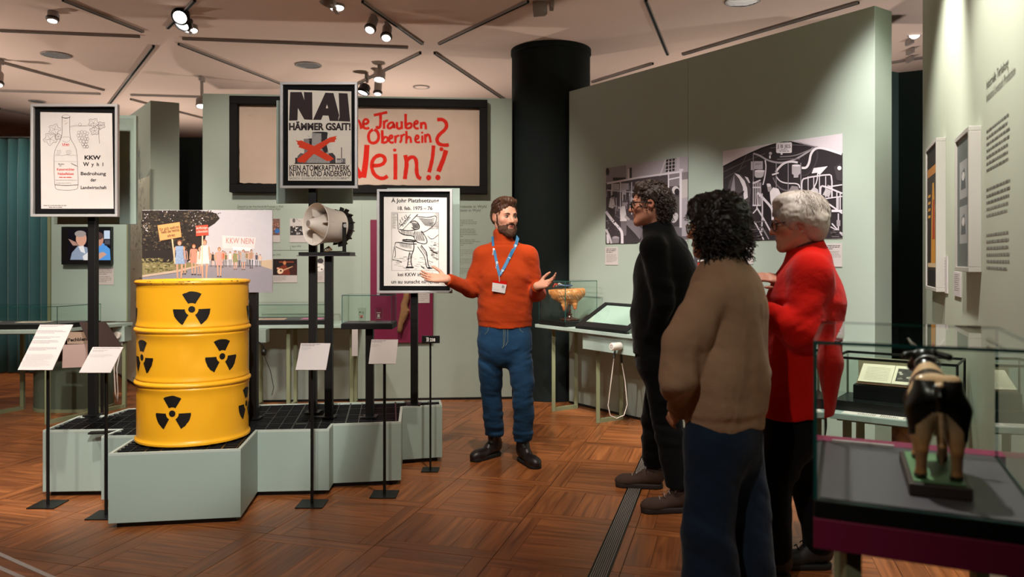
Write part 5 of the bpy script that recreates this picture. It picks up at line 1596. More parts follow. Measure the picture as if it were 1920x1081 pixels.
# ------------------------------------------------------------------ photographs on the long wall
def draw_barn1(a):
    C = [(54, 173), (811, 60), (811, 830), (54, 868)]
    a.poly(C, '6E666E')
    K = '2A2429'; Wt = 'D6CED6'
    a.poly([(54, 173), (811, 60), (811, 210), (400, 250), (54, 310)], 'A69EA6')
    a.poly([(54, 173), (240, 145), (240, 270), (54, 305)], '857D85'); a.rect(120, 258, 240, 288, '2E282C'); a.rect(256, 178, 270, 270, Wt); a.poly([(272, 170), (294, 165), (294, 265), (272, 270)], '3A3438')
    a.poly([(598, 95), (700, 80), (696, 195), (596, 210)], K)
    for k in range(4):
        a.stroke([(604 + k * 30, 96 - k * 4), (602 + k * 30, 208 - k * 4)], 7, 'BEB6BE')
    for k in range(3): a.stroke([(598, 120 + k * 34), (698, 105 + k * 33)], 6, 'BEB6BE')
    a.poly([(704, 76), (735, 72), (733, 200), (702, 205)], 'B8B0B8'); a.poly([(600, 90), (612, 92), (560, 245), (545, 245)], 'C6BEC6')
    rr = random.Random(12)
    # machinery band
    a.poly([(54, 310), (350, 260), (811, 225), (811, 700), (380, 740), (60, 560)], '4A4248')
    for k in range(90):
        x, y = rr.uniform(62, 420), rr.uniform(310, 560)
        if rr.random() < .5: a.rect(x, y, x + rr.uniform(4, 30), y + rr.uniform(14, 70), rr.choice([K, '8A828A', 'B4ACB4', '3A3338']))
        else: a.stroke([(x, y), (x + rr.uniform(-10, 10), y + rr.uniform(40, 130))], rr.uniform(3, 8), rr.choice([Wt, K, '9A929A']))
    a.rect(112, 316, 180, 372, 'A8A0A6'); a.rect(190, 312, 268, 372, '9E969C')
    a.poly([(66, 322), (360, 268), (740, 215), (738, 198), (360, 250), (66, 306)], Wt); a.poly([(66, 380), (320, 400), (320, 390), (66, 368)], 'B4ACB4')
    for x in (108, 186, 290, 330): a.rect(x, 300, x + 9, 600, 'C8C0C8')
    a.poly([(640, 230), (811, 205), (811, 330), (640, 340)], '7E767C')
    a.poly([(628, 200), (640, 200), (640, 460), (628, 460)], Wt); a.rect(735, 178, 757, 720, Wt); a.rect(740, 178, 770, 200, Wt); a.poly([(640, 270), (735, 250), (735, 262), (640, 282)], Wt)
    a.poly([(757, 280), (811, 272), (811, 440), (757, 450)], 'B8B0B0'); a.poly([(757, 450), (811, 440), (811, 800), (757, 800)], 'A59DA5')
    a.ell(700, 375, 34, 38, 'C6BEC2', 16); a.ell(712, 390, 24, 30, K, 14); a.poly([(680, 430), (730, 440), (735, 650), (670, 640)], '57504F'); a.ell(690, 630, 30, 50, 'C0B8BC', 10, .4)
    # floor, trough
    a.poly([(54, 560), (190, 640), (380, 740), (380, 830), (340, 862), (54, 868)], '3A3338')
    a.poly([(240, 640), (300, 650), (400, 740), (370, 830), (330, 780), (245, 690)], '787078'); a.stroke([(245, 700), (340, 800)], 8, K); a.stroke([(250, 730), (330, 820)], 5, K)
    # workers
    a.poly([(95, 450), (130, 440), (140, 520), (120, 545), (82, 530)], 'C2BAC0'); a.ell(122, 440, 18, 17, '8A8086', 10); a.ell(122, 430, 18, 9, K, 10); a.poly([(85, 535), (132, 545), (130, 660), (100, 650)], '37302F'); a.poly([(120, 510), (160, 520), (160, 530), (118, 524)], 'A89E9E')
    a.poly([(190, 560), (205, 520), (235, 520), (245, 600), (250, 660), (188, 660)], 'D2CAD0'); a.ell(232, 498, 20, 24, 'A0969A', 12); a.ell(234, 476, 24, 13, '57504F', 12); a.poly([(236, 600), (280, 640), (270, 655), (228, 628)], 'A89EA0'); a.poly([(192, 660), (250, 660), (245, 790), (205, 800)], '6A6268')
    # rail and buckets
    a.stroke([(56, 570), (130, 670), (200, 745), (208, 790), (208, 866)], 24, 'CFC7D1', smooth=1)
    a.stroke([(58, 735), (90, 800), (110, 866)], 20, 'B8B0B8', smooth=1); a.ell(148, 818, 34, 20, '9A9298', 14); a.poly([(114, 818), (182, 818), (176, 862), (122, 864)], '7E767C'); a.poly([(62, 780), (85, 790), (88, 864), (66, 864)], 'C8C0C8')
    for k in range(40): a.ell(rr.uniform(60, 190), rr.uniform(640, 780), rr.uniform(3, 10), rr.uniform(2, 6), rr.choice(['57504F', '2A2429', '857D85']), 6)
    a.ell(70, 205, 14, 34, K, 12)
def draw_barn2(a):
    a.poly([(64, 172), (960, 40), (960, 825), (64, 850)], '2C262B')
    K = '231D22'; Wt = 'D4CCD4'; G_ = '8C848C'
    a.poly([(64, 172), (490, 106), (380, 140), (200, 220), (64, 285)], 'C9C0C8'); a.poly([(560, 96), (960, 40), (960, 195), (780, 145), (640, 106)], 'C9C0C8')
    a.stroke([(64, 290), (220, 210), (400, 132), (560, 98), (740, 135), (960, 195)], 12, '1C171B', smooth=1)
    a.stroke([(64, 330), (230, 250), (380, 190)], 6, '57504F'); a.stroke([(70, 380), (240, 280)], 4, '57504F'); a.stroke([(240, 200), (180, 330)], 5, '57504F')
    a.stroke([(420, 150), (640, 118), (820, 160)], 5, '6A6268', smooth=1); a.stroke([(580, 98), (760, 138)], 5, 'B0A8B0')
    a.poly([(462, 118), (470, 110), (575, 106), (581, 114), (580, 180), (574, 186), (470, 188), (462, 180)], 'DAD3DA')
    a.text('J B JES', 472, 148, 34, '4A4248', .01, fit=98); a.para(497, 158, 546, 1, 9, 4, '6A6268', last=1); a.para(488, 170, 560, 1, 9, 5, '5A5258', last=1); a.ell(503, 193, 9, 8, Wt, 10)
    # milk tanks
    for (x0_, y0_, x1_, y1_) in ((272, 250, 300, 315), (300, 248, 362, 308)): a.rect(x0_, y0_, x1_, y1_, 'A59DA5')
    a.poly([(300, 322), (376, 318), (366, 360), (350, 372), (312, 372), (300, 358)], 'B6AEB4'); a.ell(338, 322, 38, 10, Wt, 14); a.text('JAPY', 304, 276, 16, '4A4248', 0, fit=48)
    a.poly([(580, 282), (644, 276), (644, 340), (630, 352), (628, 370), (594, 372), (594, 352), (580, 342)], 'A8A0A6'); a.ell(612, 280, 32, 8, Wt, 14)
    # hoses
    P = lambda pts, w, c=Wt, s=3: a.stroke(pts, w, c, smooth=s)
    P([(290, 190), (340, 205), (400, 245), (500, 265), (600, 240), (700, 180), (740, 150)], 13, 'A098A0'); P([(490, 215), (600, 210), (700, 170), (770, 140)], 9, '7E767C')
    P([(460, 330), (480, 300), (520, 262), (570, 250), (625, 258)], 15); P([(655, 298), (690, 300), (712, 260), (722, 190), (760, 148), (820, 150), (955, 195)], 17)
    P([(770, 165), (775, 230), (740, 310), (690, 355), (656, 355)], 12, '3E373C'); P([(380, 240), (388, 290), (378, 370), (362, 430)], 9); P([(460, 360), (490, 400), (540, 415), (630, 415), (640, 450)], 9)
    P([(440, 370), (460, 420), (500, 460), (550, 470)], 10, '6A6268'); P([(470, 235), (600, 230), (640, 232)], 7, '6A6268', 1)
    for x in (288, 460, 550, 645): a.rect(x, 190 if x < 300 else 260, x + 6, 470, '8A828A')
    a.poly([(430, 345), (480, 330), (484, 340), (434, 356)], Wt); a.ell(420, 190, 12, 12, 'A8A0A6', 10); a.rect(410, 205, 422, 228, Wt)
    # cows
    a.poly([(95, 470), (110, 400), (150, 338), (200, 350), (250, 400), (275, 460), (262, 560), (240, 640), (200, 560), (180, 500)], '4A4347'); a.poly([(120, 470), (135, 400), (148, 345), (155, 470)], '857D85')
    a.poly([(150, 338), (185, 350), (225, 395), (245, 450), (250, 520), (222, 540), (212, 440), (185, 380)], 'D8D0D8'); a.poly([(168, 500), (225, 468), (215, 500), (185, 512)], K); a.poly([(225, 362), (250, 370), (268, 410), (258, 412)], Wt); a.poly([(215, 540), (250, 560), (255, 640), (225, 600)], '8A8288')
    a.poly([(730, 340), (745, 300), (850, 286), (790, 352), (770, 335)], Wt); a.poly([(710, 480), (745, 440), (775, 460), (782, 500)], 'B8B0B6'); a.stroke([(775, 340), (770, 400), (745, 450)], 8, Wt, smooth=1); a.poly([(550, 480), (580, 432), (625, 438), (645, 500), (560, 500)], '8A8084'); a.poly([(810, 500), (850, 425), (885, 440), (860, 520)], 'B0A8AC')
    a.poly([(895, 290), (950, 262), (960, 400), (920, 390)], '3E373C'); a.ell(938, 300, 16, 16, Wt, 10)
    # milker in white
    a.poly([(415, 480), (440, 445), (480, 455), (500, 500), (470, 560), (430, 590), (420, 540)], 'DED6DC'); a.ell(408, 450, 22, 28, '9A9094', 12); a.ell(404, 428, 20, 13, Wt, 12); a.poly([(345, 430), (392, 420), (410, 520), (420, 700), (390, 700), (350, 560)], K)
    # gates and rails
    R2 = lambda pts, w=10, c='C8C0CA', s=1: a.stroke(pts, w, c, smooth=s)
    R2([(655, 470), (655, 400), (672, 375), (860, 346), (882, 360), (882, 520)], 11); 
    for x in (700, 742, 785, 832): a.rect(x, 362, x + 7, 520, 'BEB6C0')
    R2([(795, 500), (797, 440), (815, 432), (960, 490)], 13); R2([(860, 440), (960, 425)], 10); R2([(830, 530), (900, 520), (960, 512)], 9)
    for (x, y) in ((915, 470), (940, 480), (925, 520)): a.rect(x, y, x + 9, 610, 'BEB6C0')
    R2([(860, 570), (960, 640)], 12); a.rect(880, 612, 960, 630, 'CFC7D1'); R2([(880, 715), (960, 805)], 10); R2([(870, 740), (960, 790)], 8); a.rect(926, 640, 936, 770, 'BEB6C0'); a.rect(918, 690, 946, 735, '9A929A')
    for k in range(5): a.rect(288 + k * 14, 400 + k * 2, 294 + k * 14, 585, 'D0C8D2')
    a.rect(286, 440, 350, 450, 'D0C8D2'); a.rect(286, 575, 350, 585, 'D0C8D2'); a.poly([(285, 410), (345, 385), (348, 396), (288, 422)], 'D0C8D2')
    R2([(325, 485), (370, 530), (425, 590), (436, 620), (438, 690)], 18, 'D6CED8', 1); R2([(320, 600), (370, 680), (425, 780)], 12); R2([(358, 490), (362, 620), (355, 780)], 11); R2([(290, 640), (325, 600), (320, 490)], 9)
    R2([(300, 700), (345, 780), (370, 838)], 10); R2([(362, 750), (410, 835)], 9, '8A828A')
    rr = random.Random(17)
    for k in range(40): a.rect(*(lambda x, y: (x, y, x + rr.uniform(8, 40), y + rr.uniform(3, 9)))(rr.uniform(275, 360), rr.uniform(690, 835)), rr.choice(['57504F', '1E191C', '6E666C', '3A3338']))
    for k in range(26): a.rect(*(lambda x, y: (x, y, x + rr.uniform(20, 70), y + rr.uniform(2, 5)))(rr.uniform(860, 900), rr.uniform(760, 815)), rr.choice(['57504F', '1E191C', '6E666C']))
for (lab, T, corners, draw, w_) in (('large black and white photograph of workers at milking stalls', (1125, 280, 4.914), (1136, 315, 1290, 455), draw_barn1, 0),
                                ('large black and white photograph of cows, hoses and steel rails', (1340, 240, 4.004), (1356, 283, 1580, 446.5), draw_barn2, 0)):
    u0 = PL.uv(corners[0], 400)[0]; u1 = PL.uv(corners[2], 400)[0]
    v1 = PL.uv(corners[0], corners[1])[1]; v0 = PL.uv(corners[2], corners[3])[1] if draw is draw_barn2 else PL.uv(corners[0], corners[3])[1]
    t = thing('barn_photograph', lab, 'photograph', PL.pt((u0 + u1) / 2, v0, 0))
    MB().slab(PL, u0, u1, v0, v1, .0006, .004).build('board', M['white'], t)
    a = Art(PL.off(.0044), 0, T); draw(a); a.build('photograph', M['art'], t)
for (lab, r) in (('white text card below the milking stall photograph', (1135.5, 463, 1159.5, 496.5)), ('white text card beside the curly haired visitor on the photograph wall', (1370, 455, 1413, 495)), ('white text card beside the grey haired visitor on the photograph wall', (1540, 456.5, 1579.5, 500)), ('lower white text card behind the red jacket on the photograph wall', (1560, 600, 1580, 625))):
    t = thing('wall_label', lab, 'label', PL.at((r[0] + r[2]) / 2, r[3]))
    u0, v1 = PL.uv(r[0], r[1]); u1, v0 = PL.uv(r[2], r[3])
    MB().slab(PL, u0, u1, v0, v1, .0006, .005).build('card', M['white'], t)
    a = Art(PL.off(.0054)); a.para(r[0] + 1.5, r[1] + 3, r[2] - 3, 3, 3, 1.3, '57504F'); a.para(r[0] + 1.5, r[1] + 14, r[2] - 2, 6, 2.6, .9, '8A8480'); a.build('print', M['art'], t)
t = thing('wall_frame', 'small dark framed exhibit with red and white bars between the two visitors', 'frame', PL.at(1318, 505))
u0, v1 = PL.uv(1306, 470); u1, v0 = PL.uv(1330, 508)
MB().slab(PL, u0, u1, v0, v1, .0005, .03).build('box', M['slate'], t, bevel=.002)
a = Art(PL.off(.0305)); a.rect(1308, 487, 1328, 490, 'E0D8D0'); a.rect(1308, 492, 1327, 500, 'B03A2A'); a.rect(1308, 503, 1328, 505, 'D0CCC8'); a.build('print', M['art'], t)

# ------------------------------------------------------------------ text wall at right
a = Art(PR, .001)
def wall_line(px0, py0, px1, n_=1): pass
ar = Art(UVPlane(PR), .001)
def pr(px, py): return PR.uv(px, py)
ut0, vt0 = pr(1850, 170)
hsz = .085
def ptext(s_, u, v, size, fit, col='4A4A40'):
    vs_, fs_ = glyphs(s_, 0.0)
    x0_ = min(q[0] for q in vs_); k = fit / (max(q[0] for q in vs_) - x0_)
    ar._put([(u + (q[0] - x0_) * k, v + q[1] * size) for q in vs_], fs_, hx(col))
uT = pr(1850, 168)
fitL = pr(1891, 122)[0] - uT[0]
ptext('Industrielle Tierhaltung', uT[0], uT[1], .056, fitL)
uT2 = pr(1850, 192)
ptext('Industrial Livestock Production', uT2[0], uT2[1], .056, pr(1904, 130)[0] - uT2[0], '6A6A5E')
rr = random.Random(44)
vtop = pr(1850, 250)[1]; vbot = pr(1850, 512)[1]
uL = pr(1850, 300)[0]; uR = pr(1894, 300)[0]
yv = vtop; k = 0
gaps = {7, 8, 14, 15, 23, 24}
while yv > vbot:
    if k not in gaps:
        x = uL
        xe = uR - rr.uniform(0, .12) * (uR - uL)
        vsb, fsb = [], []
        while x < xe:
            e = min(x + rr.uniform(.02, .07), xe); n0 = len(vsb)
            vsb += [(x, yv), (e, yv), (e, yv + .011), (x, yv + .011)]; fsb.append((n0, n0 + 1, n0 + 2, n0 + 3)); x = e + .01
        ar._put(vsb, fsb, hx('5A5A50' if k < 12 else '74746A'))
    yv -= .0275; k += 1
ar.build('wall_print', M['art'], wall_text)
def rframe(label, x0, x1, yt, yb, draw, th=.05):
    """frame on the text wall, near-side edge at image column x1, far edge at x0 (front face)"""
    Pq = PR.off(th)
    u0, _ = Pq.uv(x0, 400); u1, _ = Pq.uv(x1, 400)
    v1 = Pq.uv(x1, yt)[1]; v0 = Pq.uv(x1, yb)[1]
    t = thing('wall_frame', label, 'frame', PR.pt((u0 + u1) / 2, v0, 0))
    w = .022
    m = MB()
    for (a0, a1, b0, b1) in ((u0, u1, v0, v0 + w), (u0, u1, v1 - w, v1), (u0, u0 + w, v0 + w, v1 - w), (u1 - w, u1, v0 + w, v1 - w)): m.slab(PR, a0, a1, b0, b1, .0, th)
    m.build('frame', mat('frame_grey', rgb(172, 168, 160), .5, var=.03), t, bevel=.002)
    MB().slab(PR, u0 + w, u1 - w, v0 + w, v1 - w, .0, th - .009).build('backing', M['slate'], t)
    b = Art(UVPlane(PR.off(th - .0085)), 0)
    draw(b, u0 + w, u1 - w, v0 + w, v1 - w)
    b.build('picture', M['art'], t)
def rf1(b, u0, u1, v0, v1):
    W_, H_ = u1 - u0, v1 - v0
    b.rect(u0, v0, u1, v1, '26221E'); b.rect(u0 + W_ * .05, v0 + H_ * .12, u1 - W_ * .05, v1 - H_ * .2, '3A342C')
    b.poly([(u0 + W_ * .05, v1 - H_ * .2), (u1 - W_ * .05, v1 - H_ * .2), (u1 - W_ * .05, v1 - H_ * .14), (u0 + W_ * .05, v1 - H_ * .14)], 'B4783C')
    b.poly([(u0 + W_ * .4, v0 + H_ * .14), (u0 + W_ * .85, v0 + H_ * .14), (u0 + W_ * .8, v0 + H_ * .55), (u0 + W_ * .7, v0 + H_ * .74), (u0 + W_ * .55, v0 + H_ * .74), (u0 + W_ * .45, v0 + H_ * .5)], 'C48A3A')
    b.poly([(u0 + W_ * .55, v0 + H_ * .34), (u0 + W_ * .78, v0 + H_ * .34), (u0 + W_ * .74, v0 + H_ * .62), (u0 + W_ * .6, v0 + H_ * .62)], 'A8402A')
    for q in range(4): b.rect(u0 + W_ * .1, v0 + H_ * (.5 + .05 * q), u0 + W_ * .36, v0 + H_ * (.52 + .05 * q), 'D0983C')
    b.rect(u0 + W_ * .1, v0 + H_ * .14, u1 - W_ * .1, v0 + H_ * .17, 'C8B08A')
def rf2(b, u0, u1, v0, v1):
    W_, H_ = u1 - u0, v1 - v0
    b.rect(u0, v0, u1, v1, '5E635F')
    b.rect(u0 + W_ * .2, v0 + H_ * .53, u1 - W_ * .2, v0 + H_ * .82, '9A9C9A'); b.rect(u0 + W_ * .2, v0 + H_ * .18, u1 - W_ * .2, v0 + H_ * .47, '9A9C9A')
    for (yc, q) in ((.6, 0), (.25, 1)):
        b.poly([(u0 + W_ * .3, v0 + H_ * yc), (u0 + W_ * .7, v0 + H_ * yc), (u0 + W_ * .6, v0 + H_ * (yc + .16)), (u0 + W_ * .36, v0 + H_ * (yc + .13))], '55585A'); b.ell(u0 + W_ * .5, v0 + H_ * (yc + .1), W_ * .12, H_ * .035, 'C8C6C2', 10)
rframe('grey framed dark poster with orange figure on the text wall', 1735, 1755, 258, 547, rf1)
rframe('grey framed mount with two small grey pictures on the text wall', 1790, 1816, 236, 510, rf2)
for (lab, x0, x1, yt, yb) in (('narrow white text card between the two frames on the text wall', 1768.5, 1778, 481, 550), ('white text card directly below the frame with two small pictures', 1790.5, 1803, 510, 557)):
    t = thing('wall_label', lab, 'label', PR.at((x0 + x1) / 2, yb))
    u0, _ = PR.uv(x0, 450); u1, _ = PR.uv(x1, 450); v1 = PR.uv(x1, yt)[1]; v0 = PR.uv(x1, yb)[1]
    MB().slab(PR, u0, u1, v0, v1, .0006, .006).build('card', M['white'], t)
    b = Art(UVPlane(PR.off(.0064)), 0)
    for q in range(9): b.rect(u0 + (u1 - u0) * .12, v1 - (v1 - v0) * (.12 + .08 * q), u0 + (u1 - u0) * random.uniform(.6, .88), v1 - (v1 - v0) * (.10 + .08 * q), '8A8480')
    b.build('print', M['art'], t)

# ------------------------------------------------------------------ book case at right
zk = .62
kA = Vector((1.535, 3.74)); kB = Vector((1.985, 3.41))
ku = (kB - kA).normalized(); kn = Vector((-ku.y, ku.x))
kq = quadpts(kA, ku, (kB - kA).length, .37)
table('display_table', 'sage display table with the open books beside the text wall', kq, zk, [.12, .86], ins=.06)
kc = quadpts(kA + ku * .0 + kn * .085, ku, .53, .28)
t = thing('book_case', 'black edged glass showcase with open books behind the cow', 'showcase', (*((kc[0] + kc[2]) / 2), zk))
MB().prism([tuple(p) for p in kc], zk + .001, zk + .05).build('base', M['black'], t, bevel=.002)
glass_box(t, kc, zk + .05, zk + .26, .006)
eb = MB()
for i in range(4):
    p, q = kc[i], kc[(i + 1) % 4]
    eb.beam((p.x, p.y, zk + .262), (q.x, q.y, zk + .262), .008, .008)
    eb.beam((p.x, p.y, zk + .05), (p.x, p.y, zk + .262), .008, .008)
eb.build('edge_bars', M['black'], t)
MB().prism([tuple(p) for p in quadpts(kA + ku * .07 + kn * .17, ku, .36, .15)], zk + .05, zk + .12).build('step', M['blackmat'], t)
def book(label, o, z, w, h_, tilt, cover, pic):
    up_ = Vector((kn.x * math.cos(tilt), kn.y * math.cos(tilt), math.sin(tilt)))
    pl = Plane((o.x, o.y, z), (ku.x, ku.y, 0), up_)
    b = thing('open_book', label, 'book', (o.x, o.y, z))
    MB().slab(pl, -.006, w + .006, -.006, h_ + .006, 0, .004, col=hx(cover)).build('cover', M['art'], b)
    for (s0, s1) in ((0, w / 2 - .001), (w / 2 + .001, w)):
        MB().slab(pl, s0, s1, 0, h_, .004, .014, col=hx('DCCCB6')).build('page_block', M['art'], b)
    ap = Art(UVPlane(pl.off(.0143)), 0)
    for q in range(9): ap.rect(w * .08, h_ * (.12 + q * .085), w * .44, h_ * (.14 + q * .085), '9A8C7C')
    ap.rect(w * .55, h_ * .15, w * .95, h_ * .85, pic)
    for q in range(14): ap.ell(w * random.uniform(.58, .92), h_ * random.uniform(.2, .8), w * .03, h_ * .05, random.choice(['B0A498', '2A2422', '7A6E64']), 6)
    ap.build('print', M['art'], b)
book('open book with a dark picture page on the front step of the book case', kA + ku * .09 + kn * .18, zk + .128, .30, .15, .5, '7A5A48', '3A322E')
tag(MB().prism([tuple(p) for p in quadpts(kA + ku * .06 + kn * .327, ku, .3, .024)], zk + .051, zk + .24, col=hx('A89C80')).build('book', M['art'], bevel=.002), 'pale patterned book standing at the back of the book case', 'book')
s = sheet('text_strip', 'long white text strip on the table edge before the book case', 'label', kA + ku * .05 + kn * .012, ku, .46, .07, zk + .0005, 'E8E0D6', 0)
pl = Plane((*(kA + ku * .05 + kn * .012), zk + .0018), (ku.x, ku.y, 0), (kn.x, kn.y, 0))
b = Art(UVPlane(pl), .0003)
for q in range(40): 
    if q % 11 not in (9, 10): b.rect(.07 + q * .009, .012, .0735 + q * .009, random.uniform(.04, .062), '4A4644')
b.build('lettering', M['art'], s)

# ------------------------------------------------------------------ cow showcase in the foreground
vz = .80
vA = Vector((.7047, 1.808)); vD = Vector((.958, 2.395)); vC = Vector((1.38, 2.195))
vB = vA + (vC - vD)
vq = [vA, vB, vC, vD]
cv_u = (vB - vA).normalized(); cv_n = (vD - vA).normalized()
t = thing('cow_case', 'large glass showcase on a maroon table holding the cow model', 'showcase', (*((vA + vC) / 2), 0))
MB().prism([tuple(p) for p in vq], vz - .042, vz).build('base', M['black'], t, bevel=.003)
MB().prism([tuple(p) for p in inset([tuple(p) for p in vq], .014)], vz, vz + .003).build('deck', M['slate'], t)
glass_box(t, vq, vz, vz + .37, .008)
lq2 = [vA - cv_u * .0, vB + cv_u * .02, vC + cv_u * .02 + cv_n * .06, vD + cv_n * .06]
MB().prism([tuple(p) for p in lq2], vz - .115, vz - .043).build('apron', M['maroon'], t, bevel=.003)
MB().prism([tuple(p) for p in (vD + cv_n * .004, vC + cv_u * .02 + cv_n * .004, vC + cv_u * .02 + cv_n * .075, vD + cv_n * .075)], vz - .043, vz + .001).build('rear_ledge', M['maroon'], t, bevel=.002)
for (p, su, sn) in ((vA, .08, .05), (vB, -.05, .05), (vC, -.05, -.03), (vD, .06, -.03)):
    e = p + cv_u * su + cv_n * sn
    MB().box(e.x - .018, e.x + .018, e.y - .018, e.y + .018, 0, vz - .115).build('leg', M['olive'], t)
ls = vD + cv_n * .012 + cv_u * .01
tag(MB().prism([tuple(p) for p in quadpts(vD - cv_n * .035 + cv_u * .03, cv_u, .17, .012)], vz + .0035, vz + .012).build('label_strip', M['white']), 'slim white label strip at the rear of the cow case', 'label')
# ------------------------------------------------------------------ organic surfaces: smooth unions of tapered limbs turned into one continuous skin
def vnoise(p, seed=0):
    i = np.floor(p).astype(np.int64)
    f = p - i
    f = f * f * (3 - 2 * f)
    def h(a, b, c):
        n = (a * 374761393 + b * 668265263 + c * 1440662683 + seed * 974634777) & 0xffffffff
        n = ((n ^ (n >> 13)) * 1274126177) & 0xffffffff
        n = n ^ (n >> 16)
        return n.astype(np.float64) / 4294967295.0 * 2 - 1
    r = 0
    for dx in (0, 1):
        wx = f[:, 0] if dx else 1 - f[:, 0]
        for dy in (0, 1):
            wy = f[:, 1] if dy else 1 - f[:, 1]
            for dz in (0, 1):
                wz = f[:, 2] if dz else 1 - f[:, 2]
                r = r + wx * wy * wz * h(i[:, 0] + dx, i[:, 1] + dy, i[:, 2] + dz)
    return r
FAR = 0.09
class Prim:
    def __init__(s, fn, lo, hi, k=.02, op='u'):
        s.fn, s.lo, s.hi, s.k, s.op = fn, np.array(lo, float), np.array(hi, float), k, op
def A_(v): return np.array((v[0], v[1], v[2]), dtype=float)
def cone(a, b, ra, rb, k=.02, flat=None, op='u'):
    """tapered limb a-b; flat=(axis, factor) squeezes the section along axis"""
    a, b = A_(a), A_(b)
    ax = None
    if flat:
        ax = A_(flat[0]); ax = ax / np.linalg.norm(ax); fk = flat[1]
    def fn(p):
        ab = b - a
        t = np.clip(((p - a) @ ab) / max(ab @ ab, 1e-12), 0, 1)
        q = p - a - t[:, None] * ab
        if ax is not None:
            c = q @ ax
            q = q + np.outer(c * (fk - 1), ax)
        return np.linalg.norm(q, axis=1) - (ra + t * (rb - ra))
    m = max(ra, rb)
    return Prim(fn, np.minimum(a, b) - m, np.maximum(a, b) + m, k, op)
def chain(pts, rs, k=.02, flat=None):
    return [cone(pts[i], pts[i + 1], rs[i], rs[i + 1], k if i == 0 else .006, flat) for i in range(len(pts) - 1)]
def ellip(c, r, R=None, k=.02, op='u'):
    c = A_(c); r = np.array(r, float)
    Rm = np.eye(3) if R is None else np.array([A_(x) / np.linalg.norm(A_(x)) for x in R])
    def fn(p):
        q = (p - c) @ Rm.T
        k0 = np.linalg.norm(q / r, axis=1)
        k1 = np.linalg.norm(q / (r * r), axis=1)
        return np.where(k1 > 1e-9, k0 * (k0 - 1) / np.maximum(k1, 1e-9), -r.min())
    m = r.max()
    return Prim(fn, c - m, c + m, k, op)
def half(pt, nrm, k=.0, op='s'):
    """half space on the side of nrm (subtracted)"""
    pt, nrm = A_(pt), A_(nrm); nrm = nrm / np.linalg.norm(nrm)
    return Prim(lambda p: -((p - pt) @ nrm), (-1e9,) * 3, (1e9,) * 3, k, op)
def evalp(prims, p, disp=None):
    d = np.full(len(p), FAR)
    for q in prims:
        if q.lo[0] < -1e8:
            m = None; v = q.fn(p)
        else:
            m = np.all((p > q.lo - FAR) & (p < q.hi + FAR), axis=1)
            if not m.any(): continue
            v = np.full(len(p), FAR)
            v[m] = np.minimum(q.fn(p[m]), FAR)
        if q.op == 'u':
            if q.k > 0:
                h = np.maximum(q.k - np.abs(d - v), 0) / q.k
                d = np.minimum(d, v) - h * h * q.k * .25
            else:
                d = np.minimum(d, v)
        elif q.op == 's':
            v = -v
            if q.k > 0:
                h = np.maximum(q.k - np.abs(d - v), 0) / q.k
                d = np.maximum(d, v) + h * h * q.k * .25
            else:
                d = np.maximum(d, v)
    if disp is not None:
        near = np.abs(d) < .06
        if near.any():
            d[near] = d[near] + disp(p[near])
    return d
def hit(prims, px, py, disp=None, D0=1.2, D1=9.0):
    """first point of the surface seen at a picture position"""
    o = np.array((0, 0, H)); dr = np.array(((px - CX) / F, 1, -(py - HY) / F)); ln = np.linalg.norm(dr); dr = dr / ln
    t = D0 * ln
    lo = np.min([q.lo for q in prims if q.op == 'u'], axis=0)
    t = max(t, (lo[1] - .05) / dr[1])
    for _ in range(200):
        d = evalp(prims, (o + dr * t)[None, :], disp)[0]
        if d < .0006: break
        t += max(d * .6, .0006)
        if t > D1 * 1.3: return None
    return Vector(o + dr * t)
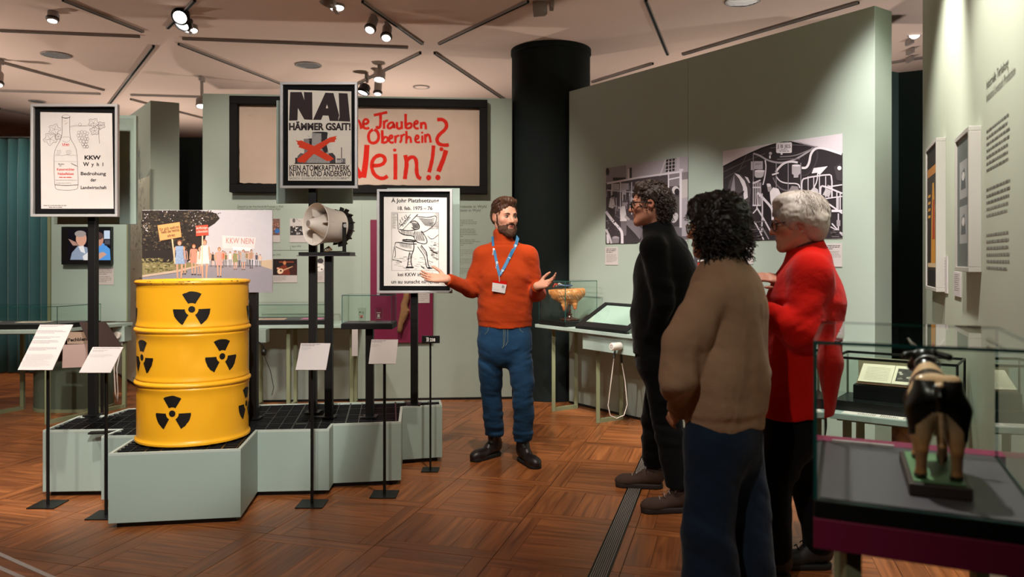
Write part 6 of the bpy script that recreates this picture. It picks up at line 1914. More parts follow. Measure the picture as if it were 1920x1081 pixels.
def surface(name, prims, h, m, parent, disp=None, color=None, smooth=True):
    us = [q for q in prims if q.op == 'u']
    lo = np.min([q.lo for q in us], axis=0) - .03
    hi = np.max([q.hi for q in us], axis=0) + .03
    B = 4
    nb = np.ceil((hi - lo) / (h * B)).astype(int)
    n = nb * B + 1
    # coarse pass at block centres
    gx = [lo[i] + (np.arange(nb[i]) + .5) * h * B for i in range(3)]
    X, Y, Z = np.meshgrid(*gx, indexing='ij')
    pc = np.stack([X.ravel(), Y.ravel(), Z.ravel()], 1)
    dc = evalp(prims, pc, None).reshape(nb)
    thr = h * B * .87 * 1.7 + (.02 if disp is not None else .006)
    act = np.abs(dc) < min(thr, FAR * .95)
    f = np.repeat(np.repeat(np.repeat(np.sign(dc) * 1.0, B, 0), B, 1), B, 2)
    full = np.ones(n)
    full[:-1, :-1, :-1] = f
    full[full == 0] = 1.0
    mask = np.zeros(n, bool)
    ai = np.argwhere(act)
    offs = np.stack(np.meshgrid(np.arange(B + 1), np.arange(B + 1), np.arange(B + 1), indexing='ij'), -1).reshape(-1, 3)
    idx = (ai[:, None, :] * B + offs[None]).reshape(-1, 3)
    mask[idx[:, 0], idx[:, 1], idx[:, 2]] = True
    ii = np.argwhere(mask)
    vals = np.empty(len(ii))
    for s in range(0, len(ii), 400000):
        vals[s:s + 400000] = evalp(prims, lo + ii[s:s + 400000] * h, disp)
    full[ii[:, 0], ii[:, 1], ii[:, 2]] = vals
    inside = full < 0
    inside[0] = inside[-1] = False; inside[:, 0] = inside[:, -1] = False; inside[:, :, 0] = inside[:, :, -1] = False
    # surface nets
    cnt = np.zeros(n - 1, np.int8)
    for dx in (0, 1):
        for dy in (0, 1):
            for dz in (0, 1):
                cnt += inside[dx:n[0] - 1 + dx, dy:n[1] - 1 + dy, dz:n[2] - 1 + dz]
    cells = np.argwhere((cnt > 0) & (cnt < 8))
    cid = np.full(n - 1, -1, np.int64)
    cid[cells[:, 0], cells[:, 1], cells[:, 2]] = np.arange(len(cells))
    acc = np.zeros((len(cells), 3)); num = np.zeros(len(cells))
    cs = [(0, 0, 0), (1, 0, 0), (0, 1, 0), (1, 1, 0), (0, 0, 1), (1, 0, 1), (0, 1, 1), (1, 1, 1)]
    val = [full[cells[:, 0] + c[0], cells[:, 1] + c[1], cells[:, 2] + c[2]] for c in cs]
    for (a, b) in ((0, 1), (2, 3), (4, 5), (6, 7), (0, 2), (1, 3), (4, 6), (5, 7), (0, 4), (1, 5), (2, 6), (3, 7)):
        va, vb = val[a], val[b]
        mk = (va < 0) != (vb < 0)
        t = np.where(mk, va / np.where(np.abs(va - vb) < 1e-12, 1, va - vb), 0)
        pa, pb = np.array(cs[a], float), np.array(cs[b], float)
        acc[mk] += pa + t[mk, None] * (pb - pa)
        num[mk] += 1
    V = lo + (cells + acc / np.maximum(num, 1)[:, None]) * h
    quads = []
    for ax in range(3):
        sl0 = [slice(None)] * 3; sl1 = [slice(None)] * 3
        sl0[ax] = slice(0, -1); sl1[ax] = slice(1, None)
        ch = inside[tuple(sl0)] != inside[tuple(sl1)]
        e = np.argwhere(ch)
        o1, o2 = [(1, 2), (2, 0), (0, 1)][ax]
        e = e[(e[:, o1] > 0) & (e[:, o2] > 0)]
        e = e[(e[:, o1] < n[o1] - 1) & (e[:, o2] < n[o2] - 1)]
        ins = inside[e[:, 0], e[:, 1], e[:, 2]]
        def c_(d1, d2):
            q = e.copy(); q[:, o1] += d1; q[:, o2] += d2
            return cid[q[:, 0], q[:, 1], q[:, 2]]
        Q = np.stack([c_(-1, -1), c_(0, -1), c_(0, 0), c_(-1, 0)], 1)
        Q[~ins] = Q[~ins][:, ::-1]
        quads.append(Q)
    Q = np.concatenate(quads)
    Q = Q[(Q >= 0).all(1)]
    # light relaxation removes grid stepping
    for it in range(2 if smooth else 0):
        s = np.zeros_like(V); c = np.zeros(len(V))
        for (a, b) in ((0, 1), (1, 2), (2, 3), (3, 0)):
            np.add.at(s, Q[:, a], V[Q[:, b]]); np.add.at(c, Q[:, a], 1)
            np.add.at(s, Q[:, b], V[Q[:, a]]); np.add.at(c, Q[:, b], 1)
        V = V * .5 + (s / np.maximum(c, 1)[:, None]) * .5
    me = bpy.data.meshes.new(name)
    o, off = link_mesh(name, me, V, parent)
    me.vertices.add(len(V)); me.vertices.foreach_set('co', (V - np.array(off)).astype(np.float32).ravel())
    me.loops.add(len(Q) * 4); me.loops.foreach_set('vertex_index', Q.astype(np.int32).ravel())
    me.polygons.add(len(Q)); me.polygons.foreach_set('loop_start', (np.arange(len(Q)) * 4).astype(np.int32))
    me.update(calc_edges=True)
    me.polygons.foreach_set('use_smooth', np.ones(len(Q), bool))
    if color is not None:
        at = me.attributes.new('col', 'FLOAT_COLOR', 'POINT')
        cc = np.ones((len(V), 4), np.float32); cc[:, :3] = color(V)
        at.data.foreach_set('color', cc.ravel())
    me.materials.append(m)
    me.update()
    return o

# ------------------------------------------------------------------ body parts
class Head:
    def __init__(s, c, f, up=(0, 0, 1), sc=1.0):
        s.c = Vector(c); s.f = Vector(f).normalized()
        s.s = s.f.cross(Vector(up)).normalized(); s.u = s.s.cross(s.f).normalized(); s.k = sc
        s.R = (s.s, s.f, s.u)
    def p(s, x, y, z): return s.c + (s.s * x + s.f * y + s.u * z) * s.k
    def e(s, c, r, k=.02, op='u'): return ellip(s.p(*c), [q * s.k for q in r], s.R, k, op)
    def co(s, a, b, ra, rb, k=.012): return cone(s.p(*a), s.p(*b), ra * s.k, rb * s.k, k)
    def loc(s, V):
        q = V - np.array(s.c)
        return np.stack([q @ np.array(s.s), q @ np.array(s.f), q @ np.array(s.u)], 1) / s.k
    def prims(s, fem=False):
        j = .9 if fem else 1.0
        P = [s.e((0, -.012, .035), (.074, .094, .084), .02), s.e((0, .028, -.035), (.060 * j, .062, .082), .04),
             s.co((-.044 * j, .0, -.055), (-.018, .066, -.098), .020, .018, .03), s.co((.044 * j, .0, -.055), (.018, .066, -.098), .020, .018, .03),
             s.e((0, .070, -.100), (.020, .018, .018), .02),
             s.e((.042, .055, -.022), (.022, .02, .02), .02), s.e((-.042, .055, -.022), (.022, .02, .02), .02),
             s.co((-.034, .076, .020), (.034, .076, .020), .012, .012, .015),
             s.e((.031, .094, .001), (.017, .014, .011), .010, 's'), s.e((-.031, .094, .001), (.017, .014, .011), .010, 's'),
             s.co((0, .084, .010), (0, .107, -.030), .0075, .0125, .012), s.e((.0115, .094, -.034), (.0085, .010, .008), .008), s.e((-.0115, .094, -.034), (.0085, .010, .008), .008),
             s.co((-.017, .085, -.058), (.017, .085, -.058), .0065, .0065, .008), s.co((-.014, .085, -.068), (.014, .085, -.068), .007, .007, .008)]
        for g in (-1, 1):
            P += [s.e((g * .076, -.010, -.002), (.010, .020, .032), .008), s.e((g * .085, -.006, .002), (.006, .011, .018), .006, 's')]
        return P
    def eyes(s, parent, iris='4A3A2A'):
        for g in (-1, 1):
            c = s.p(g * .031, .0765, .0015)
            m = MB()
            m.ell(c, (.0135 * s.k, .010 * s.k, .0062 * s.k), s.R, 14, 8, col=hx('D8CEC6'))
            m.ell(s.p(g * .031, .0835, .0015), (.0058 * s.k, .0042 * s.k, .0058 * s.k), s.R, 12, 7, col=hx(iris))
            m.ell(s.p(g * .031, .0865, .0015), (.0026 * s.k, .002 * s.k, .0026 * s.k), s.R, 8, 5, col=hx('120E0C'))
            m.tube([s.p(g * (.031 - .0145), .0815, .0025), s.p(g * .031, .0885, .0085), s.p(g * (.031 + .0145), .0795, .0030)], .0019 * s.k, 6, col=hx('2A1C18'))
            m.build('eye', M['skincol'], parent, smooth=True)
    def brows(s, parent, col='4A3020', r=.0042):
        for g in (-1, 1):
            MB().tube([s.p(g * .013, .0895, .0185), s.p(g * .030, .0905, .0245), s.p(g * .047, .078, .0195)], [r * s.k, r * 1.05 * s.k, r * .45 * s.k], 6, col=hx(col)).build('eyebrow', M['skincol'], parent, smooth=True)
    def skin(s, base='C48E76', lips='A8574C', blush='B8705C', stub=None):
        def col(V):
            q = s.loc(V)
            C = np.tile(np.array(hx(base)), (len(V), 1))
            def mixc(w, c):
                nonlocal C
                C = C * (1 - w[:, None]) + np.array(hx(c)) * w[:, None]
            def blob(cx, cy, cz, rx, ry, rz):
                return np.clip(1.6 - 1.6 * np.sqrt(((q[:, 0] - cx) / rx) ** 2 + ((q[:, 1] - cy) / ry) ** 2 + ((q[:, 2] - cz) / rz) ** 2), 0, 1)
            for g in (-1, 1):
                mixc(.45 * blob(g * .042, .07, -.03, .028, .04, .024), blush)
                mixc(.6 * blob(g * .08, -.01, 0, .02, .03, .04), blush)
            mixc(.5 * blob(0, .11, -.03, .016, .02, .016), blush)
            mixc(np.clip(blob(0, .092, -.063, .024, .02, .0125) * 1.4, 0, 1), lips)
            if stub:
                mixc(.45 * blob(0, .06, -.08, .07, .06, .04), stub)
            return C
        return col

def hand(w, fwd, nrm, side, curl=.5, spread=.25, k=.92, thumb_out=.9):
    """wrist w, fingers along fwd, palm faces nrm, thumb on side"""
    w = Vector(w); f = Vector(fwd).normalized(); n = Vector(nrm); n = (n - f * n.dot(f)).normalized()
    s = f.cross(n); 
    if s.dot(Vector(side)) < 0: s = -s
    P = []
    pk = w + f * .085 * k
    for (t, r0, r1) in ((.026, .017, .0145), (.009, .019, .015), (-.009, .019, .0145), (-.025, .017, .0125)):
        P.append(cone(w + s * t * .55 * k + f * .004, pk + s * t * k, r0 * k * .86, r1 * k * .86, .012))
    Ls = [(.026, .044, .026, .020, .0088), (.009, .049, .030, .021, .009), (-.008, .045, .028, .020, .0086), (-.024, .035, .021, .017, .0076)]
    for i, (t, a, b, c, r) in enumerate(Ls):
        p = pk + s * t * k
        ang = curl * (.25 + .1 * i); sp = spread * (1.5 - i) / 1.5
        for (L, rr_) in ((a, r), (b, r * .92), (c, r * .82)):
            d = (f * math.cos(ang) + n * math.sin(ang)) + s * sp * .55
            d.normalize()
            q = p + d * L * k
            P.append(cone(p, q, rr_ * k, rr_ * .92 * k, .004))
            p = q; ang += curl * .55
    t0 = w + f * .022 * k + s * .022 * k
    t1 = t0 + (f * .5 + s * thumb_out * .75 + n * .25).normalized() * .042 * k
    t2 = t1 + (f * .75 + s * thumb_out * .55 + n * .15).normalized() * .032 * k
    t3 = t2 + (f * .85 + s * thumb_out * .4 + n * .1).normalized() * .026 * k
    P += [cone(t0, t1, .015 * k, .0115 * k, .01), cone(t1, t2, .0105 * k, .0095 * k, .004), cone(t2, t3, .0095 * k, .0075 * k, .004)]
    return P

def shoe(parent, heel, d, L, m_up, m_sole, ankle, name='shoe', boot=False, w=.045, h=.004, laces=None, sole=.025):
    heel = Vector((heel[0], heel[1], 0)); d = Vector((d[0], d[1], 0)).normalized(); s = Vector((d.y, -d.x, 0))
    z = lambda q: Vector((0, 0, q))
    toe = heel + d * L
    up_ = [cone(heel + d * .04 + z(.055), toe - d * .06 + z(.038), w * .84, w * .80, .02, (d.cross(s), 1.2)),
           cone(heel + d * .035 + z(.085), heel + d * .11 + z(.078), w * .80, w * .64, .03), ellip(toe - d * .068 + z(.034), (.07, w * .98, .036), (d, s, Vector((0, 0, 1))), .03),
           cone(heel + d * .05 + z(.1), Vector(ankle), w * .95, w * (1.15 if boot else .9), .03),
           half((0, 0, sole * .8), (0, 0, -1))]
    if not boot: up_.append(half(heel + d * .05 + z(.125), (-.25 * d.x, -.25 * d.y, 1), .01))
    sh = surface(name, up_, h, m_up, parent)
    so = [cone(heel + d * .045 + z(.014), toe - d * .05 + z(.014), w * .92, w * 1.0, .02, ((0, 0, 1), .4)), half((0, 0, .0), (0, 0, -1)), half((0, 0, sole), (0, 0, 1))]
    surface('sole', so, h, m_sole, sh)
    if laces:
        lm = MB()
        for q in range(4):
            p = heel + d * (.105 + q * .026) + z(.131 - q * .017)
            lm.tube([p - s * .026 - z(.012), p + z(.004), p + s * .026 - z(.012)], .0028, 6)
        p = heel + d * .105 + z(.135)
        for g in (-1, 1):
            lm.tube([p, p + s * g * .03 + z(.006) - d * .01, p + s * g * .045 - z(.02), p + s * g * .02 - z(.004)], .0022, 6)
        lm.build('laces', laces, sh, smooth=True)
    return sh

def folds(ax, freq, amp, seed=0, warp=4.0, center=None, rad=None):
    """irregular cloth folds lying across the direction ax"""
    ax = np.array(A_(ax)); ax = ax / np.linalg.norm(ax)
    hi_ = freq / 6.283 * 1.5; lo_ = hi_ * .26
    def fn(p):
        t = p @ ax
        q = p * lo_ + np.outer(t * (hi_ - lo_), ax)
        n1 = vnoise(q, seed); n2 = vnoise(q * 2.1 + 5, seed + 1)
        v = amp * 1.25 * (n1 + .4 * n2 - .5 * np.abs(n1))
        if center is not None:
            v = v * np.exp(-np.sum((p - A_(center)) ** 2, axis=1) / (rad * rad))
        return v
    return fn
def glasses(parent, hd, m, r=.023, thick=.0022, square=True):
    g = MB()
    for sg in (-1, 1):
        pts = []
        for i in range(20):
            a = 2 * math.pi * i / 20
            e = 4.0 if square else 2.2
            cx_ = math.copysign(abs(math.cos(a)) ** (2 / e), math.cos(a)); cz_ = math.copysign(abs(math.sin(a)) ** (2 / e), math.sin(a))
            pts.append(hd.p(sg * .033 + r * cx_, .104 - abs(sg * .033 + r * cx_) * .16, -.002 + r * .8 * cz_))
        g.tube(pts, thick, 6, closed=True)
        g.tube([hd.p(sg * .056, .097, .008), hd.p(sg * .074, .085, .010), hd.p(sg * .083, .02, .008), hd.p(sg * .083, -.015, .006)], thick, 6)
    g.tube([hd.p(-.011, .105, .004), hd.p(0, .108, .008), hd.p(.011, .105, .004)], thick, 6)
    o = g.build('glasses', m, parent, smooth=True)
    for sg in (-1, 1):
        l = MB()
        pts = [hd.p(sg * .033 + r * .95 * math.cos(a), .104 - abs(sg * .033 + r * math.cos(a)) * .16, -.002 + r * .76 * math.sin(a)) for a in [2 * math.pi * i / 16 for i in range(16)]]
        l.add(pts, [tuple(range(16))]); l.build('lens', M['framing'], o)
    return o

def fabric(name, col, bump=.25, bscale=380, sheen=.08, var=.08, rough=.95, vscale=10):
    return mat(name, col, rough, var=var, vscale=vscale, bump=bump, bscale=bscale, sheen=sheen, spec=.08, bump2=.35, bscale2=16)
M['knit'] = fabric('orange_knit', rgb(160, 56, 21), .5, 260)
M['jean'] = fabric('blue_denim', rgb(34, 64, 94), .25, 500, var=.3, vscale=9)
M['boot'] = mat('dark_leather', rgb(31, 23, 24), .42, var=.15, vscale=25, bump=.15, bscale=90)
M['bootsole'] = mat('black_rubber', rgb(20, 17, 17), .7)
M['blacksweater'] = fabric('black_wool', rgb(12, 12, 13), .3, 300)
M['blacktrouser'] = fabric('black_cloth', rgb(13, 13, 15), .15, 400)
M['brownshoe'] = mat('brown_suede', rgb(64, 46, 38), .85, var=.15, vscale=30)
M['brownsole'] = mat('dark_rubber', rgb(40, 30, 26), .8)
M['sock'] = fabric('grey_sock', rgb(150, 142, 142))
M['taupe'] = fabric('taupe_sweatshirt', rgb(150, 121, 97), .2, 420)
M['navy'] = fabric('navy_denim', rgb(27, 39, 56), .2, 450, var=.15)
M['redwool'] = fabric('red_wool', rgb(176, 20, 12), .3, 300)
M['hairbrown'] = mat('brown_hair', rgb(74, 46, 30), .5, var=.45, vscale=90, bump=.7, bscale=130, stretch=(1, 1, .25), spec=.4)
M['beard'] = mat('brown_beard', rgb(70, 44, 30), .65, var=.4, vscale=150, bump=.8, bscale=260, spec=.3)
M['hairdark'] = mat('dark_brown_hair', rgb(48, 33, 27), .5, var=.4, vscale=70, bump=.8, bscale=120, spec=.4)
M['hairblack'] = mat('black_hair', rgb(22, 17, 17), .42, var=.3, vscale=70, bump=.8, bscale=110, spec=.45)
M['hairgrey'] = mat('grey_hair', rgb(172, 161, 152), .5, var=.25, vscale=60, bump=.6, bscale=90, stretch=(1, 1, .3), spec=.4)
M['lanyard'] = mat('blue_ribbon', rgb(24, 98, 142), .6, var=.05)
M['glassframe'] = mat('black_acetate', rgb(20, 18, 18), .25)

def strands(hd_, n_, c0, e0, ph0, ph1, sweep, r, seg, seed, ok, lift=1.0, wob=.1, pole=(0, 0, 1)):
    """fine locks lying on the skull: start at polar angle ph0..ph1 from pole and run on by sweep"""
    mb = MB(); rr = random.Random(seed)
    pz = Vector(pole).normalized(); px_ = pz.orthogonal().normalized(); py_ = pz.cross(px_)
    for _ in range(n_):
        th = rr.uniform(0, 2 * math.pi); ph = ph0 + (ph1 - ph0) * math.sqrt(rr.random()); sw = sweep * rr.uniform(.6, 1.25); w0 = rr.uniform(-1, 1) * wob; lf_ = 1 + rr.uniform(-.02, .035) * lift
        pts = []; good = True
        for i in range(seg):
            q = i / (seg - 1)
            p_ = ph + sw * q; t_ = th + w0 * q * 2 + .02 * math.sin(q * 6 + th * 9)
            d = px_ * (math.sin(p_) * math.cos(t_)) + py_ * (math.sin(p_) * math.sin(t_)) + pz * math.cos(p_)
            k_ = lf_ * (1 + .02 * lift * math.sin(q * 3.1))
            b_ = (c0[0] + d.x * e0[0] * k_, c0[1] + d.y * e0[1] * k_, c0[2] + d.z * e0[2] * k_)
            if not ok(*b_): good = len(pts) > 2; break
            pts.append(hd_.p(*b_))
        if good: mb.tube(pts, [r * (1 - .7 * i / (len(pts) - 1)) for i in range(len(pts))], 4, cap=False)
    return mb
Zu = Vector((0, 0, 1))
# ------------------------------------------------------------------ speaker in the orange sweater
def P(px, py, d=0.0): return W(px, py, 5.16 + d)
pa = thing('person', 'bearded person in orange turtleneck and jeans gesturing with open hands', 'person', (0, 5.25, 0))
hd = Head(P(946.5, 407), (math.sin(math.radians(30)), -math.cos(math.radians(30)), -.03))
nb_ = P(945, 462)
SL, SR = P(907, 480), P(989, 480)
EL, ER = P(883, 543, .0), P(1006, 550, .02)
WL, WR = P(838, 522.5, -.17), P(1007, 536, -.22)
chest, belly, hip = P(946, 515), P(946, 575), P(946, 632)
HL, HR = P(923, 640, .02), P(970, 640, -.02)
KL, KR = P(921, 733, .08), P(980, 735, -.02)
AL, AR = P(927, 815, .16), P(980, 822, .06)
lhand = hand(WL, (-.95, -.22, .06), (.0, -.75, .65), (0, .5, .85), curl=.38, spread=.3, k=.98)
rhand = hand(WR, (.72, -.62, .18), (-.45, -.6, .65), (-.2, .25, .95), curl=.55, spread=.55, k=.95)
bodyp = hd.prims() + [cone(hd.p(0, -.012, -.05), nb_, .054, .054, .03)] + \
    [cone(nb_ - Zu * .1, chest, .09, .12, .05, ((0, 1, 0), 1.4)), cone(chest, hip, .13, .13, .06, ((0, 1, 0), 1.4))] + \
    chain([nb_ - Zu * .03, SL, EL], [.05, .05, .042], .04) + chain([nb_ - Zu * .03, SR, ER], [.05, .05, .042], .04) + \
    [cone(EL, WL, .04, .026, .03), cone(ER, WR, .04, .026, .03)] + lhand + rhand + \
    chain([HL, KL, AL + Zu * .045], [.075, .05, .036], .04) + chain([HR, KR, AR + Zu * .045], [.075, .05, .036], .04)
surface('body', bodyp, .0042, M['skincol'], pa, color=hd.skin('CB947C', 'A8584E', 'BC7460'))
hd.eyes(pa, '3E3A30'); hd.brows(pa, '4A2E1E', .0045)
MB().tube([hd.p(-.019, .0905, -.0630), hd.p(-.008, .0935, -.0622), hd.p(.008, .0935, -.0622), hd.p(.019, .0905, -.0630)], [.0008, .0016, .0016, .0008], 6, col=hx('5A2420')).build('mouth_line', M['skincol'], pa, smooth=True)
# hair: short, swept up at the front
hp = [hd.e((0, -.018, .046), (.080, .098, .086), .01), hd.e((.0, .052, .104), (.050, .034, .026), .025), hd.e((.02, .03, .112), (.046, .045, .022), .02), hd.e((-.03, .02, .108), (.036, .05, .02), .02),
      hd.e((0, -.07, -.0), (.066, .045, .06), .03),
      hd.e((0, .115, .015), (.074, .062, .064), .012, 's'), hd.e((0, .02, -.115), (.12, .12, .088), .01, 's'),
      hd.e((.085, .03, -.02), (.03, .05, .045), .01, 's'), hd.e((-.085, .03, -.02), (.03, .05, .045), .01, 's'), hd.e((.09, -.008, -.008), (.03, .022, .036), .008, 's'), hd.e((-.09, -.008, -.008), (.03, .022, .036), .008, 's')]
def hair_d(p):
    q = hd.loc(p)
    return .0035 * np.sin(q[:, 0] * 420 + vnoise(p * 30, 3) * 5) * .6 + .004 * vnoise(p * 55, 4)
surface('hair', hp, .0035, M['hairbrown'], pa, hair_d)
strands(hd, 620, (0, -.018, .046), (.083, .101, .090), .15, 1.35, .45, .0016, 6, 91, lambda x, y, z: not (y > .055 and z < .085) and not (z < -.01 and y > -.04) and not (abs(x) > .07 and y > .02 and z < .03), 1.0, .25, (0, .75, .66)).build('hair_strands', M['hairbrown'], pa, smooth=True)
bp = [hd.co((-.050, .012, -.035), (-.040, .040, -.085), .017, .022, .02), hd.co((.050, .012, -.035), (.040, .040, -.085), .017, .022, .02), hd.co((-.040, .040, -.085), (0, .070, -.108), .022, .025, .03), hd.co((.040, .040, -.085), (0, .070, -.108), .022, .025, .03),
      hd.e((0, .074, -.098), (.032, .022, .024), .02), hd.e((.034, .058, -.066), (.017, .018, .026), .02), hd.e((-.034, .058, -.066), (.017, .018, .026), .02),
      hd.co((-.024, .084, -.052), (0, .091, -.047), .0055, .0065, .006), hd.co((.024, .084, -.052), (0, .091, -.047), .0055, .0065, .006), hd.co((-.025, .082, -.052), (-.03, .072, -.08), .006, .01, .01), hd.co((.025, .082, -.052), (.03, .072, -.08), .006, .01, .01),
      hd.co((-.066, .018, .012), (-.052, .016, -.04), .009, .016, .015), hd.co((.066, .018, .012), (.052, .016, -.04), .009, .016, .015),
      hd.e((0, .096, -.0635), (.019, .02, .0095), .004, 's')]
surface('beard', bp, .003, M['beard'], pa, lambda p: .0022 * vnoise(p * 120, 8) + .0015 * vnoise(p * 220, 5))
# sweater
fy = ((0, 1, 0), 1.42)
swp = [cone(P(945, 482), chest, .10, .172, .04, fy), cone(chest, belly, .172, .173, .06, fy), cone(belly, P(946, 622), .173, .187, .05, fy)]
swp += [cone(nb_ - Zu * .02, SL, .068, .066, .05), cone(nb_ - Zu * .02, SR, .068, .066, .05)]
swp += chain([SL, EL], [.068, .054], .03) + chain([SR, ER], [.068, .054], .03) + [cone(EL, WL.lerp(EL, .03), .053, .039, .025), cone(ER, WR.lerp(ER, .03), .053, .040, .025)]
swp += [cone(P(942.5, 436), P(944.5, 460), .0645, .0675, .010)]
swp += [half(P(946, 612.5), (0, 0, -1)), half(WL.lerp(EL, .02), WL - EL), half(WR.lerp(ER, .0), WR - ER), half(P(943, 433) , (.10, .28, 1))]
# the cuff cuts would reach across the body: keep them local
def local_half(pt, nrm, r):
    pt_, n_ = A_(pt), A_(nrm); n_ = n_ / np.linalg.norm(n_)
    def fn(p):
        d = -((p - pt_) @ n_)
        return np.maximum(d, np.linalg.norm(p - pt_, axis=1) - r)
    return Prim(fn, pt_ - r, pt_ + r, 0, 's')
swp = swp[:-3] + [local_half(WL.lerp(EL, .03), WL - EL, .09), local_half(WR.lerp(ER, .03), WR - ER, .09), swp[-1]]
f1 = folds((.3, 0, 1), 75, .012, 1, 6, P(946, 600), .22); f2 = folds((.7, .2, .8), 110, .011, 2, 8, EL, .12); f3 = folds((.2, .2, 1), 110, .011, 3, 8, ER, .12); f4 = folds((.6, 0, -.8), 80, .010, 5, 6, P(915, 505), .12); f5 = folds((-.6, 0, -.8), 80, .010, 6, 6, P(985, 510), .12)
z_hem = P(946, 600).z
def sw_d(p):
    rib = np.where(p[:, 2] < z_hem, .0012 * np.sin(np.arctan2(p[:, 1] - 5.16, p[:, 0] + .05) * 150), 0)
    hem = np.where((p[:, 2] < z_hem) & (p[:, 2] > z_hem - .08), .006, 0)
    roll = np.exp(-((p[:, 2] - P(945, 459).z) / .006) ** 2) * .006 * (np.linalg.norm(p[:, :2] - np.array(nb_)[:2], axis=1) < .1)
    return f1(p) + f2(p) + f3(p) + f4(p) + f5(p) + .0025 * vnoise(p * 14, 2) + rib * .6 + hem * .5 + roll
surface('sweater', swp, .0052, M['knit'], pa, sw_d)
# jeans
jp = [cone(P(946, 616), P(946, 640), .176, .178, .04, fy)]
jp += chain([HL, P(920, 690, .04), KL, P(925, 778, .12), AL], [.092, .081, .067, .067, .063], .03) + chain([HR, P(977, 690, -.02), KR, P(982, 780, .02), AR], [.092, .081, .067, .067, .063], .03)
jp += [half(P(946, 606), (0, 0, 1)), half(P(926, 816, .16), (0, 0, -1))]
jp = jp[:-1] + [local_half(P(926, 815, .16), (0, 0, -1), .12), local_half(P(980, 823, .06), (0, 0, -1), .12)]
j1 = folds((.25, 0, 1), 90, .011, 11, 5, KL - Zu * .02, .17); j2 = folds((-.25, 0, 1), 90, .011, 12, 5, KR - Zu * .02, .15); j3 = folds((0, 0, 1), 150, .012, 13, 5, AL + Zu * .05, .11); j4 = folds((0, 0, 1), 150, .012, 14, 5, AR + Zu * .05, .11); j5 = folds((.3, 0, 1), 110, .012, 15, 5, P(922, 668), .12); j6 = folds((-.3, 0, 1), 110, .012, 16, 5, P(972, 665), .13)
def j_d(p): return j1(p) + j2(p) + j3(p) + j4(p) + j5(p) + j6(p)
je = surface('jeans', jp, .0052, M['jean'], pa, j_d)
for path in ([(947, 613), (947, 630), (945, 648), (941, 652)], [(899, 625), (910, 626), (915, 620), (916, 612)], [(993, 620), (980, 622), (975, 618), (974, 612)], [(944, 613), (944, 650)], [(952, 613), (952, 640), (948, 647)]):
    pts_ = [hit(jp, x, y, j_d) for (x, y) in path]
    pts_ = [q for q in pts_ if q is not None and q.y < 5.4]
    if len(pts_) > 1: MB().tube(pts_, .0015, 5).build('seam', M['olive'], je)
bt = shoe(pa, (-.085, 5.40), (-.66, -.75), .285, M['boot'], M['bootsole'], (AL.x - .005, AL.y + .01, .19), 'boot', True, .044)
bt = shoe(pa, (.055, 5.265), (.40, -.92), .285, M['boot'], M['bootsole'], (AR.x, AR.y + .01, .185), 'boot', True, .044)
# lanyard and badge
def ribbon(name, left, right, prims, disp, m, parent, off=.005):
    vs_, fs_ = [], []
    for (a_, b_) in zip(left, right):
        for q in (a_, b_):
            h_ = hit(prims, q[0], q[1], disp) or W(q[0], q[1], vs_[-1].y if vs_ else 5.12)
            d_ = (Vector((0, 0, H)) - h_).normalized()
            vs_.append(h_ + d_ * off)
    n_ = len(left)
    for i in range(n_ - 1): fs_.append((2 * i, 2 * i + 2, 2 * i + 3, 2 * i + 1))
    vs2 = vs_ + [v + Vector((0, .0016, 0)) for v in vs_]
    k_ = len(vs_)
    fs2 = fs_ + [tuple(reversed([i + k_ for i in f])) for f in fs_]
    for i in range(n_ - 1): fs2 += [(2 * i, 2 * i + k_, 2 * i + 2 + k_, 2 * i + 2), (2 * i + 1, 2 * i + 3, 2 * i + 3 + k_, 2 * i + 1 + k_)]
    return MB().add(vs2, fs2).build(name, m, parent)
def C9(x, y): return (780 + x / 4.0037, 360 + y / 4.0037)
lan = ribbon('lanyard', [C9(566, 335), C9(570, 400), C9(580, 450), C9(594, 520), C9(608, 590), C9(618, 632)], [C9(582, 330), C9(588, 398), C9(600, 448), C9(614, 518), C9(628, 585), C9(636, 628)], swp, sw_d, M['lanyard'], pa)
ribbon('lanyard_strap', [C9(756, 320), C9(742, 380), C9(706, 450), C9(676, 510), C9(646, 570), C9(618, 612)], [C9(775, 350), C9(760, 400), C9(724, 470), C9(694, 528), C9(662, 588), C9(634, 630)], swp, sw_d, M['lanyard'], pa, .0075)
bh = hit(swp, *C9(622, 715), sw_d)
pbd = Plane((0, bh.y - .012, 0), (1, 0, .0), (0, 0, 1))
badge = MB()
cs = [C9(574, 678), C9(680, 694), C9(667, 760), C9(570, 742)]
vs_ = [pbd.at(*c) for c in cs] + [pbd.at(*c, -.003) for c in cs]
badge.add(vs_, [(0, 3, 2, 1), (4, 5, 6, 7), (0, 1, 5, 4), (1, 2, 6, 5), (2, 3, 7, 6), (3, 0, 4, 7)])
bo = badge.build('name_badge', M['white'], pa)
cs2 = [C9(578, 660), C9(682, 668), C9(680, 694), C9(574, 678)]
vs_ = [pbd.at(*c, -.0005) for c in cs2] + [pbd.at(*c, -.0025) for c in cs2]
MB().add(vs_, [(0, 3, 2, 1), (4, 5, 6, 7), (0, 1, 5, 4), (1, 2, 6, 5), (2, 3, 7, 6), (3, 0, 4, 7)]).build('badge_sleeve', M['redwool'], bo)
ab_ = Art(pbd.off(.0006)); x_, y_ = C9(645, 716); ab_.text('D', x_, y_, 5.6, '1A1A1E', .05, rot=.15)
x_, y_ = C9(580, 728); ab_.para(x_, y_, x_ + 12, 1, 2, .7, '8A96A8', last=1, slope=.15); x_, y_ = C9(645, 722); ab_.para(x_, y_, x_ + 6, 2, 1.3, .5, '9A9A9E', slope=.15)
ab_.build('print', M['art'], bo)
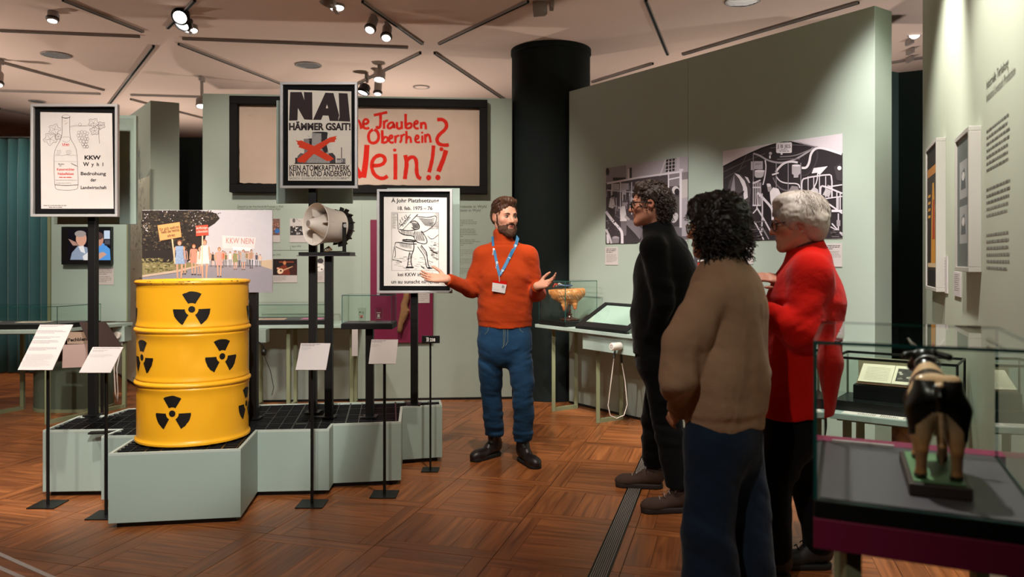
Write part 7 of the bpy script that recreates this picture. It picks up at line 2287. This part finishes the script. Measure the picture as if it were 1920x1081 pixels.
MB().tube([pbd.at(*C9(624, 628), .0), pbd.at(*C9(626, 650), .002), pbd.at(*C9(626, 672), .001)], .003, 6).build('clip', M['alu'], bo)
ml = MB()
for (x, y, rz) in ((583, 428, .15), (608, 528, .2), (700, 495, -1.0), (748, 402, -1.0), (650, 588, -1.0)):
    q = hit(swp, *C9(x, y), sw_d)
    pq = Plane((0, q.y - .0115, 0), (1, 0, 0), (0, 0, 1))
    aa = Art(pq); xx, yy = C9(x, y); 
    vs_, fs_ = glyphs('D', .06)
    aa.text('D', xx - 1.6, yy + 1.8, 5.2, 'E6ECEE', .06, rot=0)
    for kk in range(2):
        c_, s_ = math.cos(math.pi / 2 + (.18 if rz > 0 else .55)), math.sin(math.pi / 2 + (.18 if rz > 0 else .55))
        aa.stroke([(xx + 2.5 * c_ + kk * 1.3 - .6, yy + 2.5 * s_), (xx + 11 * c_ + kk * 1.3 - .6, yy + 11 * s_)], .55, 'A8C4D2')
    ml.v += [tuple(v) for v in []]
    n0 = len(ml.v); ml.v += aa.mb.v; ml.f += [tuple(i + n0 for i in f) for f in aa.mb.f]; ml.c += aa.mb.c; ml.m += aa.mb.m
ml.build('lanyard_print', M['art'], lan)

# ------------------------------------------------------------------ tall visitor in black
def Q(px, py, d=0.0): return W(px, py, 4.43 + d)
pb_ = thing('person', 'tall person in black turtleneck and trousers with glasses and curly dark hair', 'person', (.82, 4.4, 0))
h2 = Head(Q(1217, 383), (-.985, .17, -.04))
fw = Vector((-.86, .5, 0)).normalized(); lf = Vector((-fw.y, fw.x, 0)) * 1.0
if lf.y > 0: lf = -lf            # towards the camera
nb2 = Q(1234, 432)
ch2, be2, hp2 = Q(1247, 510), Q(1243, 590), Q(1242, 668)
s2l, s2r = Q(1246, 466) + lf * .185, Q(1246, 466) - lf * .185
e2l, e2r = s2l + Vector((.0, -.02, -.30)) - fw * .06, s2r + Vector((0, .02, -.30)) - fw * .06
w2l, w2r = hp2 + lf * .125 + fw * .055 + Zu * .045, hp2 - lf * .125 + fw * .055 + Zu * .045
k2f, k2n = Q(1228, 785, .12), Q(1252, 800, -.1)
a2f, a2n = Vector((.855, 4.62, .14)), Vector((.905, 4.19, .14))
hand2 = hand(w2l, fw * .1 - lf * .25 - Zu, -lf, fw, .3, .0, .85, .2)
hand2r = hand(w2r, fw * .1 + lf * .25 - Zu, lf, fw, .3, .0, .85, .2)
fl2 = (fw, 1.45)
body2 = h2.prims() + [cone(h2.p(0, -.015, -.05), nb2, .056, .056, .03), cone(nb2 - Zu * .1, ch2, .09, .13, .05, fl2), cone(ch2, hp2, .13, .13, .06, fl2)] + \
    chain([nb2 - Zu * .03, s2l, e2l, w2l], [.05, .05, .042, .026], .04) + chain([nb2 - Zu * .03, s2r, e2r, w2r], [.05, .05, .042, .026], .04) + hand2 + hand2r + \
    chain([hp2 + lf * .09, k2n, a2n], [.08, .05, .04], .04) + chain([hp2 - lf * .09, k2f, a2f], [.08, .05, .04], .04)
surface('body', body2, .005, M['skincol'], pb_, color=h2.skin('B8806A', '94503F', 'A8604C'))
h2.eyes(pb_); h2.brows(pb_, '2E221C')
hc2 = [h2.e((0, -.022, .046), (.086, .102, .092), .01), h2.e((0, .03, .10), (.055, .05, .034), .03), h2.e((0, -.085, .0), (.078, .052, .075), .03), h2.e((0, -.075, -.06), (.066, .04, .04), .03),
       h2.e((0, .112, .012), (.088, .066, .068), .012, 's'), h2.e((.088, .02, -.05), (.03, .062, .055), .01, 's'), h2.e((-.088, .02, -.05), (.03, .062, .055), .01, 's'), h2.e((0, .04, -.12), (.12, .12, .085), .012, 's'), h2.e((.092, -.008, -.005), (.028, .02, .032), .008, 's'), h2.e((-.092, -.008, -.005), (.028, .02, .032), .008, 's')]
def curl(seed, amp, fr):
    return lambda p: amp * vnoise(p * fr, seed) + amp * .7 * np.sin(vnoise(p * fr * .6, seed + 1) * 9)
surface('hair', hc2, .004, M['hairdark'], pb_, curl(7, .0055, 62))
cu_ = MB(); rr = random.Random(77)
def curls(mb, hd_, n_, regions, rad, r, L, rr):
    for _ in range(n_):
        c, e = rr.choice(regions)
        th, ph = rr.uniform(0, 2 * math.pi), math.acos(rr.uniform(-.9, 1))
        d = Vector((math.sin(ph) * math.cos(th), math.sin(ph) * math.sin(th), math.cos(ph)))
        base = (c[0] + d.x * e[0], c[1] + d.y * e[1], c[2] + d.z * e[2])
        if base[1] > .06 and base[2] < .06: continue
        out = (hd_.s * d.x + hd_.f * d.y + hd_.u * d.z).normalized()
        ax = out.cross(Zu); ax = ax.normalized() if ax.length > .05 else hd_.s.copy()
        b0 = hd_.p(*base) - out * r
        pts = []
        tw = rr.uniform(0, 6.28); dn_ = rr.uniform(.2, 1.0)
        for i in range(9):
            q = i / 8
            a_ = tw + q * rr.uniform(5, 8)
            pts.append(b0 + out * (L * q * .4) - Zu * (L * q * dn_) + ax * math.cos(a_) * rad + out * math.sin(a_) * rad)
        mb.tube(pts, [r * (1 - .55 * i / 8) for i in range(9)], 5)
curls(cu_, h2, 620, [((0, -.022, .046), (.088, .104, .094)), ((0, -.085, .0), (.080, .056, .078)), ((0, -.075, -.06), (.066, .042, .045))], .008, .0028, .04, rr)
cu_.build('curls', M['hairdark'], pb_, smooth=True)
glasses(pb_, h2, M['glassframe'], .0225, .0030)
fs2 = (fw, 1.16)
sw2 = [cone(Q(1240, 440), ch2, .085, .192, .05, fs2), cone(ch2, be2, .192, .196, .06, fs2), cone(be2, Q(1242, 660), .196, .19, .05, fs2), cone(nb2 - Zu * .02, s2l, .07, .07, .05), cone(nb2 - Zu * .02, s2r, .07, .07, .05)]
sw2 += chain([s2l, e2l, w2l], [.07, .06, .045], .03) + chain([s2r, e2r, w2r], [.07, .06, .045], .03) + [cone(Q(1227, 418), Q(1236, 444), .068, .082, .02)]
sw2 += [half(Q(1242, 662), (0, 0, -1)), half(Q(1226, 416), (-.35, 0, 1))]
sw2 = sw2[:-2] + [Prim(lambda p: np.maximum(p[:, 2] - Q(1242, 662).z, np.abs((p - np.array(hp2)) @ np.array(lf)) - .16), (-1e9,) * 3, (1e9,) * 3, 0, 's'), sw2[-1]]
g1 = folds((.3, .2, 1), 70, .007, 21, 6, Q(1240, 640), .3); g2 = folds((.2, 0, 1), 90, .008, 22, 6, e2l, .14)
surface('sweater', sw2, .0062, M['blacksweater'], pb_, lambda p: g1(p) + g2(p) + .003 * vnoise(p * 12, 3))
tr2 = [cone(Q(1242, 655), hp2, .176, .182, .04, (fw, 1.2))] + chain([hp2 + lf * .085, k2n, a2n + Vector((0, 0, -.02))], [.1, .078, .068], .03) + chain([hp2 - lf * .085, k2f, a2f + Vector((0, 0, -.02))], [.1, .078, .068], .03) + [half((0, 0, .125), (0, 0, -1)), half(Q(1242, 645), (0, 0, 1))]
g3 = folds((.2, 0, 1), 80, .009, 23, 5, k2n, .22); g4 = folds((0, .2, 1), 80, .009, 24, 5, a2f + Zu * .15, .2)
surface('trousers', tr2, .0065, M['blacktrouser'], pb_, lambda p: g3(p) + g4(p))
for (an_, hl, dr) in ((a2f, (.90, 4.60), (-.985, .17)), (a2n, (.975, 4.19), (-.985, -.1))):
    sk = surface('sock', [cone(an_ - Zu * .07, an_ + Zu * .03, .044, .046, .01)], .006, M['sock'], pb_)
    shoe(pb_, hl, dr, .285, M['brownshoe'], M['brownsole'], (an_.x, an_.y, .12), 'shoe', False, .048, .0045, M['sock'], .03)

# ------------------------------------------------------------------ visitor in taupe sweatshirt
def R3(px, py, d=0.0): return W(px, py, 3.0 + d)
pc_ = thing('person', 'person with curly black bob in taupe sweatshirt and navy trousers seen from behind', 'person', (.84, 3.0, 0))
f3_ = Vector((-.78, .62, 0)).normalized(); l3 = Vector((-f3_.y, f3_.x, 0))
if l3.y > 0: l3 = -l3
h3 = Head(R3(1339, 425), (-.82, .56, -.06), sc=.96)
nb3 = R3(1358, 490)
ch3, wa3, hm3 = R3(1362, 565), R3(1360, 690), R3(1356, 800)
s3l, s3r = R3(1362, 556) + l3 * .152, R3(1362, 552) - l3 * .152
e3l = R3(1279, 708, -.15); w3l = R3(1274, 768, -.0)
e3r = R3(1415, 700, .12); w3r = R3(1380, 760, .26)
hand3 = hand(w3l, (-.2, .6, -.5), (.7, .3, 0), (-.3, .5, .6), .7, .1, .86)
hand3r = hand(w3r, (-.7, .4, -.3), (-.3, -.6, 0), (0, 0, 1), .7, .1, .86)
fl3 = (f3_, 1.35)
hipc = R3(1356, 815)
k3l, k3r = R3(1330, 965, -.07), R3(1398, 965, .06)
a3l, a3r = Vector((k3l.x + .0, k3l.y, .09)), Vector((k3r.x + .01, k3r.y, .09))
body3 = h3.prims(True) + [cone(h3.p(0, -.012, -.05), nb3, .048, .056, .03), cone(nb3 - Zu * .1, ch3, .08, .12, .05, fl3), cone(ch3, hipc, .12, .14, .06, fl3)] + \
    chain([nb3 - Zu * .03, s3l, e3l, w3l], [.045, .045, .04, .024], .04) + chain([nb3 - Zu * .03, s3r, e3r, w3r], [.045, .045, .04, .024], .04) + hand3 + hand3r + \
    chain([hipc + l3 * .085, k3l, a3l], [.08, .05, .036], .04) + chain([hipc - l3 * .085, k3r, a3r], [.08, .05, .036], .04)
surface('body', body3, .0055, M['skincol'], pc_, color=h3.skin('BC8468', '98503F', 'AA6048'))
h3.eyes(pc_); h3.brows(pc_, '1E1614')
hr3 = [h3.e((0, -.02, .04), (.098, .116, .102), .01), h3.e((0, -.06, -.05), (.100, .075, .075), .04), h3.e((.07, -.02, -.03), (.035, .06, .07), .03), h3.e((-.07, -.02, -.03), (.035, .06, .07), .03), h3.e((0, .05, .10), (.06, .05, .03), .03), h3.e((0, -.09, .03), (.085, .055, .07), .03),
       h3.e((0, .125, -.02), (.075, .075, .098), .012, 's'), h3.e((0, .06, -.14), (.07, .1, .06), .012, 's')]
surface('hair', hr3, .0045, M['hairblack'], pc_, curl(31, .006, 48))
cu_ = MB(); rr = random.Random(78)
curls(cu_, h3, 1100, [((0, -.02, .04), (.100, .118, .104)), ((0, -.06, -.05), (.104, .08, .085)), ((.07, -.02, -.03), (.04, .06, .08)), ((-.07, -.02, -.03), (.04, .06, .08))], .010, .0032, .05, rr)
cu_.build('curls', M['hairblack'], pc_, smooth=True)
glasses(pc_, h3, mat('tortoise_frame', rgb(120, 96, 74), .3), .024, .0026, False)
sw3 = [cone(R3(1360, 508), ch3, .085, .182, .05, fl3), cone(ch3, wa3, .182, .198, .02, fl3), cone(wa3, R3(1357, 780), .198, .192, .02, fl3), cone(nb3 - Zu * .04, s3l, .066, .072, .04), cone(nb3 - Zu * .04, s3r, .066, .072, .04), cone(R3(1358, 489), R3(1359, 500), .068, .078, .02)]
sw3 += chain([s3l, R3(1287, 640, -.145), e3l], [.084, .078, .061], .014) + [cone(e3l, w3l, .056, .044, .004)] + chain([s3r, e3r], [.080, .066], .014) + [cone(e3r, w3r, .064, .042, .01)]
zh3 = R3(1356, 800).z
sw3 += [half((0, 0, zh3), (0, 0, -1)), half(R3(1358, 488), (-.12, .1, 1))]
g5 = folds((.9, .45, .15), 46, .028, 41, 4, R3(1375, 650), .45); g6 = folds((.3, .2, 1), 75, .006, 42, 6, e3l, .16); g7 = folds((.2, 0, 1), 60, .007, 43, 6, R3(1350, 770), .22)
def sw3_d(p):
    band = np.where((p[:, 2] < zh3 + .07), .012 * np.clip((zh3 + .07 - p[:, 2]) / .02, 0, 1), 0)
    seam = np.exp(-(((p - np.array(s3l + Vector((.05, 0, -.03)))) @ np.array((l3 + Vector((0, 0, .1))).normalized())) / .005) ** 2) * .004
    return g5(p) + g6(p) + g7(p) + .003 * vnoise(p * 9, 5) + band + seam
surface('sweatshirt', sw3, .006, M['taupe'], pc_, sw3_d)
MB().tube([nb3 + Vector((.066 * math.cos(a_) * 1.0, .062 * math.sin(a_), .012 + .012 * math.sin(a_) - .01 * math.cos(a_))) for a_ in [2 * math.pi * i / 28 for i in range(28)]], .010, 8, closed=True).build('collar_rib', M['taupe'], pc_, smooth=True)
tr3 = [cone(R3(1356, 790), hipc, .178, .182, .04, fl3)] + chain([hipc + l3 * .085 - Zu * .02, k3l, a3l], [.108, .098, .105], .05) + chain([hipc - l3 * .085 - Zu * .02, k3r, a3r], [.108, .098, .105], .05) + [half((0, 0, .03), (0, 0, -1))]
g8 = folds((.5, .3, .6), 60, .009, 44, 4, k3l, .4)
surface('trousers', tr3, .007, M['navy'], pc_, lambda p: g8(p) + .004 * vnoise(p * 7, 9))
for an_ in (a3l, a3r):
    shoe(pc_, (an_.x - f3_.x * .06, an_.y - f3_.y * .06), f3_, .25, M['boot'], M['bootsole'], (an_.x, an_.y, .11), 'shoe', False, .043, .006)

# ------------------------------------------------------------------ visitor in the red jacket
def S4(px, py, d=0.0): return W(px, py, 3.36 + d)
pd_ = thing('person', 'grey haired person in bright red jacket with folded arms', 'person', (1.25, 3.4, 0))
f4_ = Vector((-.94, .34, 0)).normalized(); l4 = Vector((-f4_.y, f4_.x, 0))
if l4.y > 0: l4 = -l4
h4 = Head(S4(1492, 419), (-.985, .15, -.1), sc=.97)
nb4 = S4(1516, 482)
ch4, wa4, hm4 = S4(1512, 560), S4(1505, 660), S4(1490, 770)
s4l, s4r = S4(1520, 512) + l4 * .165, S4(1520, 510) - l4 * .165
e4l = S4(1506, 622, -.20); w4l = S4(1442, 588, -.17)
e4r = S4(1500, 610, .18); w4r = S4(1474, 528, -.0)
hand4r = hand(w4r, (-.9, -.2, .22), (-.1, .6, -.7), (0, .5, -.6), .35, .1, .9, .3)
hand4l = hand(w4l, (-.8, .5, .1), (.3, .8, 0), (0, 0, 1), .5, .15, .88)
fl4 = (f4_, 1.25)
hipd = S4(1488, 790)
k4a, k4b = S4(1450, 905, -.05), S4(1516, 905, .1)
a4a, a4b = Vector((1.13, 3.30, .09)), Vector((1.355, 3.42, .09))
body4 = h4.prims(True) + [cone(h4.p(0, -.012, -.05), nb4, .052, .054, .03), cone(nb4 - Zu * .1, ch4, .08, .12, .05, fl4), cone(ch4, hipd, .12, .14, .06, fl4)] + \
    chain([nb4 - Zu * .03, s4l, e4l, w4l], [.045, .045, .04, .024], .04) + chain([nb4 - Zu * .03, s4r, e4r, w4r], [.045, .045, .04, .024], .04) + hand4r + hand4l + \
    chain([hipd + l4 * .08, k4a, a4a], [.08, .05, .036], .04) + chain([hipd - l4 * .08, k4b, a4b], [.08, .05, .036], .04)
surface('body', body4, .005, M['skincol'], pd_, color=h4.skin('BC826A', '98503F', 'B0624E'))
h4.eyes(pd_); h4.brows(pd_, '8A7A6A')
hr4 = [h4.e((0, -.022, .046), (.095, .112, .098), .01), h4.e((0, -.075, .0), (.094, .068, .085), .04), h4.e((0, .03, .105), (.07, .06, .036), .03), h4.e((.06, .0, .03), (.04, .07, .06), .03), h4.e((-.06, .0, .03), (.04, .07, .06), .03), h4.e((0, -.07, -.05), (.07, .045, .045), .03),
       h4.e((0, .128, -.035), (.085, .070, .078), .014, 's'), h4.e((0, .05, -.13), (.13, .115, .085), .014, 's'), h4.e((.095, .01, -.035), (.03, .034, .036), .01, 's'), h4.e((-.095, .01, -.035), (.03, .034, .036), .01, 's')]
def grey_d(p):
    q = h4.loc(p)
    ang = np.arctan2(q[:, 1] + .02, q[:, 2] - .02)
    return .003 * vnoise(p * 26, 52) + .002 * vnoise(p * 90, 53)
surface('hair', hr4, .004, M['hairgrey'], pd_, grey_d)
strands(h4, 1900, (0, -.028, .042), (.098, .116, .102), .05, 1.65, .55, .0020, 7, 92, lambda x, y, z: not (y > .07 and z < .04) and not (z < .0 and y > -.03) and not (z < -.06), 1.3, .07, (0, -.1, 1)).build('hair_locks', M['hairgrey'], pd_, smooth=True)
glasses(pd_, h4, mat('dark_red_frame', rgb(58, 22, 22), .3), .0235, .0027)
MB().ell(h4.p(-.082 if (h4.s.y > 0) else .082, -.006, -.038), (.004,) * 3).build('earring', M['white'], pd_, smooth=True)
jk = [cone(S4(1517, 492), ch4, .085, .190, .05, fl4), cone(ch4, wa4, .190, .188, .07, fl4), cone(wa4, S4(1489, 790), .188, .190, .06, fl4), cone(nb4 - Zu * .03, s4l, .068, .072, .06), cone(nb4 - Zu * .03, s4r, .068, .072, .06)]
jk += chain([s4l, e4l], [.080, .068], .04) + [cone(e4l, w4l, .066, .044, .03)] + chain([s4r, e4r], [.08, .066], .04) + [cone(e4r, w4r, .064, .042, .03)]
jk += [cone(S4(1511, 460), S4(1517, 486), .078, .092, .02)]
zh4 = S4(1490, 772).z
jk += [Prim(lambda p: np.maximum(p[:, 2] - (zh4 + .05 * (p[:, 0] - 1.2)), -10), (-1e9,) * 3, (1e9,) * 3, 0, 's'), half(S4(1510, 459), (-.30, .05, 1))]
g9 = folds((.35, .2, 1), 60, .014, 61, 5, S4(1530, 600), .2); g10 = folds((.8, .2, .2), 50, .013, 62, 4, S4(1490, 720), .3); g11 = folds((.6, 0, -1), 90, .012, 63, 7, e4l, .13)
surface('jacket', jk, .0058, M['redwool'], pd_, lambda p: g9(p) + g10(p) + g11(p) + .003 * vnoise(p * 10, 6))
surface('inner_collar', [cone(S4(1505, 462), S4(1512, 480), .060, .066, .01), half(S4(1503, 455.5), (-.42, .05, 1))], .005, mat('dark_red_knit', rgb(84, 14, 14), .85, sheen=.2), pd_)
MB().tube([h4.p(0, .02, -.15)] + [nb4 + Vector((.085 * math.cos(a_), .082 * math.sin(a_), .028 - .03 * math.cos(a_ ))) for a_ in [2 * math.pi * i / 26 for i in range(1)]], .001, 4)
tr4 = [cone(S4(1489, 762), hipd, .165, .168, .04, fl4)] + chain([hipd + l4 * .075 - Zu * .02, k4a, a4a + Zu * .02], [.1, .076, .062], .05) + chain([hipd - l4 * .075 - Zu * .02, k4b, a4b + Zu * .02], [.1, .076, .062], .05) + [half((0, 0, .07), (0, 0, -1))]
g12 = folds((.3, 0, 1), 70, .008, 64, 5, k4b, .3)
surface('trousers', tr4, .0065, M['blacktrouser'], pd_, lambda p: g12(p))
M['trainer'] = mat('black_trainer', rgb(20, 20, 24), .6, var=.2, vscale=40)
for (an_, dr) in ((a4a, (-.97, .2)), (a4b, (-.99, .0))):
    shoe(pd_, (an_.x - dr[0] * .06, an_.y - dr[1] * .06), dr, .262, M['trainer'], M['bootsole'], (an_.x, an_.y, .11), 'shoe', False, .046, .005, M['blacktrouser'])

# ------------------------------------------------------------------ cow model
ca = Vector((.39, .92, 0)).normalized()             # the cow looks away from the camera
cs_ = Vector((ca.y, -ca.x, 0))
cz0 = vz + .003
bA = Vector((.998, 1.80, 0))
def cb_(u, w, z): return bA + ca * u + cs_ * w + Zu * (cz0 + z)
cowb = thing('model_base', 'dark wooden base with green top carrying the cow model', 'base', (bA.x, bA.y, cz0))
def brick_(u0, u1, w0, w1, z0, z1): 
    m = MB(); pl_ = Plane(bA + Zu * cz0, ca, cs_)
    q = [cb_(u, w, z) for z in (z0, z1) for (u, w) in ((u0, w0), (u0, w1), (u1, w1), (u1, w0))]
    return m.add(q, [(0, 3, 2, 1), (4, 5, 6, 7), (0, 1, 5, 4), (1, 2, 6, 5), (2, 3, 7, 6), (3, 0, 4, 7)])
brick_(0, .33, -.066, .066, 0, .030).build('plinth', mat('dark_wood', rgb(52, 38, 34), .5, var=.2, vscale=20), cowb, bevel=.004)
brick_(.012, .318, -.055, .055, .030, .034).build('green_top', mat('green_paint', rgb(88, 122, 84), .45, var=.15, vscale=30), cowb, bevel=.002)
cowt = thing('cow_model', 'small black and cream cow model standing with its rump to the camera', 'model', cb_(.16, 0, .034))
g0 = .034
cw = chain([cb_(.055, 0, g0 + .185), cb_(.13, 0, g0 + .18), cb_(.20, 0, g0 + .178), cb_(.25, 0, g0 + .185)], [.052, .059, .056, .046], .03)
cw += [ellip(cb_(.05, .028, g0 + .190), (.026, .034, .05), (cs_, ca, Zu), .02), ellip(cb_(.05, -.028, g0 + .190), (.030, .034, .05), (cs_, ca, Zu), .02), cone(cb_(.05, -.036, g0 + .232), cb_(.05, .036, g0 + .232), .012, .012, .02)]
for w in (-.034, .034):
    cw += chain([cb_(.055, w, g0 + .16), cb_(.048, w * 1.1, g0 + .105), cb_(.03, w * 1.08, g0 + .07), cb_(.042, w * 1.1, g0 + .014)], [.040, .025, .014, .0115], .02)
    cw += [cone(cb_(.042, w * 1.1, g0 + .014), cb_(.05, w * 1.1, g0 + .004), .0135, .015, .006)]
    cw += chain([cb_(.235, w * .85, g0 + .15), cb_(.242, w * .85, g0 + .09), cb_(.24, w * .85, g0 + .012)], [.034, .016, .011], .02) + [cone(cb_(.24, w * .85, g0 + .012), cb_(.25, w * .85, g0 + .004), .0125, .014, .006)]
cw += [ellip(cb_(.09, 0, g0 + .118), (.024, .03, .026), (cs_, ca, Zu), .015), cone(cb_(.25, 0, g0 + .20), cb_(.315, -.004, g0 + .252), .034, .024, .03), cone(cb_(.315, -.006, g0 + .258), cb_(.365, -.03, g0 + .228), .026, .015, .015)]
cw += chain([cb_(.012, 0, g0 + .225), cb_(.0, 0, g0 + .20), cb_(.004, .002, g0 + .14), cb_(.0, .002, g0 + .085)], [.009, .007, .0055, .004], .008) + [cone(cb_(.0, .002, g0 + .085), cb_(.0, .002, g0 + .045), .008, .004, .004)]
for sg in (-1, 1):
    cw += [cone(cb_(.316, sg * .02, g0 + .272), cb_(.308, sg * .052, g0 + .262), .007, .010, .006)]
cw += [half(cb_(0, 0, g0 + .0006), (0, 0, -1))]
def cowcol(V):
    q = V - np.array(bA)
    u, w, z = q @ np.array(ca), q @ np.array(cs_), q[:, 2] - cz0 - g0
    cream = np.array(hx('C9A27C')); tan = np.array(hx('B07A4C')); blk = np.array(hx('15110F'))
    C = np.tile(cream, (len(V), 1))
    low = np.clip((.13 - z) / .05, 0, 1)
    C = C * (1 - low[:, None]) + tan * low[:, None]
    n = .012 * vnoise(V * 26, 3)
    m = ((np.abs(w) > .008 + n * .3) & (z > .115 + n + .05 * np.clip((.055 - np.abs(w)) / .04, 0, 1) - .02 * (np.abs(w) > .05)) & (z < .236) & (u < .085 + n)) | ((np.abs(w) <= .012) & (z > .165) & (z < .226) & (u < .03))
    C[m] = blk
    m2 = (u > .27) | ((u > .15) & (u < .235) & (z > .15 + n))
    C[m2] = blk
    C[z < .012] = np.array(hx('3A2A20'))
    C[(u < .012) & (z < .085)] = np.array(hx('7A5A40'))
    return C
surface('body', cw, .0028, M['vcol'], cowt, color=cowcol)
for sg in (-1, 1):
    MB().tube([cb_(.322, sg * .016, g0 + .280), cb_(.318, sg * .036, g0 + .293), cb_(.328, sg * .044, g0 + .308)], [.006, .0045, .0015], 8).build('horn', M['horn'], cowt, smooth=True)
MB().tube([cb_(.30, 0, g0 + .24) + (cs_ * math.cos(a_) * .030 + (Zu * .8 - ca * .55) * math.sin(a_) * .033) for a_ in [2 * math.pi * i / 20 for i in range(20)]], .0022, 6, closed=True).build('neck_band', M['alu'], cowt, smooth=True)

# ------------------------------------------------------------------ udder model
uc = W(1063, 556, 6.86)
ux = Vector((du2.x, du2.y, 0)); ux = Vector((1, -.15, 0)).normalized(); uy = Vector((-ux.y, ux.x, 0))
zb_ = Tz + .042
um = thing('udder_model', 'orange anatomical udder model with red and blue vessels on a turned stand', 'model', (uc.x + .025, uc.y, zb_))
def U(x, y, z): return uc + ux * x + uy * y + Zu * z
up_ = [ellip(U(.0, 0, .045), (.165, .095, .085), (ux, uy, Zu), .02), cone(U(-.07, 0, .02), U(-.02, 0, -.03), .06, .045, .03), cone(U(.09, 0, .03), U(.055, 0, -.025), .05, .042, .03),
       cone(U(-.022, -.02, -.06), U(-.022, -.02, -.112), .026, .014, .025), cone(U(.070, -.01, -.05), U(.072, -.012, -.098), .026, .015, .025), cone(U(-.01, .05, -.06), U(-.01, .05, -.10), .024, .014, .025),
       ellip(U(-.132, -.01, .075), (.032, .03, .024), (ux, uy, Zu), .01), half(U(0, 0, .070), Vector((-.05, 0, 1)), .008)]
def ucol(V):
    z = V[:, 2] - uc.z
    C = np.tile(np.array(hx('D8894C')), (len(V), 1))
    n = vnoise(V * 22, 4)
    w = np.clip(n * .8 + .2, 0, 1)[:, None]
    C = C * (1 - w * .5) + np.array(hx('E8B07A')) * w * .5
    t = np.clip((-.075 - z) / .03, 0, 1)[:, None]
    return C * (1 - t) + np.array(hx('C0603C')) * t
surface('udder', up_, .004, M['vcol'], um, lambda p: .0028 * np.sin(vnoise(p * 16, 6) * 12), ucol)
vn = MB(); rr = random.Random(15)
for k in range(11):
    x = -.12 + k * .024
    pts = []
    for i in range(7):
        X_ = x + i * .011 + rr.uniform(-.006, .006); z_ = .075 - i * .017 + rr.uniform(-.004, .004)
        s_ = hit(up_, *(lambda w: (CX + F * w.x / w.y, HY + F * (H - w.z) / w.y))(U(X_, -.08, z_)))
        if s_ is not None and s_.y < 7.2: pts.append(s_)
    if len(pts) > 2: vn.tube(pts, .0022, 5, col=hx('E8D0B0' if k % 3 else 'D8A070'))
vn.build('veins', M['vcol'], um, smooth=True)
tb = MB()
tb.tube([U(-.12, -.02, .085), U(-.105, -.02, .112), U(-.08, -.01, .108)], .008, 8, col=hx('B83A2A')); tb.tube([U(-.09, 0, .09), U(-.06, 0, .104), U(.0, .01, .098), U(.05, .01, .1)], .006, 8, col=hx('3A5A8A')); tb.tube([U(-.10, .02, .09), U(-.07, .02, .118), U(-.04, .03, .1)], .006, 8, col=hx('C8C4C0'))
tb.build('vessels', M['vcol'], um, smooth=True)
sx = U(.025, .0, 0)
MB().lathe((sx.x, sx.y, zb_), (0, 0, 1), [(0, 0), (.085, 0), (.088, .006), (.082, .014), (.05, .020), (.024, .028), (.018, .04), (.024, .055), (.012, .062), (.011, uc.z - zb_ - .03)], 32).build('turned_stand', mat('dark_turned_wood', rgb(60, 30, 24), .25, var=.15, vscale=20), um, smooth='auto')
